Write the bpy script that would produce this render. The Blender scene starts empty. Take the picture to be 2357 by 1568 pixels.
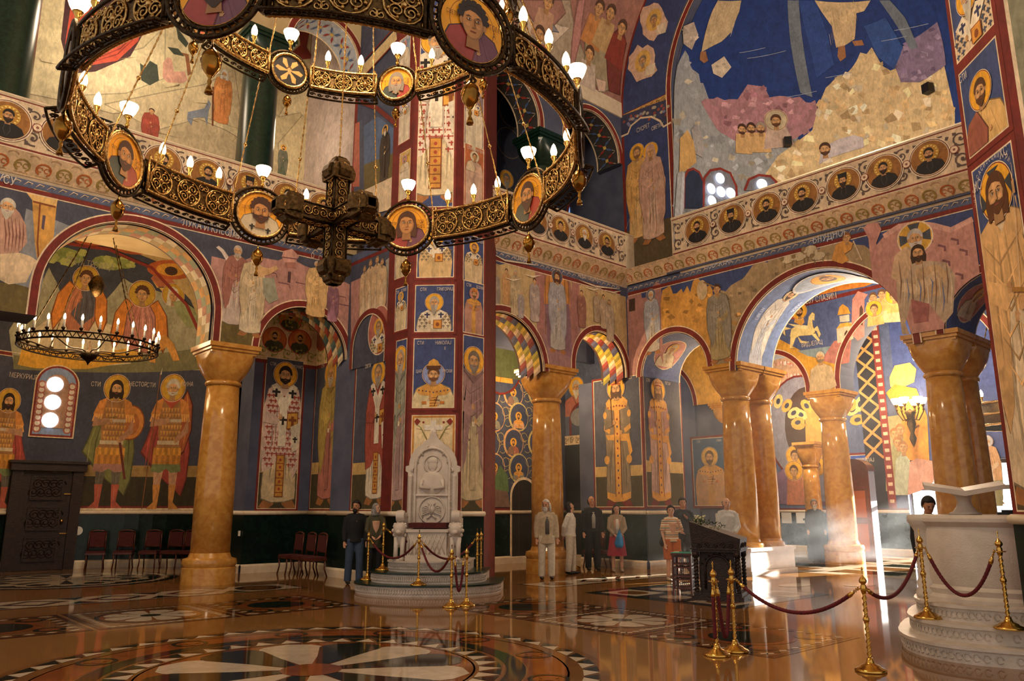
import bpy, math, random
import numpy as np
from mathutils import Vector, Matrix
R = math.radians
scene = bpy.context.scene
col = scene.collection
# ------------------------------------------------------------------ camera
PW, PH, FOC, HOR, EYE = 2357.0, 1568.0, 1790.0, 1170.0, 1.62
PITCH = math.atan((HOR - PH / 2) / FOC)
AZ = R(48.0)
cd = bpy.data.cameras.new('camera'); cam = bpy.data.objects.new('camera', cd); col.objects.link(cam)
cd.sensor_width = 36.0; cd.lens = FOC / PW * 36.0; cd.clip_start = 0.05; cd.clip_end = 400
cam.location = (0, 0, EYE)
_f = Vector((math.cos(AZ) * math.cos(PITCH), math.sin(AZ) * math.cos(PITCH), math.sin(PITCH)))
cam.rotation_euler = _f.to_track_quat('-Z', 'Y').to_euler()
scene.camera = cam
# ------------------------------------------------------------------ light
w = bpy.data.worlds.new('world'); scene.world = w; w.use_nodes = True
w.node_tree.nodes['Background'].inputs[0].default_value = (1.0, 0.88, 0.77, 1)
w.node_tree.nodes['Background'].inputs[1].default_value = 0.68
sl = bpy.data.lights.new('sun', 'SUN'); sl.energy = 90.0; sl.angle = R(0.6); sl.color = (1.0, 0.93, 0.82)
sun = bpy.data.objects.new('sun', sl); col.objects.link(sun)
_sd = Vector((math.cos(R(-12)) * math.cos(R(11)), math.sin(R(-12)) * math.cos(R(11)), math.sin(R(11))))
sun.rotation_euler = _sd.to_track_quat('Z', 'Y').to_euler(); sun.location = (60, 0, 30)
scene.view_settings.view_transform = 'Standard'; scene.view_settings.look = 'None'
scene.view_settings.gamma = 1.0; scene.view_settings.use_curve_mapping = False
scene.view_settings.exposure = 0.0
try:
    scene.cycles.max_bounces = 6; scene.cycles.volume_bounces = 0; scene.cycles.diffuse_bounces = 3
    scene.cycles.glossy_bounces = 3; scene.cycles.transparent_max_bounces = 8; scene.cycles.sample_clamp_indirect = 4.0; scene.cycles.adaptive_threshold = 0.03; scene.cycles.volume_step_rate = 3.0; scene.cycles.volume_max_steps = 96
except Exception:
    pass
random.seed(7)
# ------------------------------------------------------------------ helpers
def srgb(h):
    if not isinstance(h, str): return tuple(h)
    h = h.lstrip('#'); o = []
    for i in (0, 2, 4):
        c = int(h[i:i + 2], 16) / 255.0
        o.append(c / 12.92 if c <= 0.04045 else ((c + 0.055) / 1.055) ** 2.4)
    return tuple(o)
def ray(x, y):
    a = (x - PW / 2) / FOC; b = -(y - PH / 2) / FOC
    fw = math.cos(PITCH) - b * math.sin(PITCH); up = math.sin(PITCH) + b * math.cos(PITCH)
    return Vector((fw * math.cos(AZ) + a * math.sin(AZ), fw * math.sin(AZ) - a * math.cos(AZ), up))
CAMP = Vector((0, 0, EYE))
def gnd(x, y, z=0.0):
    d = ray(x, y); t = (z - EYE) / d.z
    return CAMP + d * t
class Fr:                                   # a flat wall: u to the right, v up
    curved = False
    def __init__(s, o, u, n, v=(0, 0, 1)): s.O = Vector(o); s.U = Vector(u).normalized(); s.N = Vector(n).normalized(); s.V = Vector(v).normalized()
    def px(s, x, y):
        d = ray(x, y); t = (s.O - CAMP).dot(s.N) / d.dot(s.N); p = CAMP + d * t - s.O
        return (p.dot(s.U), p.dot(s.V))
    def p3(s, u, v, d=0.0): return s.O + s.U * u + s.V * v + s.N * d
class Cy:                                   # the inside of a round apse, above zs a quarter dome
    curved = True
    def __init__(s, c, r, d0, r0, zs=99.0): s.c = Vector(c); s.r = r; s.d0 = Vector(d0); s.r0 = Vector(r0); s.zs = zs
    def px(s, x, y):
        d = ray(x, y); o = CAMP - s.c
        a = d.x ** 2 + d.y ** 2; b = 2 * (o.x * d.x + o.y * d.y); c = o.x ** 2 + o.y ** 2 - s.r ** 2
        q = max(b * b - 4 * a * c, 0); t = (-b + math.sqrt(q)) / (2 * a); p = CAMP + d * t
        if p.z > s.zs:
            o = CAMP - Vector((s.c.x, s.c.y, s.zs)); a = d.dot(d); b = 2 * o.dot(d); c = o.dot(o) - s.r ** 2
            q = max(b * b - 4 * a * c, 0); t = (-b + math.sqrt(q)) / (2 * a); p = CAMP + d * t
        e = p - s.c; e.z = 0
        v = p.z if p.z <= s.zs else s.zs + s.r * math.asin(min(1, (p.z - s.zs) / s.r))
        return (s.r * math.atan2(e.dot(s.r0), e.dot(s.d0)), v)
    def p3(s, u, v, d=0.0):
        f = u / s.r; rr = s.r - d; z = v
        if v > s.zs:
            th = (v - s.zs) / s.r; z = s.zs + rr * math.sin(th); rr *= math.cos(th)
        return Vector((s.c.x, s.c.y, z)) + (s.d0 * math.cos(f) + s.r0 * math.sin(f)) * rr
class Bar:                                  # barrel vault along X: u = X, v = arc from the springing
    curved = True
    def __init__(s, cy, zs, r): s.cy = cy; s.zs = zs; s.r = r
    def px(s, x, y):
        d = ray(x, y); oy, oz = -s.cy, EYE - s.zs
        a = d.y ** 2 + d.z ** 2; b = 2 * (oy * d.y + oz * d.z); c = oy * oy + oz * oz - s.r ** 2
        t = (-b + math.sqrt(max(b * b - 4 * a * c, 0))) / (2 * a); p = CAMP + d * t
        return (p.x, s.r * math.atan2(p.z - s.zs, p.y - s.cy))
    def p3(s, u, v, d=0.0):
        a = v / s.r; return Vector((u, s.cy + (s.r - d) * math.cos(a), s.zs + (s.r - d) * math.sin(a)))
class Sof:                                  # the underside of an arch: u around the arch, v through the wall
    curved = True
    def __init__(s, c, U, D, r, zs): s.c = Vector(c); s.U = Vector(U); s.D = Vector(D); s.r = r; s.zs = zs
    def p3(s, u, v, d=0.0):                 # u: angle*r from left springing (below: straight jamb)
        rr = s.r - d
        if u < 0: q = s.U * (-rr) + Vector((0, 0, u))
        elif u > math.pi * s.r: q = s.U * rr + Vector((0, 0, math.pi * s.r - u))
        else:
            a = math.pi - u / s.r; q = s.U * (rr * math.cos(a)) + Vector((0, 0, rr * math.sin(a)))
        return s.c + Vector((0, 0, s.zs)) + q + s.D * v
# ------------------------------------------------------------------ materials
def nt(name):
    m = bpy.data.materials.new(name); m.use_nodes = True
    return m, m.node_tree, m.node_tree.nodes['Principled BSDF']
def mat(name, c, rough=0.6, metal=0.0, c2=None, scale=6.0, bump=0.0, bscale=40.0, emit=None, es=1.0, detail=6.0, spec=None, dist=0.0):
    m, t, b = nt(name); c = srgb(c); n = t.nodes; l = t.links
    b.inputs['Roughness'].default_value = rough; b.inputs['Metallic'].default_value = metal
    if spec is not None: b.inputs['Specular IOR Level'].default_value = spec
    b.inputs['Base Color'].default_value = (*c, 1)
    tc = n.new('ShaderNodeTexCoord')
    if c2 is not None:
        no = n.new('ShaderNodeTexNoise'); no.inputs['Scale'].default_value = scale; no.inputs['Detail'].default_value = detail
        no.inputs['Distortion'].default_value = dist; l.new(tc.outputs['Object'], no.inputs['Vector'])
        ra = n.new('ShaderNodeValToRGB'); ra.color_ramp.elements[0].position = 0.35; ra.color_ramp.elements[1].position = 0.65
        ra.color_ramp.elements[0].color = (*c, 1); ra.color_ramp.elements[1].color = (*srgb(c2), 1)
        l.new(no.outputs['Fac'], ra.inputs['Fac']); l.new(ra.outputs['Color'], b.inputs['Base Color'])
    if bump:
        no2 = n.new('ShaderNodeTexNoise'); no2.inputs['Scale'].default_value = bscale; l.new(tc.outputs['Object'], no2.inputs['Vector'])
        bu = n.new('ShaderNodeBump'); bu.inputs['Strength'].default_value = bump; bu.inputs['Distance'].default_value = 0.02
        l.new(no2.outputs['Fac'], bu.inputs['Height']); l.new(bu.outputs['Normal'], b.inputs['Normal'])
    if emit is not None:
        b.inputs['Emission Color'].default_value = (*srgb(emit), 1); b.inputs['Emission Strength'].default_value = es
    return m
def fresco_mat(name, rough=0.75, bump=0.12, amt=.2):
    m, t, b = nt(name); n = t.nodes; l = t.links
    at = n.new('ShaderNodeAttribute'); at.attribute_name = 'Col'
    tc = n.new('ShaderNodeTexCoord')
    no = n.new('ShaderNodeTexNoise'); no.inputs['Scale'].default_value = 3.0; no.inputs['Detail'].default_value = 9; no.inputs['Roughness'].default_value = 0.7
    l.new(tc.outputs['Object'], no.inputs['Vector'])
    mr = n.new('ShaderNodeMapRange'); mr.inputs[1].default_value = 0.25; mr.inputs[2].default_value = 0.75; mr.inputs[3].default_value = 0.68; mr.inputs[4].default_value = 1.28
    l.new(no.outputs['Fac'], mr.inputs[0])
    mx = n.new('ShaderNodeVectorMath'); mx.operation = 'SCALE'
    mp = n.new('ShaderNodeMapping'); mp.inputs['Scale'].default_value = (6, 6, 2.6); l.new(tc.outputs['Object'], mp.inputs['Vector'])
    n3 = n.new('ShaderNodeTexNoise'); n3.inputs['Scale'].default_value = 1.6; n3.inputs['Detail'].default_value = 5; n3.inputs['Distortion'].default_value = 1.4; l.new(mp.outputs[0], n3.inputs['Vector'])
    m3 = n.new('ShaderNodeMapRange'); m3.inputs[1].default_value = 0.3; m3.inputs[2].default_value = 0.7; m3.inputs[3].default_value = 1 - amt; m3.inputs[4].default_value = 1 + amt; l.new(n3.outputs['Fac'], m3.inputs[0])
    mu = n.new('ShaderNodeMath'); mu.operation = 'MULTIPLY'; l.new(mr.outputs[0], mu.inputs[0]); l.new(m3.outputs[0], mu.inputs[1])
    l.new(at.outputs['Color'], mx.inputs[0]); l.new(mu.outputs[0], mx.inputs['Scale'])
    l.new(mx.outputs[0], b.inputs['Base Color']); b.inputs['Roughness'].default_value = rough
    bu = n.new('ShaderNodeBump'); bu.inputs['Strength'].default_value = bump; bu.inputs['Distance'].default_value = 0.02
    l.new(no.outputs['Fac'], bu.inputs['Height']); l.new(bu.outputs['Normal'], b.inputs['Normal'])
    return m
FRESCO = fresco_mat('fresco_paint'); ICON = fresco_mat('icon_enamel', 0.35, 0.02, .06)
MT = {}
MT['plaster'] = mat('blue_plaster', '#565c74', 0.8, c2='#484e66', scale=2.0, bump=0.1)
MT['rock'] = mat('ochre_plaster', '#c8b288', 0.8, c2='#b59d74', scale=1.5, bump=0.1)
MT['dado'] = mat('green_marble_dado', '#11271f', 0.25, c2='#091712', scale=5, dist=1.2, spec=.35)
MT['cream'] = mat('cream_stone', '#e6d6bc', 0.5, c2='#d8c6a8', scale=8, bump=0.1)
MT['white'] = mat('white_carved_marble', '#d6cabe', 0.42, c2='#c8bcae', scale=5, bump=0.25, bscale=60)
MT['honey'] = mat('honey_marble', '#d6a050', 0.16, c2='#bd8238', scale=7, detail=9, dist=0.4, spec=0.6)
MT['gcol'] = mat('dark_green_marble', '#173428', 0.28, c2='#0c2019', scale=9, dist=1.5)
MT['gold'] = mat('gilt_brass', '#dcb878', 0.24, 1.0, c2='#9a7440', scale=30, bump=0.25, bscale=90)
MT['dgold'] = mat('aged_brass', '#6e5738', 0.36, 1.0, c2='#43341f', scale=25, bump=0.3, bscale=80)
MT['bronze'] = mat('dark_bronze', '#4b3c2a', 0.42, 1.0, c2='#2d241b', scale=25, bump=0.3, bscale=80)
MT['egg'] = mat('polished_bronze', '#a87a36', 0.16, 1.0, c2='#7a5626', scale=8)
MT['brass'] = mat('polished_brass', '#d8ac58', 0.18, 1.0)
MT['wood'] = mat('dark_carved_wood', '#2e1810', 0.5, c2='#1c0e09', scale=12, bump=0.6, bscale=45)
MT['redwood'] = mat('mahogany_wood', '#5e2a18', 0.35, c2='#431c10', scale=9)
MT['velvet'] = mat('burgundy_velvet_rope', '#6b0f1c', 0.8, c2='#4a0812', scale=40)
MT['cushion'] = mat('burgundy_seat_fabric', '#5a1d1c', 0.85, c2='#40120f', scale=30)
MT['red'] = mat('red_border_paint', '#74241b', 0.75, c2='#601c15', scale=5)
MT['bulb'] = mat('lit_bulb', '#fff0d0', 0.5, emit='#ffd49a', es=22.0)
MT['glow'] = mat('bright_window_pane', '#ffffff', 0.5, emit='#eef4ff', es=2.6)
MT['blackish'] = mat('black_plastic', '#0c0c0e', 0.5)
MT['paper'] = mat('white_plastic', '#e8e6df', 0.5)
# ------------------------------------------------------------------ mesh builder
class MB:
    def __init__(s): s.v = []; s.f = []
    def add(s, vs, fs):
        o = len(s.v); s.v += [tuple(q) for q in vs]; s.f += [tuple(i + o for i in f) for f in fs]; return s
    def box(s, c, d, rz=0.0, m=None):
        x, y, z = d[0] / 2, d[1] / 2, d[2] / 2; ca, sa = math.cos(rz), math.sin(rz); vs = []
        for sx, sy, sz in ((-1,-1,-1),(1,-1,-1),(1,1,-1),(-1,1,-1),(-1,-1,1),(1,-1,1),(1,1,1),(-1,1,1)):
            p = Vector((c[0] + sx * x * ca - sy * y * sa, c[1] + sx * x * sa + sy * y * ca, c[2] + sz * z))
            vs.append(m @ p if m else p)
        return s.add(vs, [(0,3,2,1),(4,5,6,7),(0,1,5,4),(1,2,6,5),(2,3,7,6),(3,0,4,7)])
    def prism(s, poly, z0, z1):
        n = len(poly); vs = [(p[0], p[1], z0) for p in poly] + [(p[0], p[1], z1) for p in poly]
        return s.add(vs, [tuple(range(n))[::-1], tuple(range(n, 2 * n))] + [(i, (i + 1) % n, n + (i + 1) % n, n + i) for i in range(n)])
    def lathe(s, prof, c=(0, 0, 0), seg=24, a0=0.0, a1=2 * math.pi, sq=(1, 1), rz=0.0):
        full = abs(a1 - a0 - 2 * math.pi) < 1e-6; k = seg if full else seg + 1; vs = []; fs = []
        for r, z in prof:
            for i in range(k):
                a = a0 + (a1 - a0) * i / seg; x, y = r * math.cos(a) * sq[0], r * math.sin(a) * sq[1]
                vs.append((c[0] + x * math.cos(rz) - y * math.sin(rz), c[1] + x * math.sin(rz) + y * math.cos(rz), c[2] + z))
        for j in range(len(prof) - 1):
            for i in range(seg):
                b = (i + 1) % k; fs.append((j * k + i, j * k + b, (j + 1) * k + b, (j + 1) * k + i))
        if full:
            if prof[0][0] > 1e-5: fs.append(tuple(range(k))[::-1])
            if prof[-1][0] > 1e-5: fs.append(tuple(range((len(prof) - 1) * k, len(prof) * k)))
        return s.add(vs, fs)
    def tube(s, pts, r, seg=6, closed=False, cap=True, flat=1.0, up=None):
        pts = [Vector(p) for p in pts]; n = len(pts); vs = []; fs = []; last = None
        for i, p in enumerate(pts):
            a = pts[(i - 1) % n] if (closed or i > 0) else p; b = pts[(i + 1) % n] if (closed or i < n - 1) else p
            t = (b - a); t = t.normalized() if t.length > 1e-9 else Vector((0, 0, 1))
            if last is None:
                x = (Vector(up) if up else (Vector((0, 0, 1)) if abs(t.z) < 0.9 else Vector((1, 0, 0))))
            else: x = last
            x = (x - t * x.dot(t)); x = x.normalized() if x.length > 1e-6 else t.orthogonal().normalized(); last = x; y = t.cross(x)
            rr = r[i] if isinstance(r, (list, tuple)) else r
            for k in range(seg):
                q = 2 * math.pi * k / seg; vs.append(p + x * (rr * math.cos(q) * flat) + y * (rr * math.sin(q)))
        for i in range(n if closed else n - 1):
            j = (i + 1) % n
            for k in range(seg): m = (k + 1) % seg; fs.append((i * seg + k, i * seg + m, j * seg + m, j * seg + k))
        if cap and not closed: fs += [tuple(range(seg))[::-1], tuple(range((n - 1) * seg, n * seg))]
        return s.add(vs, fs)
    def ball(s, c, r, seg=12, rings=8, sc=(1, 1, 1)):
        pr = [(math.sin(math.pi * i / rings), -math.cos(math.pi * i / rings)) for i in range(rings + 1)]; o = len(s.v)
        s.lathe([(r * a, r * b) for a, b in pr], (0, 0, 0), seg)
        for i in range(o, len(s.v)): x, y, z = s.v[i]; s.v[i] = (c[0] + x * sc[0], c[1] + y * sc[1], c[2] + z * sc[2])
        return s
    def xf(s, m): s.v = [tuple(m @ Vector(q)) for q in s.v]; return s
    def mesh(s, name, mt, smooth=False):
        me = bpy.data.meshes.new(name); me.from_pydata(s.v, [], s.f)
        if mt: me.materials.append(mt)
        if smooth: me.polygons.foreach_set('use_smooth', [True] * len(me.polygons))
        return me
    def build(s, name, mt, parent=None, smooth=False, loc=None, auto=False):
        me = s.mesh(name, mt, smooth or auto)
        if auto:
            try: me.set_sharp_from_angle(angle=R(38))
            except Exception: pass
        o = bpy.data.objects.new(name, me); col.objects.link(o)
        if parent: o.parent = parent
        if loc is not None: o.location = loc
        return o
def tag(o, label=None, cat=None, group=None, kind=None):
    if label: o['label'] = label
    if cat: o['category'] = cat
    if group: o['group'] = group
    if kind: o['kind'] = kind
    return o
def thing(name, label, cat, loc=(0, 0, 0), rz=0.0, group=None):
    o = bpy.data.objects.new(name, None); col.objects.link(o); o.location = loc; o.rotation_euler = (0, 0, rz)
    o.empty_display_size = 0.2
    return tag(o, label, cat, group)
def struct(name, label=None):
    o = bpy.data.objects.new(name, None); col.objects.link(o); return tag(o, label, None, None, 'structure')
def dup(o, parent=None):
    c = o.copy(); col.objects.link(c)
    if parent: c.parent = parent
    for ch in list(o.children): dup(ch, c)
    return c
# ------------------------------------------------------------------ fresco painter: flat coloured shapes laid on a wall
def clip_half(pts, ax, val, keep_less):
    out = []; n = len(pts)
    for i in range(n):
        a, b = pts[i], pts[(i + 1) % n]
        ia = (a[ax] <= val) if keep_less else (a[ax] >= val); ib = (b[ax] <= val) if keep_less else (b[ax] >= val)
        if ia: out.append(a)
        if ia != ib:
            t = (val - a[ax]) / (b[ax] - a[ax]); q = [0, 0]; q[ax] = val; q[1 - ax] = a[1 - ax] + t * (b[1 - ax] - a[1 - ax]); out.append(tuple(q))
    return out
def clip_conv(pts, cl):
    n = len(cl); area = sum(cl[i][0] * cl[(i + 1) % n][1] - cl[(i + 1) % n][0] * cl[i][1] for i in range(n))
    if area < 0: cl = cl[::-1]
    for i in range(n):
        a, b = cl[i], cl[(i + 1) % n]; nx, ny = -(b[1] - a[1]), b[0] - a[0]; out = []; m = len(pts)
        ds = [(p[0] - a[0]) * nx + (p[1] - a[1]) * ny for p in pts]
        for k in range(m):
            p, q = pts[k], pts[(k + 1) % m]; dp, dq = ds[k], ds[(k + 1) % m]
            if dp >= 0: out.append(p)
            if (dp >= 0) != (dq >= 0):
                t = dp / (dp - dq); out.append((p[0] + t * (q[0] - p[0]), p[1] + t * (q[1] - p[1])))
        pts = out
        if len(pts) < 3: return []
    return pts
_gl = {}
def glyphs(s):
    if s not in _gl:
        cu = bpy.data.curves.new('t', 'FONT'); cu.body = s; cu.resolution_u = 2; cu.align_x = 'CENTER'
        o = bpy.data.objects.new('t', cu); me = bpy.data.meshes.new_from_object(o)
        _gl[s] = [[(me.vertices[i].co.x * 0.8, me.vertices[i].co.y * 1.25) for i in p.vertices] for p in me.polygons]
        bpy.data.objects.remove(o); bpy.data.curves.remove(cu); bpy.data.meshes.remove(me)
    return _gl[s]
class Paint:
    step = 0.0005
    def __init__(s, fr, base=0.004, du=0.3):
        s.fr = fr; s.P = []; s.C = []; s.d = []; s.n = 0; s.base = base; s.du = du; s.clip = None; s.T = None
    def at(s, u=0, v=0, sx=1, sy=None, rot=0.0):
        s.T = (u, v, sx, sx if sy is None else sy, math.cos(rot), math.sin(rot)); return s
    def off(s): s.T = None; return s
    def poly(s, pts, c, raw=False):
        if s.T and not raw:
            u, v, sx, sy, ca, sa = s.T; pts = [(u + (x * ca - y * sa) * sx, v + (x * sa + y * ca) * sy) for x, y in pts]
        if s.clip: pts = clip_conv(list(pts), s.clip)
        if len(pts) < 3: return s
        s.n += 1; d = s.n; c = srgb(c); L = [pts]
        if s.fr.curved:
            for ax in (0, 1):
                M = []
                for q in L:
                    lo = min(p[ax] for p in q); hi = max(p[ax] for p in q); k = math.floor(lo / s.du)
                    while k * s.du < hi:
                        r = clip_half(clip_half(q, ax, k * s.du, False), ax, (k + 1) * s.du, True)
                        if len(r) >= 3: M.append(r)
                        k += 1
                L = M
            M = []
            for q in L:          # split each facet along its diagonal so that every piece is flat
                k = math.floor(sum(t[0] for t in q) / len(q) / s.du); j = math.floor(sum(t[1] for t in q) / len(q) / s.du)
                w_ = [(t[0] / s.du - k + t[1] / s.du - j - 1.0, t) for t in q]
                for sg in (1, -1):
                    o = []
                    for i in range(len(w_)):
                        (a, pa), (b, pb) = w_[i], w_[(i + 1) % len(w_)]
                        if a * sg <= 1e-9: o.append(pa)
                        if (a * sg <= 1e-9) != (b * sg <= 1e-9): t = a / (a - b); o.append((pa[0] + t * (pb[0] - pa[0]), pa[1] + t * (pb[1] - pa[1])))
                    if len(o) >= 3: M.append(o)
            L = M
        for q in L: s.P.append(q); s.C.append(c); s.d.append(d)
        return s
    def px(s, pts, c): return s.poly([s.fr.px(*p) for p in pts], c, True)
    def ell(s, u, v, a, b, c, n=20, rot=0.0):
        ca, sa = math.cos(rot), math.sin(rot)
        return s.poly([(u + a * math.cos(t) * ca - b * math.sin(t) * sa, v + a * math.cos(t) * sa + b * math.sin(t) * ca) for t in [2 * math.pi * i / n for i in range(n)]], c)
    def line(s, pts, wd, c, taper=False, closed=False):
        n = len(pts); l = []; r = []
        if closed: pts = list(pts) + [pts[0], pts[1]]; n += 2
        for i, p in enumerate(pts):
            a = pts[max(i - 1, 0)]; b = pts[min(i + 1, n - 1)]; dx, dy = b[0] - a[0], b[1] - a[1]; q = math.hypot(dx, dy) or 1
            h = wd / 2 * ((1 - abs(2 * i / (n - 1) - 1) * 0.85) if taper else 1)
            l.append((p[0] - dy / q * h, p[1] + dx / q * h)); r.append((p[0] + dy / q * h, p[1] - dx / q * h))
        for i in range(n - 1):
            s.n -= (i > 0); s.poly([l[i], l[i + 1], r[i + 1], r[i]], c)
        return s
    def pxl(s, pts, wd, c, taper=False):
        t = s.T; s.T = None; s.line([s.fr.px(*p) for p in pts], wd, c, taper); s.T = t; return s
    def ring(s, u, v, a, b, wd, c, n=28):
        return s.line([(u + a * math.cos(2 * math.pi * i / n), v + b * math.sin(2 * math.pi * i / n)) for i in range(n + 1)], wd, c)
    def rect(s, u0, v0, u1, v1, c): return s.poly([(u0, v0), (u1, v0), (u1, v1), (u0, v1)], c)
    def frame(s, u0, v0, u1, v1, wd, c):
        for q in ((u0, v0, u1, v0 + wd), (u0, v1 - wd, u1, v1), (u0, v0 + wd, u0 + wd, v1 - wd), (u1 - wd, v0 + wd, u1, v1 - wd)):
            s.rect(*q, c); s.n -= 1
        s.n += 1; return s
    def text(s, t, u, v, h, c, rot=0.0):
        ca, sa = math.cos(rot), math.sin(rot); k = s.n
        for g in glyphs(t):
            s.poly([(u + (x * ca - y * sa) * h, v + (x * sa + y * ca) * h) for x, y in g], c); s.n = k
        s.n = k + 1; return s
    def pxt(s, t, x, y, h, c, rot=0.0):
        T = s.T; s.T = None; u, v = s.fr.px(x, y); s.text(t, u, v, h, c, rot); s.T = T; return s
    def build(s, name, parent=None, mt=None):
        V = []; F = []; cc = []; st_ = min(s.step, .03 / max(s.n, 1))
        for q, c, d in zip(s.P, s.C, s.d):
            o = len(V); D = s.base + d * st_
            if s.fr.curved:      # every shape in one facet lies in that facet's own plane
                k = math.floor(sum(p[0] for p in q) / len(q) / s.du); j = math.floor(sum(p[1] for p in q) / len(q) / s.du)
                a00, a10, a01, a11 = (s.fr.p3((k + x) * s.du, (j + y) * s.du, D) for x, y in ((0, 0), (1, 0), (0, 1), (1, 1)))
                up = sum(p[0] / s.du - k + p[1] / s.du - j for p in q) / len(q) > 1
                for p in q:
                    x = p[0] / s.du - k; y = p[1] / s.du - j
                    V.append(tuple(a11 + (a01 - a11) * (1 - x) + (a10 - a11) * (1 - y)) if up else tuple(a00 + (a10 - a00) * x + (a01 - a00) * y))
            else: V += [tuple(s.fr.p3(p[0], p[1], D)) for p in q]
            F.append(tuple(range(o, o + len(q)))); cc += [(*c, 1)] * len(q)
        me = bpy.data.meshes.new(name); me.from_pydata(V, [], F)
        a = me.color_attributes.new('Col', 'FLOAT_COLOR', 'CORNER')
        a.data.foreach_set('color', np.array(cc, dtype=np.float32).ravel())
        me.materials.append(mt or FRESCO)
        o = bpy.data.objects.new(name, me); col.objects.link(o)
        if parent: o.parent = parent
        return o
# ------------------------------------------------------------------ painted figures
SKIN = '#c99a68'; GOLDH = '#eeb034'; CREAM = '#e8d2b0'; REDB = '#78251b'; DK = '#2c1a12'
def sh(c, f):
    c = srgb(c); return tuple(min(1.0, q * f) for q in c)
def head(p, x, y, s, hair='#3d2616', beard=None, skin=SKIN, halo=GOLDH, hr=0.82, style='short', crown=None, ol=True):
    if halo:
        p.ell(x, y + .05 * s, hr * s * 1.06, hr * s * 1.06, CREAM, 28); p.ell(x, y + .05 * s, hr * s * 1.02, hr * s * 1.02, '#7a2418', 28); p.ell(x, y + .05 * s, hr * s * .98, hr * s * .98, halo, 28)
    if style == 'long':
        p.poly([(x - .36 * s, y + .25 * s), (x - .46 * s, y - .2 * s), (x - .4 * s, y - .62 * s), (x - .15 * s, y - .55 * s), (x + .15 * s, y - .55 * s), (x + .4 * s, y - .62 * s), (x + .46 * s, y - .2 * s), (x + .36 * s, y + .25 * s)], hair)
    if style == 'hood':
        p.poly([(x, y + .68 * s), (x - .34 * s, y + .5 * s), (x - .46 * s, y), (x - .55 * s, y - .75 * s), (x + .55 * s, y - .75 * s), (x + .46 * s, y), (x + .34 * s, y + .5 * s)], hair)
    else: p.ell(x, y + .08 * s, .40 * s, .47 * s, hair)
    p.poly([(x - .15 * s, y - .25 * s), (x + .15 * s, y - .25 * s), (x + .2 * s, y - .72 * s), (x - .2 * s, y - .72 * s)], sh(skin, .72))
    if style in ('short', 'bald', 'curly'):
        for e in (-1, 1): p.ell(x + e * .335 * s, y - .04 * s, .06 * s, .11 * s, sh(skin, .85), 8)
    p.ell(x, y - .02 * s, .315 * s, .45 * s, sh(skin, .62)); p.ell(x - .015 * s, y - .01 * s, .285 * s, .425 * s, skin)
    p.ell(x - .03 * s, y + .2 * s, .2 * s, .12 * s, sh(skin, 1.25), 12)
    for e in (-1, 1): p.ell(x + e * .15 * s, y - .1 * s, .07 * s, .055 * s, sh(skin, 1.25), 8)
    if style == 'bald':
        for e in (-1, 1): p.poly([(x + e * .26 * s, y + .3 * s), (x + e * .37 * s, y + .2 * s), (x + e * .37 * s, y - .05 * s), (x + e * .29 * s, y - .02 * s)], hair)
    else:
        o = [(x + .40 * s * math.cos(t), y + .08 * s + .47 * s * math.sin(t)) for t in [R(a) for a in range(-5, 186, 12)]]
        i = [(x - .3 * s, y + .02 * s), (x - .25 * s, y + .2 * s), (x - .1 * s, y + .3 * s), (x + .05 * s, y + .28 * s), (x + .22 * s, y + .2 * s), (x + .3 * s, y + .02 * s)]
        p.poly(o + i, hair)
        if style == 'curly':
            for a in range(0, 181, 22): p.ell(x + .38 * s * math.cos(R(a)), y + .1 * s + .42 * s * math.sin(R(a)), .1 * s, .09 * s, hair, 8)
        for a in (50, 75, 100, 125): p.line([(x + .3 * s * math.cos(R(a)), y + .1 * s + .3 * s * math.sin(R(a))), (x + .38 * s * math.cos(R(a)), y + .1 * s + .42 * s * math.sin(R(a)))], .03 * s, sh(hair, 2.2), True)
    if beard:
        bc, L = beard
        p.poly([(x - .3 * s, y - .02 * s), (x - .27 * s, y - .18 * s), (x - .12 * s, y - .2 * s), (x, y - .17 * s), (x + .12 * s, y - .2 * s), (x + .27 * s, y - .18 * s), (x + .3 * s, y - .02 * s), (x + .31 * s, y - .3 * s), (x + .2 * s, y - .3 * s - L * .45 * s), (x + .03 * s, y - .3 * s - L * s), (x - .05 * s, y - .3 * s - L * .96 * s), (x - .2 * s, y - .3 * s - L * .45 * s), (x - .31 * s, y - .3 * s)], bc)
        for k in (-.14, -.05, .05, .14): p.line([(x + k * s, y - .32 * s), (x + k * .9 * s, y - .3 * s - L * .45 * s), (x + k * .4 * s, y - .3 * s - L * .85 * s)], .025 * s, sh(bc, 1.7 if srgb(bc)[0] < .2 else .6), True)
    p.line([(x - .08 * s, y - .265 * s), (x + .08 * s, y - .265 * s)], .035 * s, '#8a4030')
    for e in (-1, 1):
        p.ell(x + e * .125 * s, y + .045 * s, .075 * s, .042 * s, sh(skin, .5), 10); p.ell(x + e * .125 * s, y + .04 * s, .055 * s, .028 * s, '#e0cdb0', 8); p.ell(x + e * .125 * s + .01 * s, y + .042 * s, .028 * s, .03 * s, DK, 8)
        p.line([(x + e * .05 * s, y + .11 * s), (x + e * .14 * s, y + .135 * s), (x + e * .23 * s, y + .1 * s)], .03 * s, sh(hair, .8), True)
    p.line([(x + .035 * s, y + .1 * s), (x + .045 * s, y - .1 * s), (x + .07 * s, y - .15 * s), (x - .04 * s, y - .165 * s)], .025 * s, sh(skin, .4))
    p.line([(x - .005 * s, y + .08 * s), (x + .005 * s, y - .12 * s)], .03 * s, sh(skin, 1.4), True)
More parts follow.
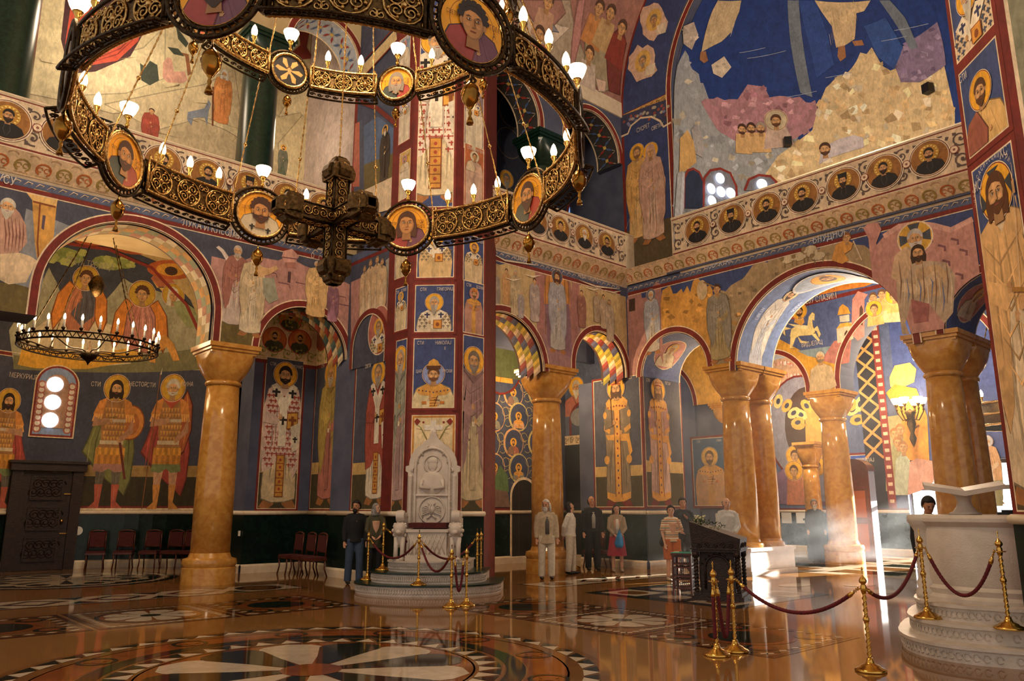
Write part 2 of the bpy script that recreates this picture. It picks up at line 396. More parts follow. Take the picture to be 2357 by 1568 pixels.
    if crown:
        p.poly([(x - .36 * s, y + .2 * s), (x - .42 * s, y + .62 * s), (x - .2 * s, y + .72 * s), (x, y + .8 * s), (x + .2 * s, y + .72 * s), (x + .42 * s, y + .62 * s), (x + .36 * s, y + .2 * s), (x, y + .27 * s)], crown)
        p.line([(x - .37 * s, y + .27 * s), (x, y + .34 * s), (x + .37 * s, y + .27 * s)], .07 * s, '#a33a22')
        for k in (-.22, 0, .22): p.ell(x + k * s, y + .5 * s, .05 * s, .07 * s, '#a8402c', 8)
def hand(p, x, y, s, skin=SKIN, up=True):
    e = 1 if up else -1
    p.poly([(x - .5 * s, y - .5 * s * e), (x + .5 * s, y - .5 * s * e), (x + .5 * s, y + .2 * s * e), (x - .5 * s, y + .2 * s * e)], skin)
    for k in range(4): p.line([(x + (-.4 + .26 * k) * s, y + .1 * s * e), (x + (-.42 + .27 * k) * s, y + (.85 + (.2, .35, .3, .1)[k]) * s * e)], .21 * s, sh(skin, 1.1))
    p.line([(x + .45 * s, y - .2 * s * e), (x + .85 * s, y + .35 * s * e)], .22 * s, skin)
def folds(p, pts, c, rng, n=7, w=.014, dark=.62, light=1.25):
    x0 = min(q[0] for q in pts); x1 = max(q[0] for q in pts); y0 = min(q[1] for q in pts); y1 = max(q[1] for q in pts)
    for i in range(n):
        x = x0 + (x1 - x0) * (i + .5 + rng.uniform(-.3, .3)) / n; a = y1 - (y1 - y0) * rng.uniform(.08, .4); b = y0 + (y1 - y0) * rng.uniform(.04, .3); k = rng.uniform(-.02, .02)
        p.line([(x * .86, a), (x + k, (a + b) / 2), (x + k * .5, b)], w * rng.uniform(.8, 1.5), sh(c, dark), True)
        p.line([(x * .86 + .012, a - .02), (x + k + .014, (a + b) / 2), (x + k * .5 + .012, b + .02)], w * .9, sh(c, light), True)
BODY = [(-.04, .87), (-.1, .835), (-.125, .76), (-.13, .62), (-.12, .5), (-.115, .3), (-.125, .12), (-.12, .06), (-.05, .035), (.05, .04), (.12, .06), (.125, .12), (.115, .3), (.12, .5), (.13, .62), (.125, .76), (.1, .835), (.04, .87)]
def cross(p, x, y, s, c, ws=1.0):
    p.rect(x - s * .17, y - s * .6, x + s * .17, y + s * .6, c); p.rect(x - s * .5 * ws, y - s * .02, x + s * .5 * ws, y + s * .3, c)
def saint(p, u, v, H, kind='apostle', c1='#d8c49c', c2='#a86a52', hair='#3d2616', beard=('#3d2616', .25), style='short', halo=GOLDH, seed=1, m=1, wx=1.0, crown=None, face=SKIN, feet=True):
    """A standing painted saint, H metres tall from feet to crown of the head, feet at (u, v)."""
    rng = random.Random(seed); p.at(u, v, H * m * wx, H)
    if feet:
        for e in (-1, 1): p.poly([(e * .03, .06), (e * .1, .06), (e * .14, .0), (e * .07, -.012), (e * .03, .02)], '#a8703f' if kind != 'king' else '#7a2820')
    p.poly([(x * 1.05, y + .004 if y > .5 else y - .006) for x, y in BODY], sh(c1, .3)); p.poly(BODY, c1)
    folds(p, [(-.1, .05), (.1, .6)], c1, rng, 6)
    if kind in ('apostle', 'monk', 'female'):
        man = [(-.05, .865), (-.12, .83), (-.15, .68), (-.15, .45), (-.1, .2), (-.06, .28), (-.03, .5), (0, .62), (.04, .5), (.06, .3), (.1, .14), (.145, .26), (.155, .5), (.145, .7), (.115, .83), (.05, .865), (0, .8)]
        p.poly([(x * 1.04, y) for x, y in man], sh(c2, .35)); p.poly(man, c2)
        for k in range(6):
            x = -.135 + .27 * k / 5 + rng.uniform(-.015, .015); p.line([(x * .7, .82 - abs(x) * .4), (x, .62), (x * 1.03, .34 + rng.uniform(0, .15))], .012, sh(c2, .66), True)
            p.line([(x * .7 + .012, .8 - abs(x) * .4), (x + .012, .6), (x * 1.03 + .01, .42 + rng.uniform(0, .1))], .01, sh(c2, 1.22), True)
        for k in range(6): y = .74 - k * .075; p.line([(-.11 + .01 * k, y + .05), (-.02 + rng.uniform(-.02, .02), y - .03), (.1 - .008 * k, y + .04)], .011, sh(c2, (.6, 1.35)[k % 2]), True)
        p.poly([(-.13, .62), (-.03, .56), (.02, .6), (-.02, .64), (-.12, .68)], sh(c2, 1.2)); hand(p, .0, .62, .022, face)
        p.poly([(.13, .56), (.05, .5), (.01, .53), (.05, .57), (.12, .63)], sh(c1, .9)); hand(p, .02, .54, .02, face, False)
        if kind == 'monk': p.rect(-.012, .42, .012, .53, '#e8d8b8'); p.poly([(-.09, .86), (0, .78), (.09, .86), (.06, .9), (-.06, .9)], sh(c2, .7)); p.rect(-.022, .1, .022, .5, sh(c1, .8))
    if kind == 'bishop':
        ph = [(-.045, .865), (-.115, .82), (-.15, .66), (-.15, .42), (-.13, .24), (-.07, .26), (0, .36), (.05, .34), (.1, .2), (.14, .28), (.15, .5), (.14, .7), (.11, .83), (.045, .865)]
        p.poly([(x * 1.05, y) for x, y in ph], sh(c2, .3)); p.poly(ph, sh(c2, 1.0))
        if wx >= 0 and crown != 'plain':
            for r_ in range(14):
                for k in range(-4, 5):
                    x = k * .032 + (r_ % 2) * .016; y = .29 + r_ * .037
                    if abs(x) < .13 - abs(y - .55) * .06 and y < .8 and y > .3 + (0.06 if abs(x) < .06 else -.05): cross(p, x, y, .024, '#a84436', 1.3)
        folds(p, [(-.12, .3), (.12, .78)], c2, rng, 6, .01, .6, 1.25)
        p.rect(-.032, .07, .032, .36, '#d09440'); p.frame(-.032, .07, .032, .36, .006, '#8a4a20')
        for k in range(5): p.line([(-.03, .1 + k * .05), (.03, .1 + k * .05)], .006, '#8a4a20'); p.ell(0, .125 + k * .05, .01, .012, '#a8482a', 6)
        om = '#ece0c8'
        p.poly([(-.1, .845), (-.055, .87), (.02, .72), (-.02, .66)], om); p.poly([(.1, .845), (.055, .87), (-.02, .72), (.02, .66)], om); p.rect(-.03, .42, .03, .7, om)
        cross(p, -.062, .795, .05, '#26201c', 1.2); cross(p, .062, .795, .05, '#26201c', 1.2); cross(p, 0, .6, .05, '#26201c', 1.2)
        p.poly([(.03, .54), (.115, .55), (.115, .67), (.03, .66)], '#8a4a1e'); p.poly([(.036, .548), (.109, .557), (.109, .662), (.036, .652)], '#d8a044'); cross(p, .073, .6, .06, '#8a4a1e')
        p.poly([(.06, .56), (.14, .6), (.12, .4), (.08, .38)], sh(om, .9)); cross(p, .1, .47, .035, '#26201c')
        p.poly([(-.14, .58), (-.05, .57), (-.02, .61), (-.06, .63), (-.13, .66)], sh(c2, .9)); hand(p, -.02, .62, .024, face)
    if kind == 'king':
        p.poly([(-.1, .845), (-.14, .72), (-.135, .6), (-.075, .57), (-.06, .7), (-.05, .86)], c2); p.poly([(.1, .845), (.14, .72), (.135, .6), (.075, .57), (.06, .7), (.05, .86)], c2)
        g = '#dfa44c'
        p.poly([(-.05, .87), (-.115, .82), (-.1, .77), (0, .745), (.1, .77), (.115, .82), (.05, .87), (0, .84)], g); p.rect(-.03, .07, .03, .75, g); p.poly([(-.12, .06), (-.05, .03), (.05, .035), (.12, .06), (.12, .11), (0, .08), (-.12, .11)], g)
        for e in (-1, 1): p.poly([(e * .14, .6), (e * .08, .565), (e * .07, .6), (e * .135, .64)], g); p.ell(e * .115, .36, .028, .035, g, 10); p.ell(e * .125, .72, .02, .03, g, 8)
        p.poly([(-.12, .56), (.12, .56), (.15, .42), (.12, .38), (.1, .5), (-.1, .52)], g)
        for k in range(11): p.ell(0, .1 + k * .058, .008, .01, ('#8c2f22', '#3b4a7a')[k % 2], 6)
        for k in range(-3, 4): p.ell(k * .03, .79 - abs(k) * .004, .008, .008, '#8c2f22', 6)
        p.line([(-.03, .07), (-.03, .75)], .005, '#8a4a20'); p.line([(.03, .07), (.03, .75)], .005, '#8a4a20')
        p.poly([(-.13, .6), (-.04, .63), (-.02, .66), (-.06, .67), (-.13, .68)], sh(c2, .9)); hand(p, -.03, .65, .022, face); hand(p, .04, .58, .022, face, False)
        p.line([(-.05, .62), (-.06, .86)], .008, '#6a4020'); cross(p, -.061, .87, .05, '#6a4020', 1.0)
    p.poly([(-.04, .875), (0, .83), (.04, .875)], sh(c1, .8))
    head(p, 0, .925, .13, hair, beard, face, halo, .68, style, crown if crown != 'plain' else None); p.off()
def bust(p, u, v, W, kind='bishop', c1='#d8c49c', c2='#c8b498', hair='#8a8378', beard=('#b5ab9c', .6), style='short', halo=GOLDH, seed=1, crown=None, face=SKIN):
    """Half figure filling a panel W wide, bottom edge at v."""
    rng = random.Random(seed); p.at(u, v, W)
    b = [(-.48, 0), (-.44, .25), (-.36, .42), (-.14, .52), (.14, .52), (.36, .42), (.44, .25), (.48, 0)]
    p.poly([(x * 1.04, y * 1.03) for x, y in b], sh(c1, .3)); p.poly(b, c1)
    for k in range(9): x = -.4 + .8 * k / 8; p.line([(x * .5, .48 - abs(x) * .2), (x * .95, .02)], .02, sh(c1, .55 if k % 2 else 1.4), True)
    if kind == 'bishop':
        for r_ in range(4):
            for k in range(-3, 4):
                if abs(k) > 1: cross(p, k * .13 + (r_ % 2) * .05, .06 + r_ * .09, .07, sh(c2, .35), 1.3)
        p.poly([(-.36, .43), (-.16, .53), (.1, .2), (-.06, .1)], '#e6d8c0'); p.poly([(.36, .43), (.16, .53), (-.1, .2), (.06, .1)], '#e6d8c0')
        cross(p, -.19, .37, .13, '#33385a', 1.2); cross(p, .19, .37, .13, '#33385a', 1.2)
        p.rect(-.02, .0, .22, .24, '#8a4a1e'); p.rect(0, .0, .2, .225, '#d8953c'); p.ell(.1, .11, .05, .06, '#8a4a1e', 10)
        hand(p, -.12, .17, .05, face)
    elif kind == 'king':
        p.poly([(-.4, .38), (-.14, .53), (.14, .53), (.4, .38), (.3, .28), (0, .24), (-.3, .28)], '#dfa44c'); p.rect(-.08, 0, .08, .26, '#dfa44c')
        for k in range(-4, 5): p.ell(k * .08, .33 + abs(k) * .012, .018, .018, '#8c2f22' if k % 2 else '#3b4a7a', 6)
        for k in range(4): p.line([(-.08, .03 + k * .06), (.08, .03 + k * .06)], .012, '#8a4a20')
        hand(p, -.07, .2, .05, face); hand(p, .1, .09, .05, face, False); p.line([(.02, .02), (.1, .26)], .015, '#6a4020'); p.line([(.02, .17), (.15, .15)], .015, '#6a4020')
        for e in (-1, 1): p.rect(e * .2 - .05, .07, e * .2 + .05, .13, '#c8782c')
    elif kind == 'apostle':
        p.poly([(-.44, .25), (-.36, .42), (-.14, .52), (.05, .2), (.0, 0), (-.48, 0)], c2); p.line([(-.14, .52), (.05, .2), (.0, 0)], .02, sh(c2, .4))
        hand(p, .1, .16, .05, face)
    p.poly([(-.1, .56), (0, .46), (.1, .56)], sh(c1, .8))
    head(p, 0, .72, .34, hair, beard, face, halo, .72, style, crown); p.off()
def warrior(p, u, v, H, cape, skirt, seed, m=1, old=False, shield='round', sword=True):
    rng = random.Random(seed); p.at(u, v, H * m * .86, H)
    p.poly([(-.1, .83), (-.2, .5), (-.23, .42), (-.18, .37), (-.12, .3), (0, .2), (.09, .14), (.15, .09), (.19, .22), (.2, .45), (.11, .84)], sh(cape, .4)); p.poly([(-.1, .83), (-.19, .5), (-.22, .43), (-.17, .38), (-.11, .31), (0, .21), (.09, .15), (.14, .1), (.18, .22), (.19, .45), (.11, .84)], cape)
    for k in range(8): x = -.17 + .045 * k; p.line([(x * .6, .75), (x, .5), (x * 1.05, .3)], .012, sh(cape, .5 if k % 2 else 1.5), True)
    if shield == 'round': p.ell(.14, .66, .12, .14, '#8a4a20', 22); p.ell(.14, .66, .11, .13, '#d98f45', 22); p.ell(.145, .65, .07, .09, '#b9703a', 18)
    else: p.poly([(.13, .92), (.19, .8), (.2, .6), (.14, .42), (.07, .36), (.05, .6), (.07, .8)], '#5a2418'); p.poly([(.13, .9), (.18, .79), (.19, .6), (.14, .44), (.08, .39), (.065, .6), (.08, .79)], '#b06038'); p.line([(.13, .88), (.16, .7), (.13, .46)], .02, '#d98f45', True)
    for e, k in ((-1, '#6d6455'), (1, '#6d6455')):
        p.poly([(e * .02, .3), (e * .105, .3), (e * .095, .17), (e * .04, .17)], k if not old else '#c99a78'); p.poly([(e * .035, .18), (e * .1, .18), (e * .085, .05), (e * .14, .0), (e * .05, .0), (e * .045, .06)], '#c0604a' if not old else '#d8954a')
        p.line([(e * .065, .28), (e * .07, .19)], .015, '#a89a84', True); p.line([(e * .06, .17), (e * .065, .06)], .012, '#e0a080', True)
    p.poly([(-.11, .42), (.11, .42), (.13, .28), (.05, .27), (0, .3), (-.05, .27), (-.13, .28)], skirt)
    for r_, cc in ((0, '#d99a3c'), (1, '#c98838')):
        for k in range(10): x = -.12 + .024 * k; y = .46 - r_ * .055; p.poly([(x, y), (x + .022, y), (x + .024, y - .07), (x - .002, y - .07)], sh(cc, 1.15 if (k + r_) % 2 else .8))
    p.poly([(-.115, .82), (-.1, .64), (-.085, .5), (-.11, .46), (.11, .46), (.085, .5), (.1, .64), (.115, .82), (.05, .86), (-.05, .86)], '#a87848')
    for r_ in range(6):
        for k in range(7): x = -.08 + k * .026 + (r_ % 2) * .01; p.poly([(x, .77 - r_ * .045), (x + .022, .77 - r_ * .045), (x + .011, .735 - r_ * .045)], '#d9a050')
    p.line([(-.1, .67), (.1, .67)], .025, '#c8b8a0'); p.line([(-.095, .5), (.095, .5)], .03, '#d8c4a0')
    for e in (-1, 1):
        p.poly([(e * .07, .85), (e * .13, .82), (e * .17, .72), (e * .15, .68), (e * .09, .72)], '#d98f45')
        for k in range(4): p.line([(e * (.1 + .018 * k), .72), (e * (.11 + .02 * k), .66)], .014, '#f0b060')
    p.poly([(-.16, .7), (-.17, .62), (-.03, .64), (-.02, .68), (-.12, .68)], '#b98a6a'); hand(p, -.02, .67, .022)
    p.poly([(.16, .7), (.17, .58), (.07, .5), (.05, .53), (.12, .6)], '#b98a6a'); hand(p, .06, .52, .022, SKIN, False)
    if sword: p.line([(.0, .64), (-.07, 1.02)], .018, '#c8c0b0', True); p.line([(-.04, .69), (.03, .7)], .012, '#8a6a30'); p.line([(.07, .5), (.14, .22)], .02, '#6a3020')
    else: p.line([(-.17, .0), (-.12, 1.05)], .008, '#8a5a30'); p.poly([(-.125, 1.03), (-.11, 1.09), (-.112, 1.03)], '#d8d0c0'); p.poly([(-.09, .85), (0, .76), (.09, .85), (.0, .88)], '#c0553c')
    p.poly([(-.05, .87), (-.05, .83), (.05, .83), (.05, .87)], '#c9b8a0')
    head(p, 0, .92, .135, '#c8c0b0' if old else '#2c1c12', ('#d0c8b8', .12) if old else ('#2c1c12', .28), SKIN, '#d8a838', .78, 'curly' if old else 'long'); p.off()
def portrait(p, u, v, r, seed, kind=0):
    """Round mosaic portrait of a man in a dark coat."""
    rng = random.Random(seed)
    p.off(); p.ell(u, v, r * 1.06, r * 1.06, '#e8d6bc', 32); p.ell(u, v, r * 1.0, r * 1.0, '#5a2c1c', 32); p.ell(u, v, r * .96, r * .96, '#e0ccb0', 32); p.ell(u, v, r * .92, r * .92, '#96652f', 32)
    for k in range(26):
        a = rng.uniform(0, 6.28); q = r * .85 * math.sqrt(rng.random()); p.rect(u + q * math.cos(a) - .07 * r, v + q * math.sin(a) - .012 * r, u + q * math.cos(a) + .07 * r, v + q * math.sin(a) + .012 * r, ('#a87838', '#7d5026')[k % 2])
    p.ell(u, v + .24 * r, .5 * r, .5 * r, '#caa040', 24); p.ell(u, v + .24 * r, .46 * r, .46 * r, '#b98830', 24)
    for k in range(16): a = 6.28 * k / 16; p.rect(u + .41 * r * math.cos(a) - .04 * r, v + .24 * r + .41 * r * math.sin(a) - .03 * r, u + .41 * r * math.cos(a) + .04 * r, v + .24 * r + .41 * r * math.sin(a) + .03 * r, '#f2dc8a')
    pts = [(-.72, -.55), (-.6, -.3), (-.25, -.12), (.25, -.12), (.6, -.3), (.72, -.55), (.55, -.72), (.3, -.85), (0, -.9), (-.3, -.85), (-.55, -.72)]
    p.poly([(u + x * r, v + y * r) for x, y in pts], '#1c1a1c')
    for k in (-1, 1): p.line([(u + k * .08 * r, v - .15 * r), (u + k * .15 * r, v - .5 * r), (u, v - .85 * r)], .03 * r, '#4a4448', True)
    b = [('#241812', .35), None, ('#241812', .12), ('#e0d8cc', .6), ('#2c1c12', .55), ('#5a4030', .1)][kind % 6]
    head(p, u, v + .22 * r, .62 * r, '#241812' if kind % 6 != 3 else '#d8d0c4', b, '#c49468', None, .7, 'short' if kind % 5 != 4 else 'bald')
    if kind % 3 == 1 and kind > 2: p.poly([(u - .24 * r, v + .38 * r), (u + .24 * r, v + .38 * r), (u + .27 * r, v + .66 * r), (u - .27 * r, v + .66 * r)], '#1a1616')
def vine(p, u0, u1, v0, v1, c='#4b4a55', bg=None, seed=3, w=.022):
    """A running vine scroll between two heights."""
    n = max(1, int(round((u1 - u0) / ((v1 - v0) * .9)))); k = (u1 - u0) / n; h = (v1 - v0) / 2; vm = (v0 + v1) / 2
    for i in range(n):
        x = u0 + k * (i + .5); s = 1 if i % 2 else -1
        p.line([(x + (h * .75 - .045 * h * t) * math.cos(s * (t * .55 + 1.2)), vm + (h * .75 - .045 * h * t) * math.sin(s * (t * .55 + 1.2))) for t in range(15)], w, c)
        for a in (.4, 2.2, 4.0): p.poly([(x + h * .5 * math.cos(a), vm + h * .5 * math.sin(a)), (x + h * .75 * math.cos(a + .35), vm + h * .75 * math.sin(a + .35)), (x + h * .95 * math.cos(a + .1), vm + h * .95 * math.sin(a + .1)), (x + h * .7 * math.cos(a - .2), vm + h * .7 * math.sin(a - .2))], c)
        p.ell(x, vm, h * .14, h * .14, c, 8)
def rocks(p, pts, c, rng, n=40, size=14, cs=None):
    """Jagged faceted rock shapes inside a pixel polygon."""
    p.px(pts, c); x0 = min(q[0] for q in pts); x1 = max(q[0] for q in pts); y0 = min(q[1] for q in pts); y1 = max(q[1] for q in pts); k = 0; tries = 0
    def inside(x, y):
        r_ = False; j = len(pts) - 1
        for i in range(len(pts)):
            a, b = pts[i], pts[j]
            if (a[1] > y) != (b[1] > y) and x < (b[0] - a[0]) * (y - a[1]) / (b[1] - a[1]) + a[0]: r_ = not r_
            j = i
        return r_
    while k < n and tries < n * 6:
        tries += 1; x = rng.uniform(x0, x1); y = rng.uniform(y0, y1)
        if not inside(x, y): continue
        k += 1; s = size * rng.uniform(.5, 1.2); a = rng.uniform(0, 6.28); q = []
        for j in range(4): t = a + j * 1.57 + rng.uniform(-.4, .4); q.append((x + s * rng.uniform(.5, 1) * math.cos(t), y + s * rng.uniform(.4, .9) * math.sin(t)))
        f = rng.choice((.72, .85, 1.12, 1.3, 1.45)); p.px(q, sh(rng.choice(cs) if cs else c, f))
        if rng.random() < .4: p.pxl([q[0], q[1]], .02, sh(c, .45), True)
def jag(x0, y0, x1, y1, n, amp, rng):
    return [(x0 + (x1 - x0) * i / n + rng.uniform(-.4, .4) * abs(x1 - x0) / n, y0 + (y1 - y0) * i / n + rng.uniform(-amp, amp)) for i in range(n + 1)]
def pxs(p, x, ytop, ybot, **k):
    """Standing saint placed by the pixel of crown and feet."""
    a = p.fr.px(x, ytop); b = p.fr.px(x, ybot); saint(p, (a[0] + b[0]) / 2, b[1], a[1] - b[1], **k)
def panel(fr, x0, y0, x1, y1, name, parent, fn=None, bg='#484c5e', brd=.06, ln=.02, corners=None):
    """A framed picture field; corners are pixel points lower left and upper right."""
    u0, v0 = fr.px(x0, y0); u1, v1 = fr.px(x1, y1); p = Paint(fr)
    p.rect(u0 - brd, v0 - brd, u1 + brd, v1 + brd, REDB); p.rect(u0, v0, u1, v1, CREAM); p.rect(u0 + ln, v0 + ln, u1 - ln, v1 - ln, bg)
    p.clip = [(u0 + ln, v0 + ln), (u1 - ln, v0 + ln), (u1 - ln, v1 - ln), (u0 + ln, v1 - ln)]
    if fn: fn(p, u0 + ln, v0 + ln, u1 - ln, v1 - ln)
    return p.build(name, parent)
def ground_bands(p, u0, v0, u1, v1, g='#4a4228', y='#c8a86a'):
    p.rect(u0, v0, u1, v0 + (v1 - v0) * .23, g); p.rect(u0, v0 + (v1 - v0) * .23, u1, v0 + (v1 - v0) * .31, y)
# ------------------------------------------------------------------ the building
FA = Fr((0, 17.2, 0), (1, 0, 0), (0, -1, 0))            # end wall of the left arm
FS = Fr((9.85, 0, 0), (0, -1, 0), (-1, 0, 0))           # side wall of the left arm
FB = Fr((17.4, 0, 0), (0, -1, 0), (-1, 0, 0))           # end wall of the right arm
FC = Fr((0, 14.25, 0), (1, 0, 0), (0, -1, 0))           # far side wall of the right arm
FJ = Fr((0, 13.8, 0), (1, 0, 0), (0, -1, 0))            # jamb of the small arch
FN = Fr((0, 19.85, 0), (1, 0, 0), (0, -1, 0)); FN2 = Fr((10.4, 0, 0), (0, -1, 0), (-1, 0, 0)); FN3 = Fr((8.6, 0, 0), (0, -1, 0), (-1, 0, 0))
FG = Fr((0, 20.2, 0), (1, 0, 0), (0, -1, 0))            # back of the left gallery
FCb = Fr((0, 18.0, 0), (1, 0, 0), (0, -1, 0)); FCe = Fr((18.6, 0, 0), (0, -1, 0), (-1, 0, 0)); FCg = Fr((0, 16.6, 0), (1, 0, 0), (0, -1, 0))
FD = Fr((23.3, 0, 0), (0, -1, 0), (-1, 0, 0)); FE = Fr((29.0, 0, 0), (0, -1, 0), (-1, 0, 0))
FP1 = Fr((9.5, 0, 0), (0, -1, 0), (-1, 0, 0)); FP2 = Fr((9.96, 13.53, 0), (1, -1, 0), (-1, -1, 0)); FP3 = Fr((0, 13.28, 0), (1, 0, 0), (0, -1, 0))
FQ = Fr((9.75, 2.51, 0), (-1, -1, 0), (-1, 1, 0)); FQ2 = Fr((9.4, 0, 0), (0, -1, 0), (-1, 0, 0))
AP = Cy((4.9, 19.6, 0), 5.0, (0, 1, 0), (1, 0, 0), 5.8)  # apse behind the left arcade
CO = Cy((17.9, 8.2, 0), 4.13, (1, 0, 0), (0, -1, 0), 13.5)  # conch behind the right gallery
BV = Bar(8.15, 13.6, 6.1)
def quad_grid(fr, u0, u1, v0, v1, nu, nv, name, mt, parent=None):
    m = MB(); vs = [fr.p3(u0 + (u1 - u0) * i / nu, v0 + (v1 - v0) * j / nv) for j in range(nv + 1) for i in range(nu + 1)]
    m.add(vs, [(j * (nu + 1) + i, j * (nu + 1) + i + 1, (j + 1) * (nu + 1) + i + 1, (j + 1) * (nu + 1) + i) for j in range(nv) for i in range(nu)])
    return m.build(name, mt, parent, smooth=fr.curved)
def arch_pts(a, n=28):
    ul, ur, vc = a; r = (ur - ul) / 2; c = (ul + ur) / 2
    return [(c - r * math.cos(math.pi * i / n), vc - r + r * math.sin(math.pi * i / n)) for i in range(n + 1)]
def arcwall(fr, u0, u1, v0, v1, arches, th, name, mt, parent=None):
    m = MB(); arches = sorted(arches); segs = []; u = u0
    for a in arches:
        if a[0] > u: segs.append([(u, v0), (a[0], v0)])
        segs.append(arch_pts(a)); u = a[1]
    if u < u1: segs.append([(u, v0), (u1, v0)])
    for sg in segs:
        for (a, b) in zip(sg[:-1], sg[1:]):
            for d in (0.0, -th): m.add([fr.p3(*a, d), fr.p3(*b, d), fr.p3(b[0], v1, d), fr.p3(a[0], v1, d)], [(0, 1, 2, 3)])
            m.add([fr.p3(*a, 0), fr.p3(*b, 0), fr.p3(*b, -th), fr.p3(*a, -th)], [(0, 1, 2, 3)])
    for a in arches:
        zs = a[2] - (a[1] - a[0]) / 2
        for ue in (a[0], a[1]):
            if zs > v0: m.add([fr.p3(ue, v0, 0), fr.p3(ue, zs, 0), fr.p3(ue, zs, -th), fr.p3(ue, v0, -th)], [(0, 1, 2, 3)])
    m.add([fr.p3(u0, v1, 0), fr.p3(u1, v1, 0), fr.p3(u1, v1, -th), fr.p3(u0, v1, -th)], [(0, 1, 2, 3)])
    for ue in (u0, u1): m.add([fr.p3(ue, v0, 0), fr.p3(ue, v1, 0), fr.p3(ue, v1, -th), fr.p3(ue, v0, -th)], [(0, 1, 2, 3)])
    return m.build(name, mt, parent)
def arch_border(fr, a, v0, parent, w=.16):
    p = Paint(fr, .012); pt = arch_pts(a, 40); pt = [(a[0], v0)] + pt + [(a[1], v0)] if a[2] - (a[1] - a[0]) / 2 > v0 else pt; c = (a[0] + a[1]) / 2
    def offs(d):
        o = []
        for i, q in enumerate(pt):
            x = pt[max(i - 1, 0)]; y = pt[min(i + 1, len(pt) - 1)]; dx, dy = y[0] - x[0], y[1] - x[1]; l = math.hypot(dx, dy); o.append((q[0] - dy / l * d, q[1] + dx / l * d))
        return o
    p.line(offs(w / 2), w, REDB); p.line(offs(w + .015), .03, CREAM); p.line(offs(.012), .02, CREAM)
    return p.build('arch_border', parent)
def soffit_stripes(fr, a, v0, th, parent, cols, n=26, zig=False):
    """Painted bands on the underside of an arch."""
    sf = Sof(fr.p3((a[0] + a[1]) / 2, 0), fr.U, -fr.N, (a[1] - a[0]) / 2, a[2] - (a[1] - a[0]) / 2); L = math.pi * sf.r; s0 = v0 - sf.zs
    p = Paint(sf, .01, .12); U0 = min(0.0, s0); U1 = L - U0; k = (U1 - U0) / n; row = th * .8 / 3
    p.rect(U0, 0, U1, th * .1, '#4a2c20'); p.rect(U0, th * .9, U1, th, '#4a2c20'); p.rect(U0, 0, U1, .03, CREAM)
    for i in range(n):
        for j in range(3):
            c = cols[(i + j) % len(cols)]; x = U0 + i * k; y = th * .1 + j * row
            if zig: p.poly([(x, y), (x + k * .5, y), (x + k * 1.2, y + row), (x + k * .7, y + row)], c); p.poly([(x + k * .5, y), (x + k, y), (x + k * 1.7, y + row), (x + k * 1.2, y + row)], sh(c, .6))
            else: p.rect(x, y, x + k, y + row, c)
    return p.build('soffit_band', parent)
def soffit_flower(fr, a, v0, th, parent, bg, n=9):
    """Painted petals on the underside of an arch."""
    sf = Sof(fr.p3((a[0] + a[1]) / 2, 0), fr.U, -fr.N, (a[1] - a[0]) / 2, a[2] - (a[1] - a[0]) / 2); s0 = min(0.0, v0 - sf.zs); U1 = math.pi * sf.r - s0; k = (U1 - s0) / n
    p = Paint(sf, .01, .12); p.rect(s0, 0, U1, th, bg); p.rect(s0, 0, U1, .05, CREAM); p.rect(s0, th - .05, U1, th, CREAM)
    for i in range(n):
        x = s0 + k * (i + .5); y = th / 2; c = ('#4f6698', '#9a3a30')[i % 2]
        for e in (-1, 1):
            for g in (-1, 1): p.line([(x, y), (x + e * k * .25, y + g * th * .12), (x + e * k * .48, y + g * th * .4)], .035, '#e8dcc0', True); p.poly([(x + e * k * .1, y + g * .03), (x + e * k * .3, y + g * th * .1), (x + e * k * .42, y + g * th * .3), (x + e * k * .2, y + g * th * .2)], c if g > 0 else ('#9a3a30', '#4f6698')[i % 2])
        p.ell(x, y, .06, .06, '#d8b860', 8)
    return p.build('soffit_band', parent)
# floor ---------------------------------------------------------------
fm, ft, fb = nt('polished_honey_marble_floor')
_tc = ft.nodes.new('ShaderNodeTexCoord'); _mp = ft.nodes.new('ShaderNodeMapping'); _mp.inputs['Scale'].default_value = (1, .35, 1)
_no = ft.nodes.new('ShaderNodeTexNoise'); _no.inputs['Scale'].default_value = 3.5; _no.inputs['Detail'].default_value = 10; _no.inputs['Distortion'].default_value = 1.2
_rp = ft.nodes.new('ShaderNodeValToRGB'); _rp.color_ramp.elements[0].color = (*srgb('#8e6436'), 1); _rp.color_ramp.elements[1].color = (*srgb('#75502a'), 1)
ft.links.new(_tc.outputs['Object'], _mp.inputs['Vector']); ft.links.new(_mp.outputs[0], _no.inputs['Vector']); ft.links.new(_no.outputs['Fac'], _rp.inputs['Fac']); ft.links.new(_rp.outputs[0], fb.inputs['Base Color'])
fb.inputs['Roughness'].default_value = 0.055; fb.inputs['Specular IOR Level'].default_value = 0.42
floor = MB().add([(-12, -12, 0), (34, -12, 0), (34, 34, 0), (-12, 34, 0)], [(0, 1, 2, 3)]).build('floor', fm); tag(floor, 'polished honey coloured marble floor with inlaid patterns', None, None, 'structure')
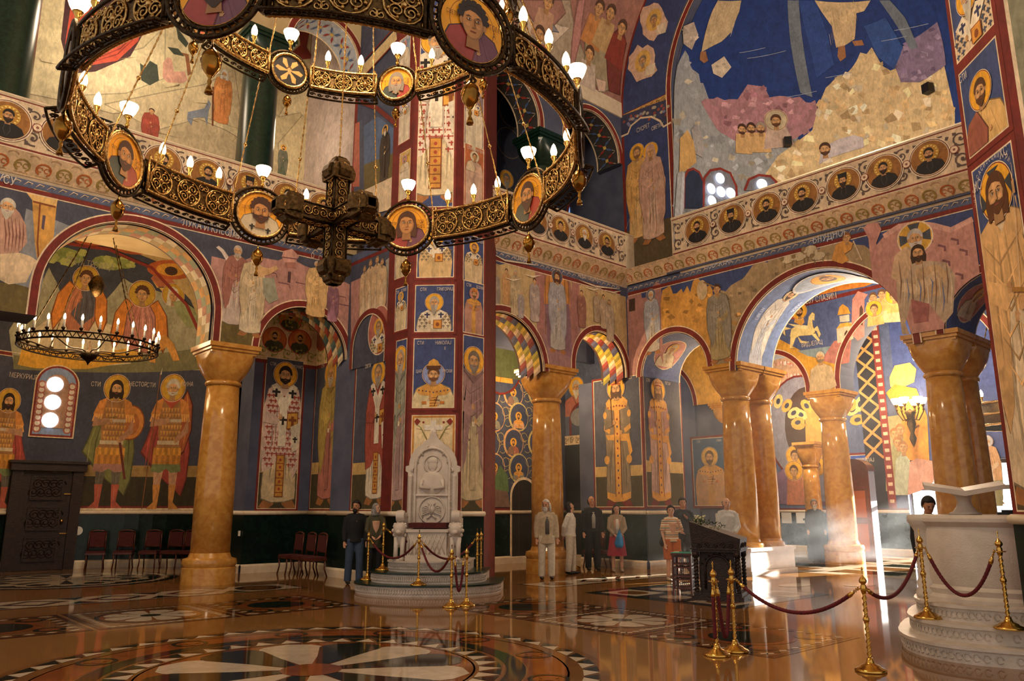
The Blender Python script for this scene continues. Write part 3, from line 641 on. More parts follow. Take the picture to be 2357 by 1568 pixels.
# left arm ------------------------------------------------------------
WA = struct('wall_left', 'painted arcade wall of the left arm under the gallery')
A1 = (2.97, 6.41, 7.62); A2 = (7.52, 9.83, 6.45); A0 = (-1.6, 1.85, 7.62)
arcwall(FA, -2.6, 9.85, 5.3, 8.05, [A0, A1, A2], .95, 'arcade_spandrel', MT['plaster'], WA)
for a in (A0, A1, A2): arch_border(FA, a, 5.3, WA)
STR = ['#d89a5a', '#a9b08c', '#c98a78', '#e8d8b8']
soffit_stripes(FA, A1, 5.3, .95, WA, ['#dba04e', '#9aa080', '#c08468', '#e6d6b4', '#b8a070'], 30)
soffit_stripes(FA, A2, 5.3, .95, WA, ['#4f6a68', '#e0cda8', '#a84a30', '#c9a060'], 18, True)
WS = struct('wall_left_side', 'short painted side wall beside the throne pier')
MB().box((10.85, 16.0, 4.0), (2.0, 3.4, 8.1)).build('side_wall_block', MT['plaster'], WS)
MB().box((10.95, 18.85, 3.6), (1.1, 2.4, 7.2)).build('niche_side_block', MT['plaster'], WS)
MB().box((9.6, 20.35, 3.6), (2.0, 1.0, 7.2)).build('niche_back_block', MT['plaster'], WS)
MB().box((9.1, 21.8, 3.6), (1.0, 2.4, 7.2)).build('apse_return_block', MT['plaster'], WS)
WP = struct('wall_apse', 'curved wall of the apse behind the left arcade')
_a0, _a1 = AP.r * R(-120), AP.r * R(52)
quad_grid(AP, _a0, _a1, 0.0, 5.8, 40, 6, 'apse_curve', MT['plaster'], WP)
quad_grid(AP, _a0, _a1, 5.8, 5.8 + AP.r * R(88), 40, 16, 'apse_half_dome', MT['plaster'], WP)
# dado (dark green marble wainscot), rail and skirting
def dado(fr, u0, u1, parent, z1=1.5, n=1, base=.02):
    quad_grid2(fr, u0, u1, .22, z1, n, base, 'green_dado', MT['dado'], parent)
    bead(fr, u0, u1, z1, n, parent)
    skirt(fr, u0, u1, n, parent)
def quad_grid2(fr, u0, u1, v0, v1, n, d, name, mt, parent):
    m = MB()
    for i in range(n):
        a, b = u0 + (u1 - u0) * i / n, u0 + (u1 - u0) * (i + 1) / n; m.add([fr.p3(a, v0, d), fr.p3(b, v0, d), fr.p3(b, v1, d), fr.p3(a, v1, d)], [(0, 1, 2, 3)])
    return m.build(name, mt, parent)
def bead(fr, u0, u1, z, n, parent): MB().tube([fr.p3(u0 + (u1 - u0) * i / n, z, .03) for i in range(n + 1)], .055, 8).build('dado_rail', MT['cream'], parent, True)
def skirt(fr, u0, u1, n, parent):
    m = MB()
    for i in range(n):
        a, b = u0 + (u1 - u0) * i / n, u0 + (u1 - u0) * (i + 1) / n
        for (z0, d0, z1, d1) in ((0, .06, .17, .06), (.17, .06, .19, .05), (.19, .05, .22, .02)): m.add([fr.p3(a, z0, d0), fr.p3(b, z0, d0), fr.p3(b, z1, d1), fr.p3(a, z1, d1)], [(0, 1, 2, 3)])
    m.build('skirting', MT['cream'], parent)
dado(AP, AP.r * R(-120), AP.r * R(50), WP, 1.5, 40); dado(FN3, -22.9, -19.83, WS); dado(FN, 8.58, 10.42, WS); dado(FN2, -19.9, -17.6, WS); dado(FS, -17.72, -14.4, WS)
# gallery over the left arm
WG = struct('wall_left_gallery', 'gallery parapet and back wall above the left arcade')
def cornice(fr, u0, u1, parent, side=0.0):
    m = MB()
    for (v0, d0, v1, d1) in ((8.0, 0, 8.06, .05), (8.06, .05, 8.45, .34), (8.45, .34, 9.48, .34), (9.48, .34, 9.52, .37), (9.52, .37, 9.56, .34), (9.56, .34, 9.56, .18), (9.56, .18, 8.45, .18)):
        m.add([fr.p3(u0, v0, d0), fr.p3(u1, v0, d0), fr.p3(u1, v1, d1), fr.p3(u0, v1, d1)], [(0, 1, 2, 3)])
    return m.build('gallery_parapet', MT['cream'], parent)
cornice(FA, -2.6, 9.53, WG)
MB().box((3.5, 19.0, 8.35), (13, 3.6, .5)).build('gallery_slab', MT['rock'], WG)
quad_grid(FG, -4, 9.9, 8.5, 19.0, 1, 1, 'gallery_back_wall', MT['rock'], WG)
FSg = Fr((9.85, 0, 0), (0, -1, 0), (-1, 0, 0))
MB().box((10.85, 17.6, 13.5), (2.0, 6.6, 10.2)).build('gallery_side_wall', MT['rock'], WG)
A3 = (7.85, 9.8, 14.55); arcwall(FA, -2.6, 9.85, 13.35, 19, [(-1.9, 1.0, 15.0), (2.1, 6.75, 15.7), A3], .95, 'upper_arcade_wall', MT['rock'], WG)
soffit_flower(FA, A3, 13.35, .95, WG, '#b4bcc8'); arch_border(FA, A3, 13.35, WG)
MB().box((3.5, 18.8, 19.1), (14, 4.0, .2)).build('gallery_roof', MT['rock'], WG)
# throne pier -----------------------------------------------------------
PPOLY = [(9.5, 13.99), (10.21, 13.28), (11.12, 13.28), (12.3, 14.26), (12.3, 15.4), (9.95, 15.4), (9.5, 14.85)]
PP = struct('wall_pier', 'painted polygonal pier behind the white throne')
MB().prism(PPOLY[::-1], 0, 19).build('pier_body', MT['red'], PP)
for fr, u0, u1 in ((FP1, -14.85, -13.99), (FP2, -.5, .5), (FP3, 10.21, 11.12)): dado(fr, u0, u1, PP)
# right pier
QQ = struct('wall_pier_right', 'painted chamfered pier at the right edge')
MB().prism([(10.1, 2.86), (9.4, 2.16), (9.4, -.5), (13, -.5), (13, 2.86)], 0, 14).build('pier_body', MT['red'], QQ)
dado(FQ, -.495, .495, QQ); dado(FQ2, -2.16, .5, QQ)
# right arm: far side wall -------------------------------------------------
WC = struct('wall_back', 'far side wall of the right arm with two arches')
C1 = (11.25, 13.95, 6.45); C2 = (15.15, 17.28, 6.5)
arcwall(FC, 10.6, 17.45, 5.3, 8.05, [C1, C2], .95, 'arcade_spandrel', MT['plaster'], WC)
for a in (C1, C2): arch_border(FC, a, 5.3, WC)
ZG = ['#e0b83c', '#e8c8a0', '#9a3a30', '#5a5a7a', '#b8a838']
soffit_stripes(FC, C1, 5.3, .95, WC, ZG, 22, True); soffit_stripes(FC, C2, 5.3, .95, WC, ZG, 18, True)
cornice(FC, 11.0, 17.4, WC)
C3 = (11.5, 13.85, 13.3); C4 = (14.95, 17.25, 13.25)
arcwall(FC, 10.6, 17.42, 11.95, 13.7, [C3, C4], .9, 'upper_arcade_wall', MT['plaster'], WC)
for a in (C3, C4): soffit_flower(FC, a, 11.95, .9, WC, '#3a3838'); arch_border(FC, a, 11.95, WC)
MB().box((14.5, 16.75, 10.5), (9, .2, 8.6)).build('gallery_back_wall', MT['plaster'], WC)
MB().box((14.5, 15.6, 8.3), (7.5, 2.4, .4)).build('gallery_slab', MT['plaster'], WC)
MB().box((14.5, 15.5, 14.6), (9, 2.5, .2)).build('gallery_roof', MT['plaster'], WC)
quad_grid(FCb, 11.0, 18.7, 0, 8.3, 1, 1, 'aisle_back_wall', MT['plaster'], WC)
MB().box((19.1, 17.15, 4.1), (1.0, 1.95, 8.3)).build('aisle_end_wall', MT['plaster'], WC)
dado(FCb, 11.0, 18.6, WC); dado(FCe, -18.1, -16.2, WC)
quad_grid(BV, 10.5, 17.42, -.1, BV.r * math.pi / 2, 2, 24, 'barrel_vault', MT['rock'], WC)
MB().box((14.2, 14.35, 13.75), (6.5, .3, .5)).build('vault_cornice', MT['cream'], WC)
# right arm: end wall --------------------------------------------------------
WB = struct('wall_right', 'end wall of the right arm with the big arch and gallery')
B1 = (-13.8, -11.6, 6.38); B2 = (-10.75, -6.4, 7.25); B3 = (-5.75, -3.4, 6.38)
arcwall(FB, -14.3, -1.0, 5.3, 8.05, [B1, B2, B3], 1.8, 'arcade_spandrel', MT['plaster'], WB)
for a in (B1, B2, B3): arch_border(FB, a, 5.3, WB)
cornice(FB, -12.3, -1.0, WB)
B4 = (-12.33, -4.07, 17.63)
arcwall(FB, -14.3, -1.5, 8.05, 21.0, [B4], .5, 'conch_wall', MT['plaster'], WB); arch_border(FB, B4, 9.5, WB)
MB().box((18.3, 15.03, 2.67), (1.8, 2.46, 5.34)).build('corner_pier', MT['plaster'], WB)
FBl = FB; dado(FB, -16.25, -13.8, WB); dado(FJ, 17.4, 19.2, WB)
MB().box((19.4, 8.0, 8.25), (4.2, 9.4, .4)).build('gallery_slab', MT['plaster'], WB)
WK = struct('wall_conch', 'blue painted half dome behind the right gallery')
quad_grid(CO, CO.r * R(-95), CO.r * R(95), 8.2, 13.5, 40, 6, 'conch_curve', MT['plaster'], WK)
quad_grid(CO, CO.r * R(-95), CO.r * R(95), 13.5, 13.5 + CO.r * R(88), 40, 16, 'conch_half_dome', MT['plaster'], WK)
# outer hall beyond the right arm ---------------------------------------------
WD = struct('wall_hall_arcade', 'painted arcade wall inside the bright outer hall')
D1 = (-14.4, -11.95, 6.6); D2 = (-10.8, -6.4, 7.6); D0 = (-19.6, -16.2, 6.9)
arcwall(FD, -20.0, 0.0, 5.2, 9.6, [D0, D1, D2], .9, 'arcade_spandrel', MT['plaster'], WD)
for a in (D0, D1, D2): arch_border(FD, a, 5.2, WD)
MB().box((24.0, 15.35, 2.6), (1.3, 1.5, 5.2)).build('arcade_pier', MT['plaster'], WD)
WE = struct('wall_hall_back', 'frescoed back wall of the outer hall with the sunlit doorway')
_m = MB()
DOORS = [(-11.4, -7.4, 0.0, 3.2)]
def rect_e(u0, u1, v0, v1): _m.add([FE.p3(u0, v0), FE.p3(u1, v0), FE.p3(u1, v1), FE.p3(u0, v1), FE.p3(u0, v0, -.5), FE.p3(u1, v0, -.5), FE.p3(u1, v1, -.5), FE.p3(u0, v1, -.5)], [(0, 1, 2, 3), (7, 6, 5, 4), (0, 3, 7, 4), (1, 5, 6, 2), (0, 4, 5, 1), (3, 2, 6, 7)])
rect_e(-24, -11.4, 0, 9.6); rect_e(-7.4, 2, 0, 9.6); rect_e(-11.4, -7.4, 3.2, 9.6)
_m.build('hall_back_wall', MT['plaster'], WE)
MB().box((24.5, 8, 9.9), (10.4, 26, .4)).build('hall_ceiling', mat('hall_vault_plaster', '#6a6a80', .8), WE)
MB().box((24.0, 20.3, 4.9), (11, .4, 9.8)).build('hall_side_wall', MT['plaster'], WE)
MB().box((24.0, -1.0, 4.9), (11, .4, 9.8)).build('hall_side_wall', MT['plaster'], WE)
dado(FE, -20, -11.4, WE); dado(FE, -7.4, -1, WE)
WO = struct('wall_sun_block', 'outer side walls closing the building on the right')  # walls out of view, put in to keep the sun off gallery and nave
MB().box((18.3, -4.2, 10.5), (.5, 10.4, 21)).build('sun_block_wall', MT['plaster'], WO)
MB().box((17.9, 17.3, 14.8), (.9, 6.0, 13)).build('sun_block_wall', MT['plaster'], WO)
CE = struct('ceiling', 'plain vault ring around the open dome above the nave')  # plate out of view, added to hold back top light; hole lets some in
_m2 = MB(); _n = 48; _in = [(4.35 + 5.0 * math.cos(6.283 * i / _n), 8.0 + 5.0 * math.sin(6.283 * i / _n), 19.1) for i in range(_n)]; _ou = []
for i in range(_n):
    a = 6.283 * i / _n; k = 16.0 / max(abs(math.cos(a)), abs(math.sin(a))); _ou.append((4.35 + k * math.cos(a), 8.0 + k * math.sin(a), 19.1))
_m2.add(_in + _ou, [(i, (i + 1) % _n, _n + (i + 1) % _n, _n + i) for i in range(_n)]).build('unseen_ceiling_plate', MT['rock'], CE)
MB().lathe([(5.0, 0), (5.0, 2.5)], (4.35, 8.0, 19.1), 48).build('dome_drum', MT['rock'], CE)
# ------------------------------------------------------------------ columns
def cushion(m, c, z0, z1, r0, hw, seg=32):
    prof = [(0, r0, 2), (.04, r0 * 1.06, 2), (.3, r0 + (hw - r0) * .62, 2.6), (.55, r0 + (hw - r0) * .9, 4), (.8, hw * .99, 7), (1, hw, 14)]; vs = []; fs = []
    for t, r, n in prof:
        for i in range(seg):
            a = 2 * math.pi * (i + .5) / seg; q = r / ((abs(math.cos(a)) ** n + abs(math.sin(a)) ** n) ** (1 / n)); vs.append((c[0] + q * math.cos(a), c[1] + q * math.sin(a), z0 + (z1 - z0) * t))
    for j in range(len(prof) - 1):
        for i in range(seg): b = (i + 1) % seg; fs.append((j * seg + i, j * seg + b, (j + 1) * seg + b, (j + 1) * seg + i))
    m.add(vs, fs)
def abacus(m, c, hx, hy, z0, z1):
    h = z1 - z0
    for (k, a, b, e) in ((0, -.06, 0, .25), (1, -.02, .25, .55), (2, .02, .55, 1.0)): m.box((c[0], c[1], z0 + h * (b + e) / 2), (2 * (hx + a), 2 * (hy + a), h * (e - b)))
def column(label, x, y, top=5.3, z0=0.0, r=.42, rt=.36, hw=.58, mt='honey', caps=True, base='torus', group=None, dy=None, hx=None):
    t = thing('stone_column', label, 'column', (x, y, z0), 0, group); H = top - z0
    if base == 'torus':
        MB().lathe([(r * 1.36, 0), (r * 1.36, .34), (r * 1.3, .36), (r * 1.36, .4), (r * 1.4, .46), (r * 1.34, .53), (r * 1.1, .56), (r * 1.06, .6), (r, .66)], seg=40).build('base', MT[mt], t, auto=True); zb = .64
    else:
        MB().lathe([(r * 1.2, 0), (r * 1.22, .05), (r * 1.18, .1), (r * 1.04, .13), (r, .2)], seg=40).build('base', MT[mt], t, auto=True); zb = .18
    MB().lathe([(r, zb), (r * 1.0, zb + (H - zb) * .3), ((r + rt) / 2, zb + (H - zb) * .6), (rt, H - .92)], seg=48).build('shaft', MT[mt], t, True)
    MB().lathe([(rt, H - .93), (rt * 1.09, H - .92), (rt * 1.14, H - .88), (rt * 1.09, H - .84), (rt * 1.02, H - .82)], seg=40).build('neck_ring', MT[mt], t, True)
    m = MB(); cushion(m, (0, 0), H - .83, H - .2, rt * 1.0, hw - .05); abacus(m, (0, 0), hx or hw, hw, H - .22, H)
    m.build('capital', MT[mt], t, auto=True); return t
column('honey marble column with cushion capital beside the left chandelier', 6.97, 17.75)
column('honey marble column half cut off at the left edge', 1.28, 17.75)
column('honey marble column in front of the vine fresco', 14.6, 14.83, hw=.6)
column('front column of the pair on the sunlit plinth', 17.98, 11.18, z0=.66, r=.4, rt=.34, hw=.56, base='ring', group='paired columns of the big arch')
column('rear column of the pair on the sunlit plinth', 19.1, 11.18, z0=.66, r=.36, rt=.31, hw=.56, base='ring', group='paired columns of the big arch')
column('front column of the pair behind the pulpit', 17.98, 6.08, z0=.66, r=.4, rt=.34, hw=.56, base='ring', group='paired columns of the big arch')
column('rear column of the pair behind the pulpit', 19.1, 6.08, z0=.66, r=.36, rt=.31, hw=.56, base='ring', group='paired columns of the big arch')
column('lone honey column in the middle of the bright hall', 23.75, 11.36, top=5.2, r=.42, rt=.36, hw=.58)
column('honey column at the left of the bright hall by the plinth', 23.75, 15.0, top=5.2, r=.4, rt=.36, hw=.52)
column('honey column of the bright hall behind the icon stand', 27.6, 14.2, top=4.0, r=.3, rt=.27, hw=.42, base='ring')
for nm, y in (('sunlit white plinth under the left column pair', 11.18), ('white plinth under the right column pair', 6.08)):
    t = thing('column_plinth', nm, 'plinth', (18.5, y, 0)); m = MB(); m.box((0, 0, .29), (2.1, .98, .58)); m.build('block', MT['white'], t)
    MB().box((0, 0, .62), (2.16, 1.06, .08)).build('cap_moulding', MT['white'], t)
    MB().box((0, 0, .06), (2.18, 1.06, .12)).build('foot_moulding', MT['white'], t)
for lb, x, y in (('dark green gallery column at the top left', 1.95, 17.62), ('dark green gallery column left of the upper arch', 7.25, 17.62)):
    t = thing('green_column', lb, 'column', (x, y, 8.6)); MB().lathe([(.6, 0), (.6, .2), (.5, .3), (.46, .4), (.43, 3.95), (.5, 4.0), (.5, 4.06), (.42, 4.1)], seg=40).build('shaft', MT['gcol'], t, auto=True)
    m = MB(); cushion(m, (0, 0), 4.08, 4.5, .42, .58); abacus(m, (0, 0), .62, .62, 4.5, 4.76); m.build('capital', MT['gcol'], t, auto=True)
t = thing('green_column', 'dark green column with big capital in the far gallery', 'column', (14.4, 14.75, 8.5)); MB().lathe([(.5, 0), (.42, .2), (.36, 2.5), (.42, 2.56), (.36, 2.62)], seg=32).build('shaft', MT['gcol'], t, auto=True)
m = MB(); cushion(m, (0, 0), 2.6, 3.2, .36, .54); abacus(m, (0, 0), .58, .55, 3.2, 3.46); m.build('capital', MT['gcol'], t, auto=True)
# ------------------------------------------------------------------ ornament bands
BL = '#474a5c'; BL2 = '#3c4a7c'; PINK = '#b98a80'; OLIVE = '#6b5c30'; STONE = '#b5aa98'; LTX = '#d8ccc0'
def cove(fr, o, vdir, u0, u1, parent, side):
    f = Fr(o, fr.U, vdir[1], vdir[0]); p = Paint(f); p.rect(u0, 0, u1, .485, '#dcc09a'); n = int((u1 - u0) / .36); k = (u1 - u0) / n
    for i in range(n):
        x = u0 + k * (i + .5); c = ('#b8622c', '#9a8440')[i % 2]
        p.line([(x + .13 * math.cos(R(a)), .2 + .12 * math.sin(R(a))) for a in range(-60, 241, 25)], .03, c)
        for e in (-1, 1): p.line([(x + e * .06 + .05 * math.cos(R(a)), .2 + .05 * math.sin(R(a))) for a in range(0, 301, 60)], .018, c)
        p.line([(x - k * .5 + .09 * math.cos(R(a)), .4 + .05 * math.sin(R(a))) for a in range(0, 181, 36)], .014, '#b09070')
        p.line([(x - .12 + .24 * j / 6, .06 + .02 * math.sin(j * 3)) for j in range(7)], .012, '#a8865c')
    p.build('palmette_cove', parent)
    p = Paint(fr); p.rect(u0, 7.86, u1, 8.01, '#56607e'); p.rect(u0, 7.76, u1, 7.85, REDB); p.rect(u0, 7.735, u1, 7.755, CREAM); n = int((u1 - u0) / .2); k = (u1 - u0) / n
    for i in range(n):
        x = u0 + k * i; p.line([(x, 7.89), (x + k * .35, 7.97), (x + k * .75, 7.95), (x + k * .6, 7.91)], .03, '#d8c0a0', True)
    p.build('wave_band', parent)
cove(FA, (0, 17.14, 8.06), ((0, -.29, .39), (0, -.8, -.6)), -2.6, 9.53, WG, 0)
cove(FB, (17.34, 0, 8.06), ((-.29, 0, .39), (-.8, 0, -.6)), -14.2, -1.5, WB, 0)
cove(FC, (0, 14.19, 8.06), ((0, -.29, .39), (0, -.8, -.6)), 11.15, 17.1, WC, 0)
FAp = Fr((0, 16.86, 0), (1, 0, 0), (0, -1, 0)); FBp = Fr((17.06, 0, 0), (0, -1, 0), (-1, 0, 0)); FCp = Fr((0, 13.91, 0), (1, 0, 0), (0, -1, 0))
def parapet(fr, u0, u1, cs, parent, seed, rad=.41):
    p = Paint(fr); p.rect(u0, 8.47, u1, 9.5, '#d9c3a4'); p.rect(u0, 8.47, u1, 8.51, '#7a2c20'); p.rect(u0, 9.46, u1, 9.5, '#7a2c20')
    vine(p, u0, u1, 8.99, 9.44, '#5a4c48', seed=seed, w=.03); vine(p, u0, u1, 8.53, 8.98, '#5a4c48', seed=seed + 1, w=.03); p.build('parapet_vine_scroll', parent)
    for i, c in enumerate(cs):
        q = Paint(fr, .03); portrait(q, c, 8.98, rad, seed * 10 + i, (i * 2 + seed) % 6 if i else 0); q.ell(c + rad * 1.22, 8.98, .09, .09, '#7a2c20', 14); q.ell(c + rad * 1.22, 8.98, .075, .075, '#e0ccb0', 14); q.ell(c + rad * 1.22, 8.98, .03, .03, '#8c5a48', 8)
        q.build('portrait_medallion', parent)
_s0 = FAp.px(15, 293)[0]; _k = FAp.px(145, 322)[0] - _s0
parapet(FAp, -2.6, 9.5, [_s0 + _k * i for i in range(-1, 9)], WG, 4)
parapet(FBp, -12.28, -1.5, [FBp.px(x, y)[0] for x, y in ((1607, 533), (1685, 507), (1766, 480), (1848, 450), (1942, 420), (2035, 393), (2140, 362))], WB, 2)
parapet(FCp, 11.2, 17.0, [FCp.px(x, y)[0] for x, y in ((1180, 490), (1235, 512), (1288, 535), (1343, 553), (1395, 570))], WC, 3, .38)
# ------------------------------------------------------------------ left arcade spandrels
rng = random.Random(11)
def spandrel_bg(p, u0, u1, arches, c):
    """Colour the wall strip above the arches."""
    p.n += 1; n = int((u1 - u0) / .06); k = p.n
    for i in range(n):
        a, b = u0 + (u1 - u0) * i / n, u0 + (u1 - u0) * (i + 1) / n
        yield_a = [bot(arches, a + 1e-4), bot(arches, b - 1e-4)]; p.n = k; p.poly([(a, yield_a[0]), (b, yield_a[1]), (b, 7.74), (a, 7.74)], c)
def bot(arches, u):
    for a in arches:
        if a[0] <= u <= a[1]:
            r = (a[1] - a[0]) / 2; c = (a[0] + a[1]) / 2; return max(5.3, a[2] - r + math.sqrt(max(r * r - (u - c) ** 2, 0)))
    return 5.3
def band(p, fr, arches, line, c, low=None):
    """Colour the wall from the arches up to a pixel outline (list of points left to right)."""
    q = [fr.px(*t) for t in line]; lo = [fr.px(*t) for t in low] if low else None; p.n += 1; k = p.n; u0, u1 = q[0][0], q[-1][0]; n = max(4, int((u1 - u0) / .05))
    def at(L, u):
        for a, b in zip(L[:-1], L[1:]):
            if a[0] <= u <= b[0] or b is L[-1]: return a[1] + (b[1] - a[1]) * (u - a[0]) / ((b[0] - a[0]) or 1)
    us = sorted(set([u0 + (u1 - u0) * i / n for i in range(n + 1)] + [t[0] for t in q]))
    for a, b in zip(us[:-1], us[1:]):
        ba = max(bot(arches, a + 1e-4), at(lo, a) if lo else 0); bb = max(bot(arches, b - 1e-4), at(lo, b) if lo else 0); ta, tb = min(7.73, at(q, a)), min(7.73, at(q, b))
        if ta > ba or tb > bb: p.n = k; p.poly([(a, ba), (b, bb), (b, max(tb, bb)), (a, max(ta, ba))], c)
AA = [A0, A1, A2]
p = Paint(FA); spandrel_bg(p, -2.6, 9.85, AA, BL)
band(p, FA, AA, [(60, 480), (110, 500), (160, 520), (200, 540)], '#8d9096')
p.px([(58, 440), (82, 434), (134, 450), (130, 475), (75, 462)], '#eac078'); p.px([(74, 462), (130, 475), (122, 560), (92, 640), (80, 560)], '#d6a04e'); p.px([(98, 495), (105, 497), (101, 530), (95, 526)], '#5a4a5a'); p.pxl([(76, 464), (128, 477)], .04, '#8a4a20'); p.pxl([(92, 470), (86, 560), (92, 640)], .03, '#8a4a20')
band(p, FA, AA, [(0, 650), (40, 655), (85, 668)], OLIVE)
p.px([(0, 480), (25, 470), (45, 490), (60, 520), (62, 560), (40, 585), (0, 590)], '#c59a86'); p.px([(0, 585), (45, 582), (70, 590), (85, 600), (60, 650), (20, 655), (0, 645)], '#dcc4a0')
for k in range(6): p.pxl([(8 + k * 9, 490 + k * 4), (14 + k * 8, 540), (10 + k * 8, 580)], .03, '#8a5a4c', True)
p.at(*FA.px(18, 476), 1); head(p, 0, 0, .33, '#c8c0b0', ('#c8c0b0', .5), SKIN, None); p.off()
band(p, FA, AA, [(487, 590), (520, 598), (560, 600), (585, 590), (640, 600), (662, 590), (700, 612), (740, 625), (805, 655)], PINK)
for x, y in ((520, 620), (560, 640), (610, 625), (640, 650), (680, 650), (730, 670), (770, 680), (780, 700), (600, 660)): p.pxl([(x, y), (x + 25, y + 5), (x + 27, y + 14)], .03, '#7d5358')
p.px([(648, 592), (652, 578), (672, 573), (688, 590), (680, 604), (655, 604)], '#cf9c8e'); p.px([(656, 604), (680, 604), (682, 620), (654, 616)], '#a87468'); p.pxl([(648, 592), (684, 597)], .03, '#7d5358'); p.px([(663, 625), (670, 626), (668, 652), (661, 650)], '#553a40')
band(p, FA, AA, [(487, 700), (520, 705), (560, 712), (600, 715), (625, 735)], OLIVE)
pxs(p, 541, 563, 755, kind='apostle', c1='#c9b6a8', c2='#a06a5c', hair='#b8aa9c', beard=('#b8aa9c', .35), halo=None, seed=3, feet=False)
p.px([(520, 600), (508, 580), (497, 570), (503, 566), (515, 576), (526, 592)], '#d8c8bc')
pxs(p, 580, 578, 775, kind='apostle', c1='#d6c6a8', c2='#cdb894', hair='#4a2c18', beard=('#4a2c18', .2), halo=None, seed=4)
p.px([(590, 612), (618, 618), (635, 612), (640, 620), (620, 632), (592, 640)], '#cfa878'); p.px([(604, 640), (630, 640), (640, 690), (618, 700), (606, 680)], '#9fa08c')
p.at(*FA.px(730, 640), 1); p.off()
pxs(p, 728, 600, 735, kind='apostle', c1='#d3ad74', c2='#dcb880', hair='#b8aa9c', beard=('#8a7a68', .2), halo=None, seed=6, wx=1.35, feet=False)
pxs(p, 765, 648, 745, kind='apostle', c1='#a8788a', c2='#8a6070', hair='#4a2c18', beard=None, halo=None, seed=7, feet=False)
p.pxt('АУСУ', 5, 422, .2, LTX, R(-2)); p.pxt('ЛУКА И КЛЕОПА', 485, 535, .2, LTX, R(0)); p.pxt('ЈАВЉАЈУ', 558, 553, .18, LTX); p.pxt('О', 718, 595, .16, LTX); p.pxt('СУСРЕТУ', 755, 606, .16, LTX)
p.build('emmaus_fresco', WA)
# side wall of the left arm
p = Paint(FS); u0, u1 = -17.2, -14.9
p.rect(u0, 5.35, u1, 7.74, BL); p.rect(u0, 7.76, u1, 7.85, REDB); p.rect(u0, 7.86, u1, 8.01, '#56607e')
p.px([(808, 650), (830, 640), (850, 655), (900, 630), (945, 615), (945, 760), (808, 790)], PINK); p.px([(893, 745), (945, 715), (945, 770), (890, 785)], OLIVE)
p.px([(888, 600), (915, 578), (934, 590), (938, 720), (905, 745), (893, 735)], '#a8a298'); p.px([(903, 620), (915, 596), (925, 612), (926, 715), (908, 722)], '#4a4642')
for i, (x, t) in enumerate(((838, 612), (852, 598), (868, 590), (880, 596))): pxs(p, x, t, 735, kind='apostle', c1='#dcc6a4', c2='#cdb08a', hair='#8a7460', beard=('#8a7460', .3), halo=None, seed=20 + i, feet=False)
p.build('meeting_fresco', WS)
def nich(p, u0, v0, u1, v1): pass
# blind arch with medallion, then the red bishop below it
a = (-16.9, -15.3, 6.35); p = Paint(FS, .03)
pt = arch_pts(a, 30); p.poly([(a[0], 5.0)] + pt + [(a[1], 5.0)], BL); q = FS.px(875, 760); p.ell(q[0], q[1], .5, .62, CREAM, 28); p.ell(q[0], q[1], .47, .59, '#b86e60', 28); p.clip = [(q[0] + .47 * math.cos(t), q[1] + .59 * math.sin(t)) for t in [2 * math.pi * i / 24 for i in range(24)]]; bust(p, q[0], q[1] - .55, .85, 'bishop', '#d8c8a0', '#c8b488', hair='#8a7a68', style='bald', seed=5); p.clip = None
p.line([(a[0], 5.0)] + pt + [(a[1], 5.0)], .12, REDB); p.line([(x, y) for x, y in [(a[0] + .08, 5.0)] + [(a[0] + .08 + (x - a[0]) * (1 - .16 / 1.6), y - .08) for x, y in pt] + [(a[1] - .08, 5.0)]], .025, CREAM); p.build('blind_arch_fresco', WS)
def st(kind, x, yt, yb, **k):
    def f(p, u0, v0, u1, v1):
        ground_bands(p, u0, v0, u1, v1); a = p.fr.px(x, yt); b = p.fr.px(x, yb)
        saint(p, (a[0] + b[0]) / 2, b[1], a[1] - b[1], kind, **k)
        for e, tx in ((-1, ('СВЕТИ', 'СТИ')[k.get('seed', 1) % 2]), (1, ('ДИОНИСИЈЕ', 'САВА', 'ЈОВАН', 'СТЕФАН', 'ПЕТАР')[k.get('seed', 1) % 5])):
            p.text(tx, (a[0] + b[0]) / 2 + e * min(.46, (u1 - u0) * .36), a[1] - .05, .1, LTX)
    return f
panel(FN, 590, 1172, 700, 832, 'bishop_fresco', WS, st('bishop', 648, 840, 1168, c1='#d9c49a', c2='#e0c4b4', hair='#241812', beard=('#241812', .2), seed=5))
panel(FN2, 712, 1172, 797, 822, 'monk_fresco', WS, st('monk', 757, 840, 1160, c1='#b9786c', c2='#b09a52', hair='#c9a04a', beard=('#c8bca8', .5), style='hood', seed=11))
panel(FS, 807, 1174, 893, 822, 'red_bishop_fresco', WS, st('bishop', 868, 838, 1160, c1='#dfd2b8', c2='#a8503f', hair='#8a7a68', beard=('#a89a88', .6), style='bald', seed=8, crown='plain'))
panel(FN3, 440, 1172, 552, 848, 'saint_fresco', WS, st('apostle', 520, 862, 1165, c1='#b98a92', c2='#c98a52', seed=4))
# niche lunette with medallions
p = Paint(FN); u0, u1 = 8.6, 10.4; p.rect(u0, 5.5, u1, 7.2, '#d9bf94'); p.rect(u0, 5.46, u1, 5.56, REDB)
for x, y in ((632, 782), (690, 788), (668, 735)):
    q = FN.px(x, y); p.ell(*q, .36, .36, '#a83a20', 24); p.ell(*q, .33, .33, '#c0662c', 24); p.clip = [(q[0] + .33 * math.cos(t), q[1] + .33 * math.sin(t)) for t in [6.283 * i / 20 for i in range(20)]]; bust(p, q[0], q[1] - .33, .6, 'apostle', '#4a4a32', '#3a3a2a', '#2c1c12', ('#2c1c12', .2), halo='#c88a30', seed=int(x)); p.clip = None
vine(p, u0, u1, 5.6, 6.0, '#8a8a3a', seed=2, w=.02); vine(p, u0, u1, 6.5, 6.9, '#8a8a3a', seed=2, w=.02); p.build('niche_lunette_fresco', WS)
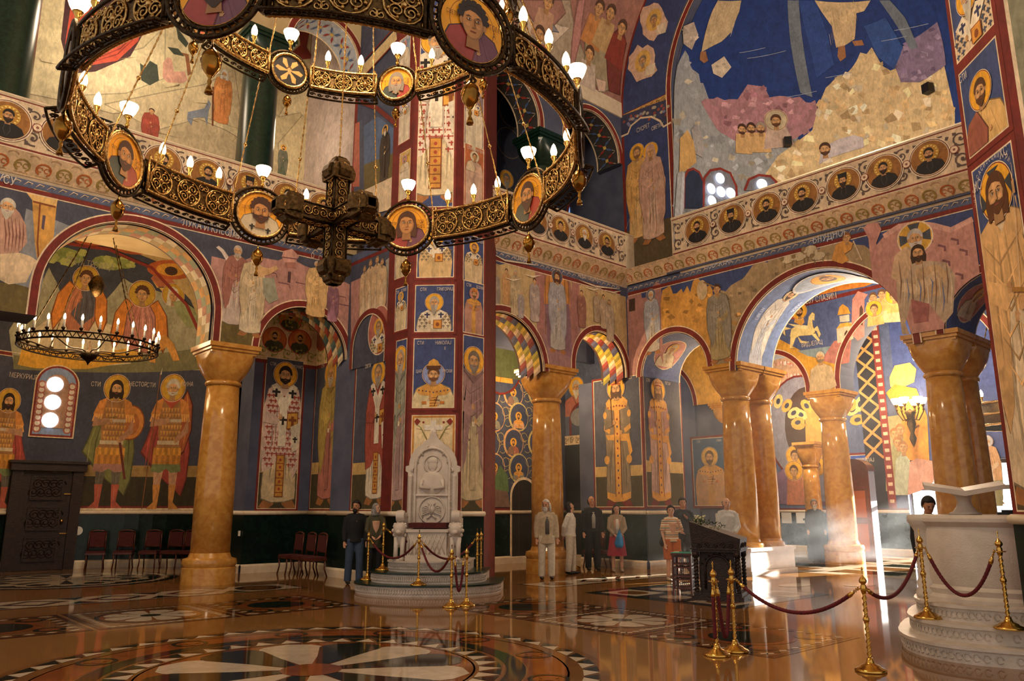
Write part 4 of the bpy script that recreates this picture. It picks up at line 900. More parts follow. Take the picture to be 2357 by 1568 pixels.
p = Paint(FN2); p.rect(-19.85, 5.5, -17.6, 7.2, '#d9bf94'); p.rect(-19.85, 5.46, -17.6, 5.56, REDB); vine(p, -19.85, -17.7, 5.6, 6.1, '#8a8a3a', seed=2, w=.02)
q = FN2.px(742, 775); p.ell(*q, .36, .42, '#a83a20', 24); p.ell(*q, .33, .39, '#7a3a20', 24); p.build('niche_lunette_fresco', WS)
# ------------------------------------------------------------------ apse behind the left arcade
p = Paint(AP, .02); L0, L1 = AP.r * R(-118), AP.r * R(50)
p.rect(L0, 1.55, L1, 5.72, '#43475a'); p.rect(L0, 1.55, L1, 2.5, '#3c3420'); p.rect(L0, 2.5, L1, 2.82, '#a8874e'); p.rect(L0, 5.66, L1, 5.75, REDB); p.rect(L0, 5.64, L1, 5.66, CREAM); p.rect(L0, 5.75, L1, 5.77, CREAM); p.rect(L0, 1.56, L1, 1.62, CREAM); p.rect(L0, 1.62, L1, 1.68, '#7a2c20')
a = AP.px(255, 872); b = AP.px(240, 1170); warrior(p, b[0], b[1], a[1] - b[1], '#7f7f48', '#b08070', 1)
a = AP.px(388, 872); b = AP.px(374, 1172); warrior(p, b[0], b[1], a[1] - b[1], '#a8483c', '#7f8a58', 2, 1, True, 'oval', False)
a = AP.px(-8, 900); b = AP.px(-15, 1170); warrior(p, b[0], b[1], a[1] - b[1], '#a8483c', '#7f8a58', 3, -1)
for tx, x, y in (('МЕРКУРИЈЕ', 52, 872), ('СТИ', 220, 890), ('НЕСТОР', 318, 890), ('СТИ', 348, 892), ('МИНА', 432, 890)): p.pxt(tx, x, y, .15, LTX)
p.build('warrior_saints_fresco', WP)
# the three guests under the oak
p = Paint(AP, .02); v0 = 5.8; p.rect(L0, 5.79, L1, 12.9, '#3f4250')
p.px([(30, 835), (20, 760), (100, 640), (112, 615), (130, 650), (150, 700), (230, 705), (262, 670), (285, 640), (300, 650), (350, 665), (420, 690), (455, 740), (470, 835), (300, 850)], '#a8a488')
p.px([(30, 850), (30, 818), (250, 822), (470, 800), (475, 850), (300, 858)], '#7d7a58')
for x, y, r_ in ((122, 578, 14), (150, 588, 20), (250, 605, 18), (285, 607, 12)): 
    q = AP.px(x, y); p.ell(q[0], q[1], r_ * .028, r_ * .012, '#8c9850', 12)
    for k in range(7): p.ell(q[0] + rng.uniform(-1, 1) * r_ * .025, q[1] + rng.uniform(-1, 1) * r_ * .01, r_ * .008, r_ * .006, '#b5b868', 6)
p.px([(45, 830), (60, 770), (110, 735), (200, 728), (290, 760), (320, 800), (300, 838), (200, 845), (90, 842)], '#d9c8a4'); p.px([(40, 840), (50, 800), (200, 815), (310, 800), (330, 826), (200, 850), (80, 848)], '#e0aa3c')
def angel(x, y, s, robe, mantle, m):
    q = AP.px(x, y); p.at(q[0], q[1], s * m, s)
    for e in (-1, 1): p.poly([(e * .12, .3), (e * .35, .45), (e * .55, .1), (e * .6, -.4), (e * .5, -.75), (e * .3, -.3)], '#8a4a1c'); p.poly([(e * .14, .28), (e * .35, .42), (e * .53, .1), (e * .57, -.38), (e * .5, -.68), (e * .3, -.28)], '#e08a34'); [p.line([(e * (.25 + .07 * k), .3 - .06 * k), (e * (.35 + .05 * k), -.4)], .02, '#a85a20', True) for k in range(4)]
    p.poly([(-.15, .38), (-.3, .1), (-.34, -.4), (-.2, -.7), (.2, -.75), (.34, -.4), (.3, .1), (.15, .38)], sh(robe, .4)); p.poly([(-.14, .36), (-.28, .1), (-.32, -.4), (-.19, -.68), (.19, -.73), (.32, -.4), (.28, .1), (.14, .36)], robe)
    p.poly([(-.1, .36), (.14, .36), (.28, .1), (.3, -.3), (.05, -.55), (-.2, -.3), (0, .1)], mantle)
    for k in range(8): t = -.24 + .07 * k; p.line([(t * .5, .3), (t, 0), (t * 1.1, -.6)], .02, sh(mantle if k > 3 else robe, .5 if k % 2 else 1.4), True)
    head(p, 0, .55, .36, '#5a3418', None, SKIN, '#c9a030', .8, 'curly'); p.off()
angel(188, 695, 1.25, '#c07a58', '#5c5a60', 1); angel(325, 735, 1.35, '#bf7a6a', '#c88a7c', 1)
p.px([(335, 790), (380, 770), (400, 790), (415, 830), (400, 832), (385, 800), (360, 812), (358, 836), (345, 834)], '#d89a4a')
p.px([(348, 640), (368, 615), (430, 640), (440, 668), (400, 660), (362, 660)], '#c0704a'); p.px([(352, 645), (362, 662), (400, 662), (460, 730), (458, 760), (400, 700)], '#e0b45c')
q = AP.px(400, 680); p.at(q[0], q[1], 1.0); head(p, 0, 0, .4, '#d8d0c0', None, SKIN, '#c9a030', .85, 'hood'); p.off()
p.px([(400, 695), (420, 690), (462, 720), (460, 760), (430, 750), (408, 722)], '#9aa070')
# ribs of the vault in front of the dome
p.px([(150, 540), (260, 555), (360, 600), (440, 690), (470, 760), (485, 700), (420, 560), (300, 500), (180, 505)], '#c9ac74')
for x, y in ((200, 540), (305, 562), (395, 620)):
    q = AP.px(x, y); p.ell(q[0], q[1], .8, .3, '#c0602c', 20); p.ell(q[0], q[1], .5, .2, '#e0a038', 16); p.ell(q[0], q[1] - .04, .22, .14, '#4a2c1c', 12)
p.pxl([(135, 555), (250, 572), (350, 615), (430, 700), (462, 770)], .1, '#8c2f22'); p.pxt('СВЕТА ТРОЈИЦА', 205, 614, .22, '#a8a090')
p.build('holy_trinity_fresco', WP)
# ------------------------------------------------------------------ left gallery back wall
p = Paint(FG); p.rect(-4, 8.6, 9.8, 19, '#c9bd98')
def rk(pts, c): p.px(pts, c); p.pxl(pts + [pts[0]], .03, sh(c, .55))
rk([(0, 250), (60, 215), (160, 235), (260, 262), (400, 250), (520, 300), (620, 360), (620, 430), (0, 430)], '#b8a888'); rk([(240, 240), (380, 212), (470, 195), (540, 160), (560, 300), (470, 270), (360, 300)], '#cabb98'); rk([(160, 160), (250, 130), (330, 110), (380, 60), (380, 180), (290, 215), (170, 220)], '#d0c4a0')
p.px([(0, 0), (60, 0), (45, 60), (30, 130), (0, 130)], '#2f3a58'); p.px([(150, 0), (345, 0), (340, 60), (300, 130), (220, 165), (160, 170), (140, 90)], '#43242a'); p.px([(165, 0), (325, 60), (318, 95), (270, 140), (200, 152), (160, 165), (150, 100)], '#b84a34')
for k in range(5): p.pxl([(190 + k * 8, 150 - k * 4), (270 + k * 8, 125 - k * 14), (318, 80 - k * 10)], .03, '#7a2c22', True)
# goat, bush and tree
p.px([(375, 145), (385, 132), (395, 135), (400, 165), (425, 165), (432, 185), (420, 192), (385, 190), (374, 178)], '#c99a8a'); p.px([(432, 175), (426, 130), (412, 120), (434, 125), (440, 170)], '#8a5a3a')
for pts in ([(428, 110), (410, 90), (405, 62), (420, 80), (434, 100)], [(440, 112), (445, 85), (455, 78), (458, 100)], [(424, 130), (400, 125), (385, 108), (410, 112)], [(325, 185), (322, 145), (335, 155), (345, 140), (362, 150), (366, 185), (345, 197)]): p.px(pts, '#3d463c')
# shepherds
def mini(x, yt, yb, c1, c2, seed, **k): pxs(p, x, yt, yb, kind='apostle', c1=c1, c2=c2, seed=seed, feet=False, **k)
mini(512, 160, 290, '#c9824a', '#cf8c50', 31, hair='#d8d8d0', beard=('#d8d8d0', .3), halo=None, style='hood'); p.pxl([(490, 200), (489, 290)], .05, '#6a3c20')
p.px([(432, 258), (470, 250), (480, 230), (486, 240), (480, 255), (476, 290), (470, 270), (445, 272), (440, 290), (430, 275)], '#7a8494')
mini(345, 248, 340, '#9c4a3c', '#a04838', 32, hair='#3d2616', beard=None, halo=None, wx=1.3)
p.px([(0, 310), (70, 330), (160, 360), (620, 470), (620, 500), (0, 420)], '#b5a888')
for k in range(26): x = rng.uniform(0, 610); y = rng.uniform(120, 420); p.pxl([(x, y), (x + rng.uniform(10, 40), y + rng.uniform(-14, 14)), (x + rng.uniform(20, 60), y + rng.uniform(-10, 20))], .02, '#8a7a5c', True)
p.rect(8.35, 8.6, 8.47, 15, REDB); p.rect(8.5, 8.6, 9.8, 16, '#b9aa86')
rk([(640, 330), (700, 260), (740, 240), (775, 300), (780, 420), (640, 420)], '#c4b48e'); rk([(640, 270), (680, 200), (720, 190), (770, 250), (740, 310), (690, 260)], '#cfc09a'); p.px([(740, 110), (775, 160), (780, 260), (755, 215), (740, 220)], '#2c2c38')
mini(650, 335, 410, '#5a6450', '#6a6a5c', 33, hair='#3d2616', halo=GOLDH); mini(715, 342, 430, '#3f4a68', '#5a2a2c', 34, hair='#5a2a2c', beard=None, style='hood')
p.px([(685, 55), (712, 70), (705, 110), (720, 135), (680, 140), (672, 120), (690, 105)], '#7a2c22')
p.build('nativity_fresco', WG)
# gallery side wall figures
p = Paint(Fr((9.84, 0, 0), (0, -1, 0), (-1, 0, 0))); p.rect(-17.3, 8.6, -14.8, 18, '#484e66'); p.rect(-17.35, 8.6, -17.2, 18, REDB); p.rect(-20.2, 8.6, -17.35, 18, '#b9a8a0')
p.px([(818, 285), (828, 280), (828, 430), (812, 430)], '#b0604a'); p.px([(838, 290), (870, 268), (912, 300), (912, 410), (838, 440)], '#56688c'); p.px([(838, 380), (912, 350), (912, 430), (838, 460)], OLIVE)
pxs(p, 886, 293, 420, kind='monk', c1='#4a3a2c', c2='#3d3026', hair='#2c2420', beard=('#d8d0c0', .5), style='hood', seed=41); p.px([(838, 440), (912, 405), (912, 480), (838, 500)], '#d9c3a4'); p.pxl([(832, 235), (870, 250), (912, 285)], .12, REDB)
p.pxl([(832, 170), (915, 80)], .35, '#d9c090'); p.pxl([(832, 185), (915, 95)], .05, REDB); p.pxl([(832, 150), (915, 60)], .05, REDB)
p.build('monk_gallery_fresco', WG)
# ------------------------------------------------------------------ throne pier
def bpan(x, yb, **k):
    def f(p, u0, v0, u1, v1):
        W = min((u1 - u0) * .96, (v1 - v0) * .86); o = max(0, v1 - v0 - W * 1.22); c = (u0 + u1) / 2; c1 = k.get('c1', '#d8c49c'); p.poly([(c - W * .46, v0), (c - W * .49, v0 + o + .02), (c + W * .49, v0 + o + .02), (c + W * .46, v0)], c1); [p.line([(c + W * x, v0), (c + W * x * .9, v0 + o)], .025, sh(c1, (.6, 1.25)[i % 2]), True) for i, x in enumerate((-.38, -.25, -.1, .08, .22, .36))]; p.rect(c - W * .1, v0, c + W * .1, v0 + o, '#cf9a48' if k.get('kind') == 'king' else sh(c1, .85)); bust(p, c, v0 + o, W, **k)
        for e, t in ((-1, 'СТИ'), (1, k.get('nm', 'ГРИГОРИЈЕ') if False else ('ГРИГОРИЈЕ', 'БОРИС', 'ЈОВАН', 'САВА')[k.get('seed', 0) % 4])): p.text(t, (u0 + u1) / 2 + e * (u1 - u0) * .3, v1 - .13, .085, LTX)
    return f
def pn2(fr, x0, y0, x1, y1, **k): panel(fr, x0, y0, x1, y1, 'icon_fresco', PP, bpan((x0 + x1) / 2, y0, **k), bg=k.pop('bg', BL2) if 'bg' in k else BL2, brd=.05)
WHT = '#d9c9ac'
pn2(FP2, 958, 640, 1047, 508, kind='bishop', c1='#d8b884', hair='#c8c0b0', beard=('#c8c0b0', .7), seed=1)
pn2(FP2, 953, 765, 1046, 655, kind='bishop', c1=WHT, hair='#b0a698', beard=('#b0a698', .7), seed=0)
p = None
def tsar(p, u0, v0, u1, v1):
    bust(p, (u0 + u1) / 2, v0, .98, 'king', '#dccb9f', '#dccb9f', '#6a4426', ('#6a4426', .15), 'short', '#8f9ccc', 2); p.at((u0 + u1) / 2, v0 + .71, .98)
    p.poly([(-.15, .12), (-.16, .2), (.16, .2), (.15, .12)], '#5a3418'); p.poly([(-.14, .2), (-.1, .3), (0, .36), (.1, .3), (.14, .2)], '#d8a044'); p.off()
    p.text('СТИ', u0 + .14, v1 - .13, .09, LTX); p.text('НИКОЛАЈ', u1 - .24, v1 - .13, .09, LTX); p.text('II', u1 - .2, v1 - .25, .08, LTX); p.text('ЦАР', u0 + .12, v0 + .75, .08, LTX); p.text('РУСКИ', u1 - .14, v0 + .75, .08, LTX)
panel(FP2, 948, 940, 1048, 778, 'emperor_fresco', PP, tsar, BL2, .05)
def orn(p, u0, v0, u1, v1):
    p.frame(u0, v0, u1, v1, .04, '#c88a3c'); c = (u0 + u1) / 2
    for e in (-1, 1):
        for k in range(7): p.line([(c + e * .03, v0 + .55), (c + e * (.1 + .03 * k), v0 + .75 + .05 * k), (c + e * (.2 + .035 * k), v0 + .72 + .07 * k - .05 * (6 - k))], .018, ('#7d8a4a', '#a8885a', '#8c3a30')[k % 3], True)
        for y in (v1 - .12, v0 + .5): p.poly([(c + e * .28, y), (c + e * .36, y + .07), (c + e * .42, y), (c + e * .36, y - .09)], '#8c2f22'); p.ell(c + e * .22, y - .02, .025, .025, '#8c2f22', 8)
    cross(p, c, v1 - .3, .34, '#efe6d6', 1.2)
panel(FP2, 944, 1100, 1049, 955, 'cross_ornament_fresco', PP, orn, '#e4cfa4', .05)
def bigb(p, u0, v0, u1, v1): saint(p, (u0 + u1) / 2, v0 + .12, v1 - v0 - .2, 'bishop', '#dcc8a2', '#ead8c4', '#8a8378', ('#b5ab9c', .5), seed=9, wx=1.05)
panel(FP2, 957, 478, 1050, 60, 'great_bishop_fresco', PP, bigb, BL2, .05); panel(FP2, 964, 45, 1050, -200, 'upper_fresco', PP, None, BL2, .05)
def tall(x, yt, yb, **k):
    def f(p, u0, v0, u1, v1):
        p.rect(u0, v0, u1, v0 + .35, '#4a4228'); a = p.fr.px(x, yt); b = p.fr.px(x, yb); saint(p, (u0 + u1) / 2, b[1], a[1] - b[1], **k)
    return f
panel(FP3, 1060, 1180, 1114, 778, 'monk_fresco', PP, tall(1087, 806, 1165, kind='monk', c1='#c9b690', c2='#9c7a78', hair='#7a6a5c', beard=('#8a8078', .35), seed=13, wx=.95), BL2, .045)
panel(FP1, 900, 1180, 938, 778, 'hermit_fresco', PP, tall(918, 806, 1165, kind='monk', c1='#b99a94', c2='#9a9a88', hair='#b0a698', beard=('#b0a698', .9), style='bald', seed=14, wx=.85), BL2, .04)
for y0, y1, hl, cr, sd, kd in ((645, 550, GOLDH, None, 3, 'bishop'), (765, 655, '#c98a7c', '#c98a3c', 1, 'king')):
    panel(FP3, 1065, y0, 1114, y1, 'icon_fresco', PP, bpan(0, 0, kind=kd, c1='#dcc49a' if kd == 'bishop' else '#b98a78', hair='#7a5a40' if kd == 'bishop' else '#6a5038', beard=('#6a5038', .3), halo=hl, crown=cr, seed=sd), BL2, .045)
for k, (y0, y1) in enumerate(((470, 345), (340, 215), (205, 80), (75, -60))):
    panel(FP3, 1067, y0, 1114, y1, 'icon_fresco', PP, bpan(0, 0, kind=('apostle', 'bishop')[k % 2], c1=('#c9a894', '#d8cab0', '#d8a050', '#d8c4a0')[k], hair=('#6a4a30', '#a89c90')[k % 2], beard=(None, ('#a89c90', .5))[k % 2], halo=('#d8ccb0', '#a89098', GOLDH, GOLDH)[k], seed=k), ('#b5663c', '#8c7a84', '#56688c', '#56688c')[k], .045)
    panel(FP1, 917, y0 - 5, 946, y1 - 5, 'icon_fresco', PP, bpan(0, 0, kind=('apostle', 'bishop')[k % 2], c1='#d8c8b0', hair='#8a7a68', beard=('#8a7a68', .3), halo=('#c08a98', GOLDH)[k % 2], seed=k + 3), ('#c9a04a', '#a89cb0', '#8c9ab0', '#56688c')[k], .045)
for k, (y0, y1) in enumerate(((645, 530), (765, 655))): panel(FP1, 908, y0, 940, y1, 'icon_fresco', PP, bpan(0, 0, kind='bishop', seed=k), BL2, .045)
# ------------------------------------------------------------------ right pier
def qb(**k):
    def f(p, u0, v0, u1, v1): bust(p, (u0 + u1) / 2, v0, .93, **k); p.text('СТИ', u0 + .14, v1 - .16, .1, LTX); p.text(k.get('crown') or '', u1 - .2, v1 - .3, .1, LTX)
    return f
def qpan(z0, z1, name, fn):
    p = Paint(FQ); u0, u1 = -.42, .42; p.rect(-.495, z0 - .07, .495, z1 + .07, REDB); p.rect(u0, z0, u1, z1, CREAM); p.rect(u0 + .02, z0 + .02, u1 - .02, z1 - .02, '#3c4c7e'); p.clip = [(u0 + .02, z0 + .02), (u1 - .02, z0 + .02), (u1 - .02, z1 - .02), (u0 + .02, z1 - .02)]; fn(p, u0, z0, u1, z1); p.build(name, QQ)
def christ(p, u0, v0, u1, v1):
    p.rect(u0, v0, u1, v0 + .6, '#5c4a30'); p.rect(u0, v0 + .6, u1, v0 + 1.2, '#7a6a42'); H = 3.75; saint(p, .03, v0 + .1, H, 'apostle', '#e0c8a4', '#d8ac74', '#5a3418', ('#5a3418', .22), 'long', '#eaa92c', 21, wx=.95)
    p.at(.03, v0 + .1 + H * .925, H)
    for a in (90, 0, 180): p.poly([(.05 * math.cos(R(a)) - .02 * math.sin(R(a)), .06 * math.sin(R(a)) + .02 * math.cos(R(a))), (.088 * math.cos(R(a - 22)), .088 * math.sin(R(a - 22))), (.088 * math.cos(R(a + 22)), .088 * math.sin(R(a + 22)))], '#3a4048')
    head(p, 0, 0, .13, '#5a3418', ('#5a3418', .22), SKIN, None, .7, 'long')
    p.at(.03, v0 + .1, H); p.line([(.1, .99), (.055, .6)], .016, '#d8c0a0', True); p.line([(.02, .615), (.09, .595)], .014, '#a87838'); hand(p, .055, .575, .026, SKIN, False); hand(p, .1, .9, .026); p.line([(.13, .7), (.11, .88)], .035, '#d8ac74'); p.off()
    p.text('ИС', u0 + .13, v1 - .3, .14, LTX); p.text('ХС', u1 - .13, v1 - .14, .14, LTX)
    for i, ch in enumerate('МАЧЕМ САСИЈЕЦАМ ГРИЈЕХЕ'): a = R(175 - i * 7.6); p.text(ch, .03 + .42 * math.cos(a), v0 + .1 + H * .92 + .42 * math.sin(a), .07, LTX, a - R(90))
qpan(1.58, 5.62, 'sword_bearer_fresco', christ)
qpan(5.78, 6.92, 'icon_fresco', qb(kind='apostle', c1='#d8b070', c2='#9c5a48', hair='#5a3a20', beard=('#5a3a20', .3), seed=2, halo='#eaa92c'))
qpan(7.06, 8.2, 'icon_fresco', qb(kind='bishop', c1='#d8bfa0', c2='#7a8ab0', hair='#c8c0b0', beard=('#d0c8b8', .9), seed=6, halo='#eaa92c'))
qpan(8.35, 9.5, 'icon_fresco', qb(kind='bishop', seed=7)); qpan(9.65, 10.8, 'icon_fresco', qb(kind='bishop', seed=8))
p = Paint(FQ2); p.rect(-2.16, 1.55, -2.08, 11, REDB); p.rect(-2.08, 1.55, .4, 11, '#8c8a70'); p.rect(-2.08, 1.55, -2.04, 11, CREAM)
for k in range(30): x = rng.uniform(-2, 0); y = rng.uniform(2, 10); p.line([(x, y), (x + .2, y + .4), (x + .1, y + .9)], .04, rng.choice(('#6a6848', '#a8a07c', '#484e66')), True)
p.build('pier_side_fresco', QQ)
# ------------------------------------------------------------------ far side wall of the right arm
rng = random.Random(5)
CC = [C1, C2]; p = Paint(FC); spandrel_bg(p, 10.7, 17.4, CC, '#424c70')
band(p, FC, CC, [(1122, 598), (1150, 610), (1190, 600), (1215, 612), (1232, 618), (1250, 640), (1310, 645), (1330, 655), (1400, 662), (1440, 680)], '#c3a878')
band(p, FC, CC, [(1240, 700), (1262, 690), (1330, 700), (1335, 720)], '#a07a7a')
p.px([(1232, 620), (1240, 612), (1250, 622), (1252, 790), (1236, 770)], '#a8746c'); p.px([(1317, 640), (1325, 634), (1334, 645), (1330, 800), (1312, 800)], '#a8746c')
q0 = FC.px(1282, 660); p.ell(q0[0], q0[1] - .35, .62, 1.05, '#a8746c', 24); p.ell(q0[0], q0[1] - .35, .5, .93, '#c98a44', 24)
for k in range(7): p.line([(q0[0] - .45 + .15 * k, q0[1] - 1.4), (q0[0] - .45 + .15 * k, q0[1] + .3)], .03, '#8a5a30')
p.px([(1253, 700), (1310, 700), (1318, 825), (1262, 800)], '#8a6672')
pxs(p, 1283, 625, 812, kind='apostle', c1='#b3aca4', c2='#a8a4a8', hair='#5a3418', beard=('#5a3418', .2), style='long', halo='#4f5664', seed=51)
for i, (x, t, b, c) in enumerate(((1140, 622, 712, '#b8aca0'), (1165, 618, 705, '#cfa06a'), (1186, 622, 730, '#c9b48e'), (1230, 640, 745, '#b9a8a0'), (1198, 670, 735, '#b0a4a0'))): pxs(p, x, t, b, kind='apostle', c1=c, c2=sh(c, .85), hair=('#a89a88', '#4a3020')[i % 2], beard=(('#a89a88', .25), None)[i % 2], halo=None, seed=52 + i, feet=False)
for i, (x, t, b, c) in enumerate(((1338, 668, 758, '#9c6a5c'), (1372, 672, 745, '#b09a80'), (1388, 678, 760, '#c0a88c'), (1402, 690, 790, '#b8a48c'))): pxs(p, x, t, b, kind='apostle', c1=c, c2=sh(c, .85), hair=('#4a3020', '#8a7460')[i % 2], beard=(None, ('#8a7460', .25))[i % 2], halo=None, seed=62 + i, feet=False)
for x, y in ((1160, 640), (1205, 632), (1345, 662), (1390, 668)): p.pxl([(x, y), (x + 20, y + 6), (x + 38, y + 2)], .05, '#e0d0b4', True)
p.pxl([(1124, 580), (1160, 600), (1200, 606), (1238, 612)], .06, '#d8c8b0', True); p.pxl([(1330, 645), (1370, 660), (1425, 666)], .06, '#d8c8b0', True)
for i in range(60):
    x = rng.uniform(1130, 1420); y = rng.uniform(640, 780); u, v = FC.px(x, y)
    if v > bot(CC, u) + .15: p.pxl([(x, y), (x + rng.uniform(-6, 6), y + rng.uniform(5, 22))], .02, rng.choice(('#7a5a4a', '#d8c8a8', '#5a6088')), True)
p.pxt('ТОМИНО', 1198, 602, .15, LTX); p.pxt('НЕВЈЕРОВАЊЕ', 1352, 645, .14, LTX)
p.build('doubting_apostle_fresco', WC)
# ------------------------------------------------------------------ end wall of the right arm
BB = [B1, B2, B3]; p = Paint(FB); spandrel_bg(p, -14.25, -1.5, BB, '#3c4a7a')
band(p, FB, BB, [(1443, 700), (1455, 690), (1515, 680), (1525, 690)], '#b08078')
p.px([(1443, 690), (1450, 672), (1475, 668), (1478, 690), (1470, 835), (1448, 838)], '#b08078'); p.px([(1502, 660), (1510, 648), (1522, 655), (1527, 840), (1508, 780)], '#b08078'); p.px([(1448, 690), (1462, 686), (1462, 715), (1448, 718)], '#4a3428')
L = [(1521, 700)] + jag(1527, 665, 1590, 660, 8, 14, rng) + jag(1598, 640, 1640, 672, 5, 10, rng)
band(p, FB, BB, L, '#d29a48')
L2 = [(1640, 690)] + jag(1650, 680, 1720, 630, 6, 8, rng) + jag(1735, 610, 1800, 590, 6, 10, rng) + jag(1815, 560, 1900, 570, 6, 8, rng) + [(1930, 560), (1990, 565), (2010, 580)]
band(p, FB, BB, L2, '#a8906c')
for i in range(260):
    x = rng.uniform(1524, 2000); y = rng.uniform(560, 840); u, v = FB.px(x, y); lim = 1640
    top = 665 if x < 1640 else (690 - (x - 1640) * .45 if x < 1820 else 575)
    if y > top + 6 and v > bot(BB, u) + .2:
        s = rng.uniform(5, 12); a = rng.uniform(0, 6.28); q = [(x + s * math.cos(a + j * 1.57) * rng.uniform(.5, 1.1), y + s * .8 * math.sin(a + j * 1.57) * rng.uniform(.5, 1.1)) for j in range(4)]
        p.px(q, sh('#d29a48' if x < 1640 else ('#c89a58' if y > 720 else '#a8906c'), rng.choice((.5, .75, 1.3, 1.6))))
pxs(p, 1501, 668, 815, kind='apostle', c1='#c3b8a8', c2='#aeb0b8', hair='#c8c0b0', beard=('#c8c0b0', .3), halo='#6a7080', seed=71)
pxs(p, 1655, 652, 835, kind='apostle', c1='#a89468', c2='#8f8676', hair='#4a3020', beard=None, halo=None, seed=72, wx=1.1); q = FB.px(1617, 668); p.ell(q[0], q[1], .17, .28, '#c9b088', 14); p.pxl([(1620, 650), (1648, 662)], .04, '#8a6a40')
for x, y in ((1815, 598), (1842, 592), (1868, 582), (1885, 590), (1865, 575)): q = FB.px(x, y); p.ell(q[0], q[1], .17, .1, '#c9b898', 12); p.ell(q[0] - .16, q[1] + .05, .06, .06, '#8a7450', 8); [p.line([(q[0] + e, q[1] - .05), (q[0] + e, q[1] - .18)], .025, '#8a7450') for e in (-.1, .1)]
p.px([(1915, 600), (1925, 565), (1945, 552), (1965, 560), (1960, 575), (1945, 585), (1955, 600), (1940, 608)], '#d89a4c'); q = FB.px(1950, 548); p.at(q[0], q[1], 1); head(p, 0, 0, .25, '#8a5a2c', None, SKIN, None); p.off(); p.pxl([(1965, 555), (1985, 600)], .03, '#d8c0a0')
L3 = [(1998, 530), (2010, 575), (2035, 545), (2070, 522), (2110, 515), (2150, 520), (2190, 530), (2240, 505)]
band(p, FB, BB, L3, '#c49084'); p.px([(1988, 525), (2000, 515), (2022, 512), (2030, 528), (2018, 560), (2030, 640), (2012, 640), (2005, 560)], '#c08a80')
p.pxl([(2035, 545), (2070, 522), (2110, 515), (2150, 520), (2190, 530), (2240, 505)], .12, '#d8a89a')
for x, y in ((2130, 545), (2160, 565), (2190, 550), (2210, 575), (2170, 600), (2200, 630), (2100, 560)): p.pxl([(x, y), (x + 16, y + 4), (x + 16, y + 14)], .05, '#80545a')
q = FB.px(2107, 548); p.ell(q[0], q[1], .38, .38, CREAM, 24); p.ell(q[0], q[1], .35, .35, '#d8a844', 24)
for a in (0, 90, 180): p.poly([(q[0], q[1]), (q[0] + .35 * math.cos(R(a - 22)), q[1] + .35 * math.sin(R(a - 22))), (q[0] + .35 * math.cos(R(a + 22)), q[1] + .35 * math.sin(R(a + 22)))], '#4a4e58')
p.px([(2060, 590), (2085, 568), (2110, 575), (2130, 600), (2180, 605), (2200, 635), (2195, 720), (2175, 745), (2140, 700), (2100, 690), (2085, 745), (2095, 770), (2078, 770), (2068, 700)], '#bfa88c')
p.px([(2060, 590), (2085, 568), (2105, 585), (2090, 640), (2068, 650), (2052, 640)], '#d0b08c'); p.px([(2110, 620), (2160, 610), (2185, 630), (2165, 680), (2120, 690), (2100, 665)], '#c9a880'); p.px([(2068, 650), (2110, 655), (2150, 625), (2160, 640), (2115, 680), (2072, 670)], '#d8bc98')
p.at(q[0], q[1], 1); head(p, 0, -.02, .42, '#c8c0b8', ('#c8c0b8', .5), SKIN, None); p.off(); q2 = FB.px(2114, 583); p.at(q2[0], q2[1], 1); head(p, 0, 0, .36, '#3d2818', ('#3d2818', .3), SKIN, None, .7, 'long'); p.off()
for k in range(14): x = 2070 + k * 9; p.pxl([(x, 600 + (k % 3) * 20), (x + 6, 650 + (k % 4) * 14), (x + 3, 700 + (k % 2) * 20)], .03, ('#8a6a54', '#e0cbb0', '#7a80a0')[k % 3], True)
p.px([(2098, 690), (2140, 700), (2138, 740), (2105, 745)], '#a86a64'); p.pxt('ПОВРАТАК', 1655, 614, .2, '#c8ccdc'); p.pxt('БЛУДНОГ', 1912, 552, .22, '#c8ccdc')
p.build('prodigal_son_fresco', WB)
# saints embracing, upper left of the end wall
p = Paint(FB); p.rect(-14.22, 8.05, -12.5, 13.55, '#364474'); p.rect(-14.22, 8.1, -12.5, 9.75, '#5a4c34'); p.rect(-14.22, 13.3, -12.5, 13.6, '#c9a060'); p.rect(-14.22, 13.24, -12.5, 13.32, REDB); p.rect(-14.22, 13.58, -12.5, 13.66, REDB); p.rect(-12.5, 8.05, -12.36, 13.6, REDB); p.rect(-14.25, 8.05, -14.15, 20, REDB)
vine(p, -14.15, -12.5, 13.33, 13.57, '#7a5a30', w=.03)
p.px([(1430, 312), (1445, 305), (1452, 288), (1475, 270), (1500, 268), (1520, 278), (1528, 290), (1545, 280), (1545, 225), (1428, 268)], '#3a3e5c')
for k in range(30): x = rng.uniform(1432, 1540); y = rng.uniform(235 + (1545 - x) * .3, 262 + (1545 - x) * .3); q = FB.px(x, y); p.ell(q[0], q[1], .06, .05, rng.choice(('#a8a08c', '#8c4a40', '#7a80a0')), 8)
p.pxl([(1430, 315), (1446, 308), (1453, 290), (1475, 272), (1500, 269), (1520, 279), (1528, 292), (1545, 282)], .06, CREAM)
pxs(p, 1470, 335, 555, kind='apostle', c1='#dcb478', c2='#d8a864', hair='#8a6a48', beard=('#8a6a48', .2), seed=81, halo=GOLDH); pxs(p, 1502, 332, 558, kind='apostle', c1='#cfae98', c2='#c8a08c', hair='#c8a08c', beard=None, style='hood', seed=82, halo=GOLDH)
for k in range(16): x = rng.uniform(1450, 1525); y = rng.uniform(420, 540); p.pxl([(x, y), (x + rng.uniform(-8, 8), y + 25)], .04, rng.choice(('#a87048', '#e8d4b8')), True)
p.pxt('СУСРЕТ', 1482, 300, .16, LTX); p.pxt('СВЕТИХ', 1515, 296, .14, LTX); p.build('embracing_saints_fresco', WB)
p = Paint(FB); n = 26
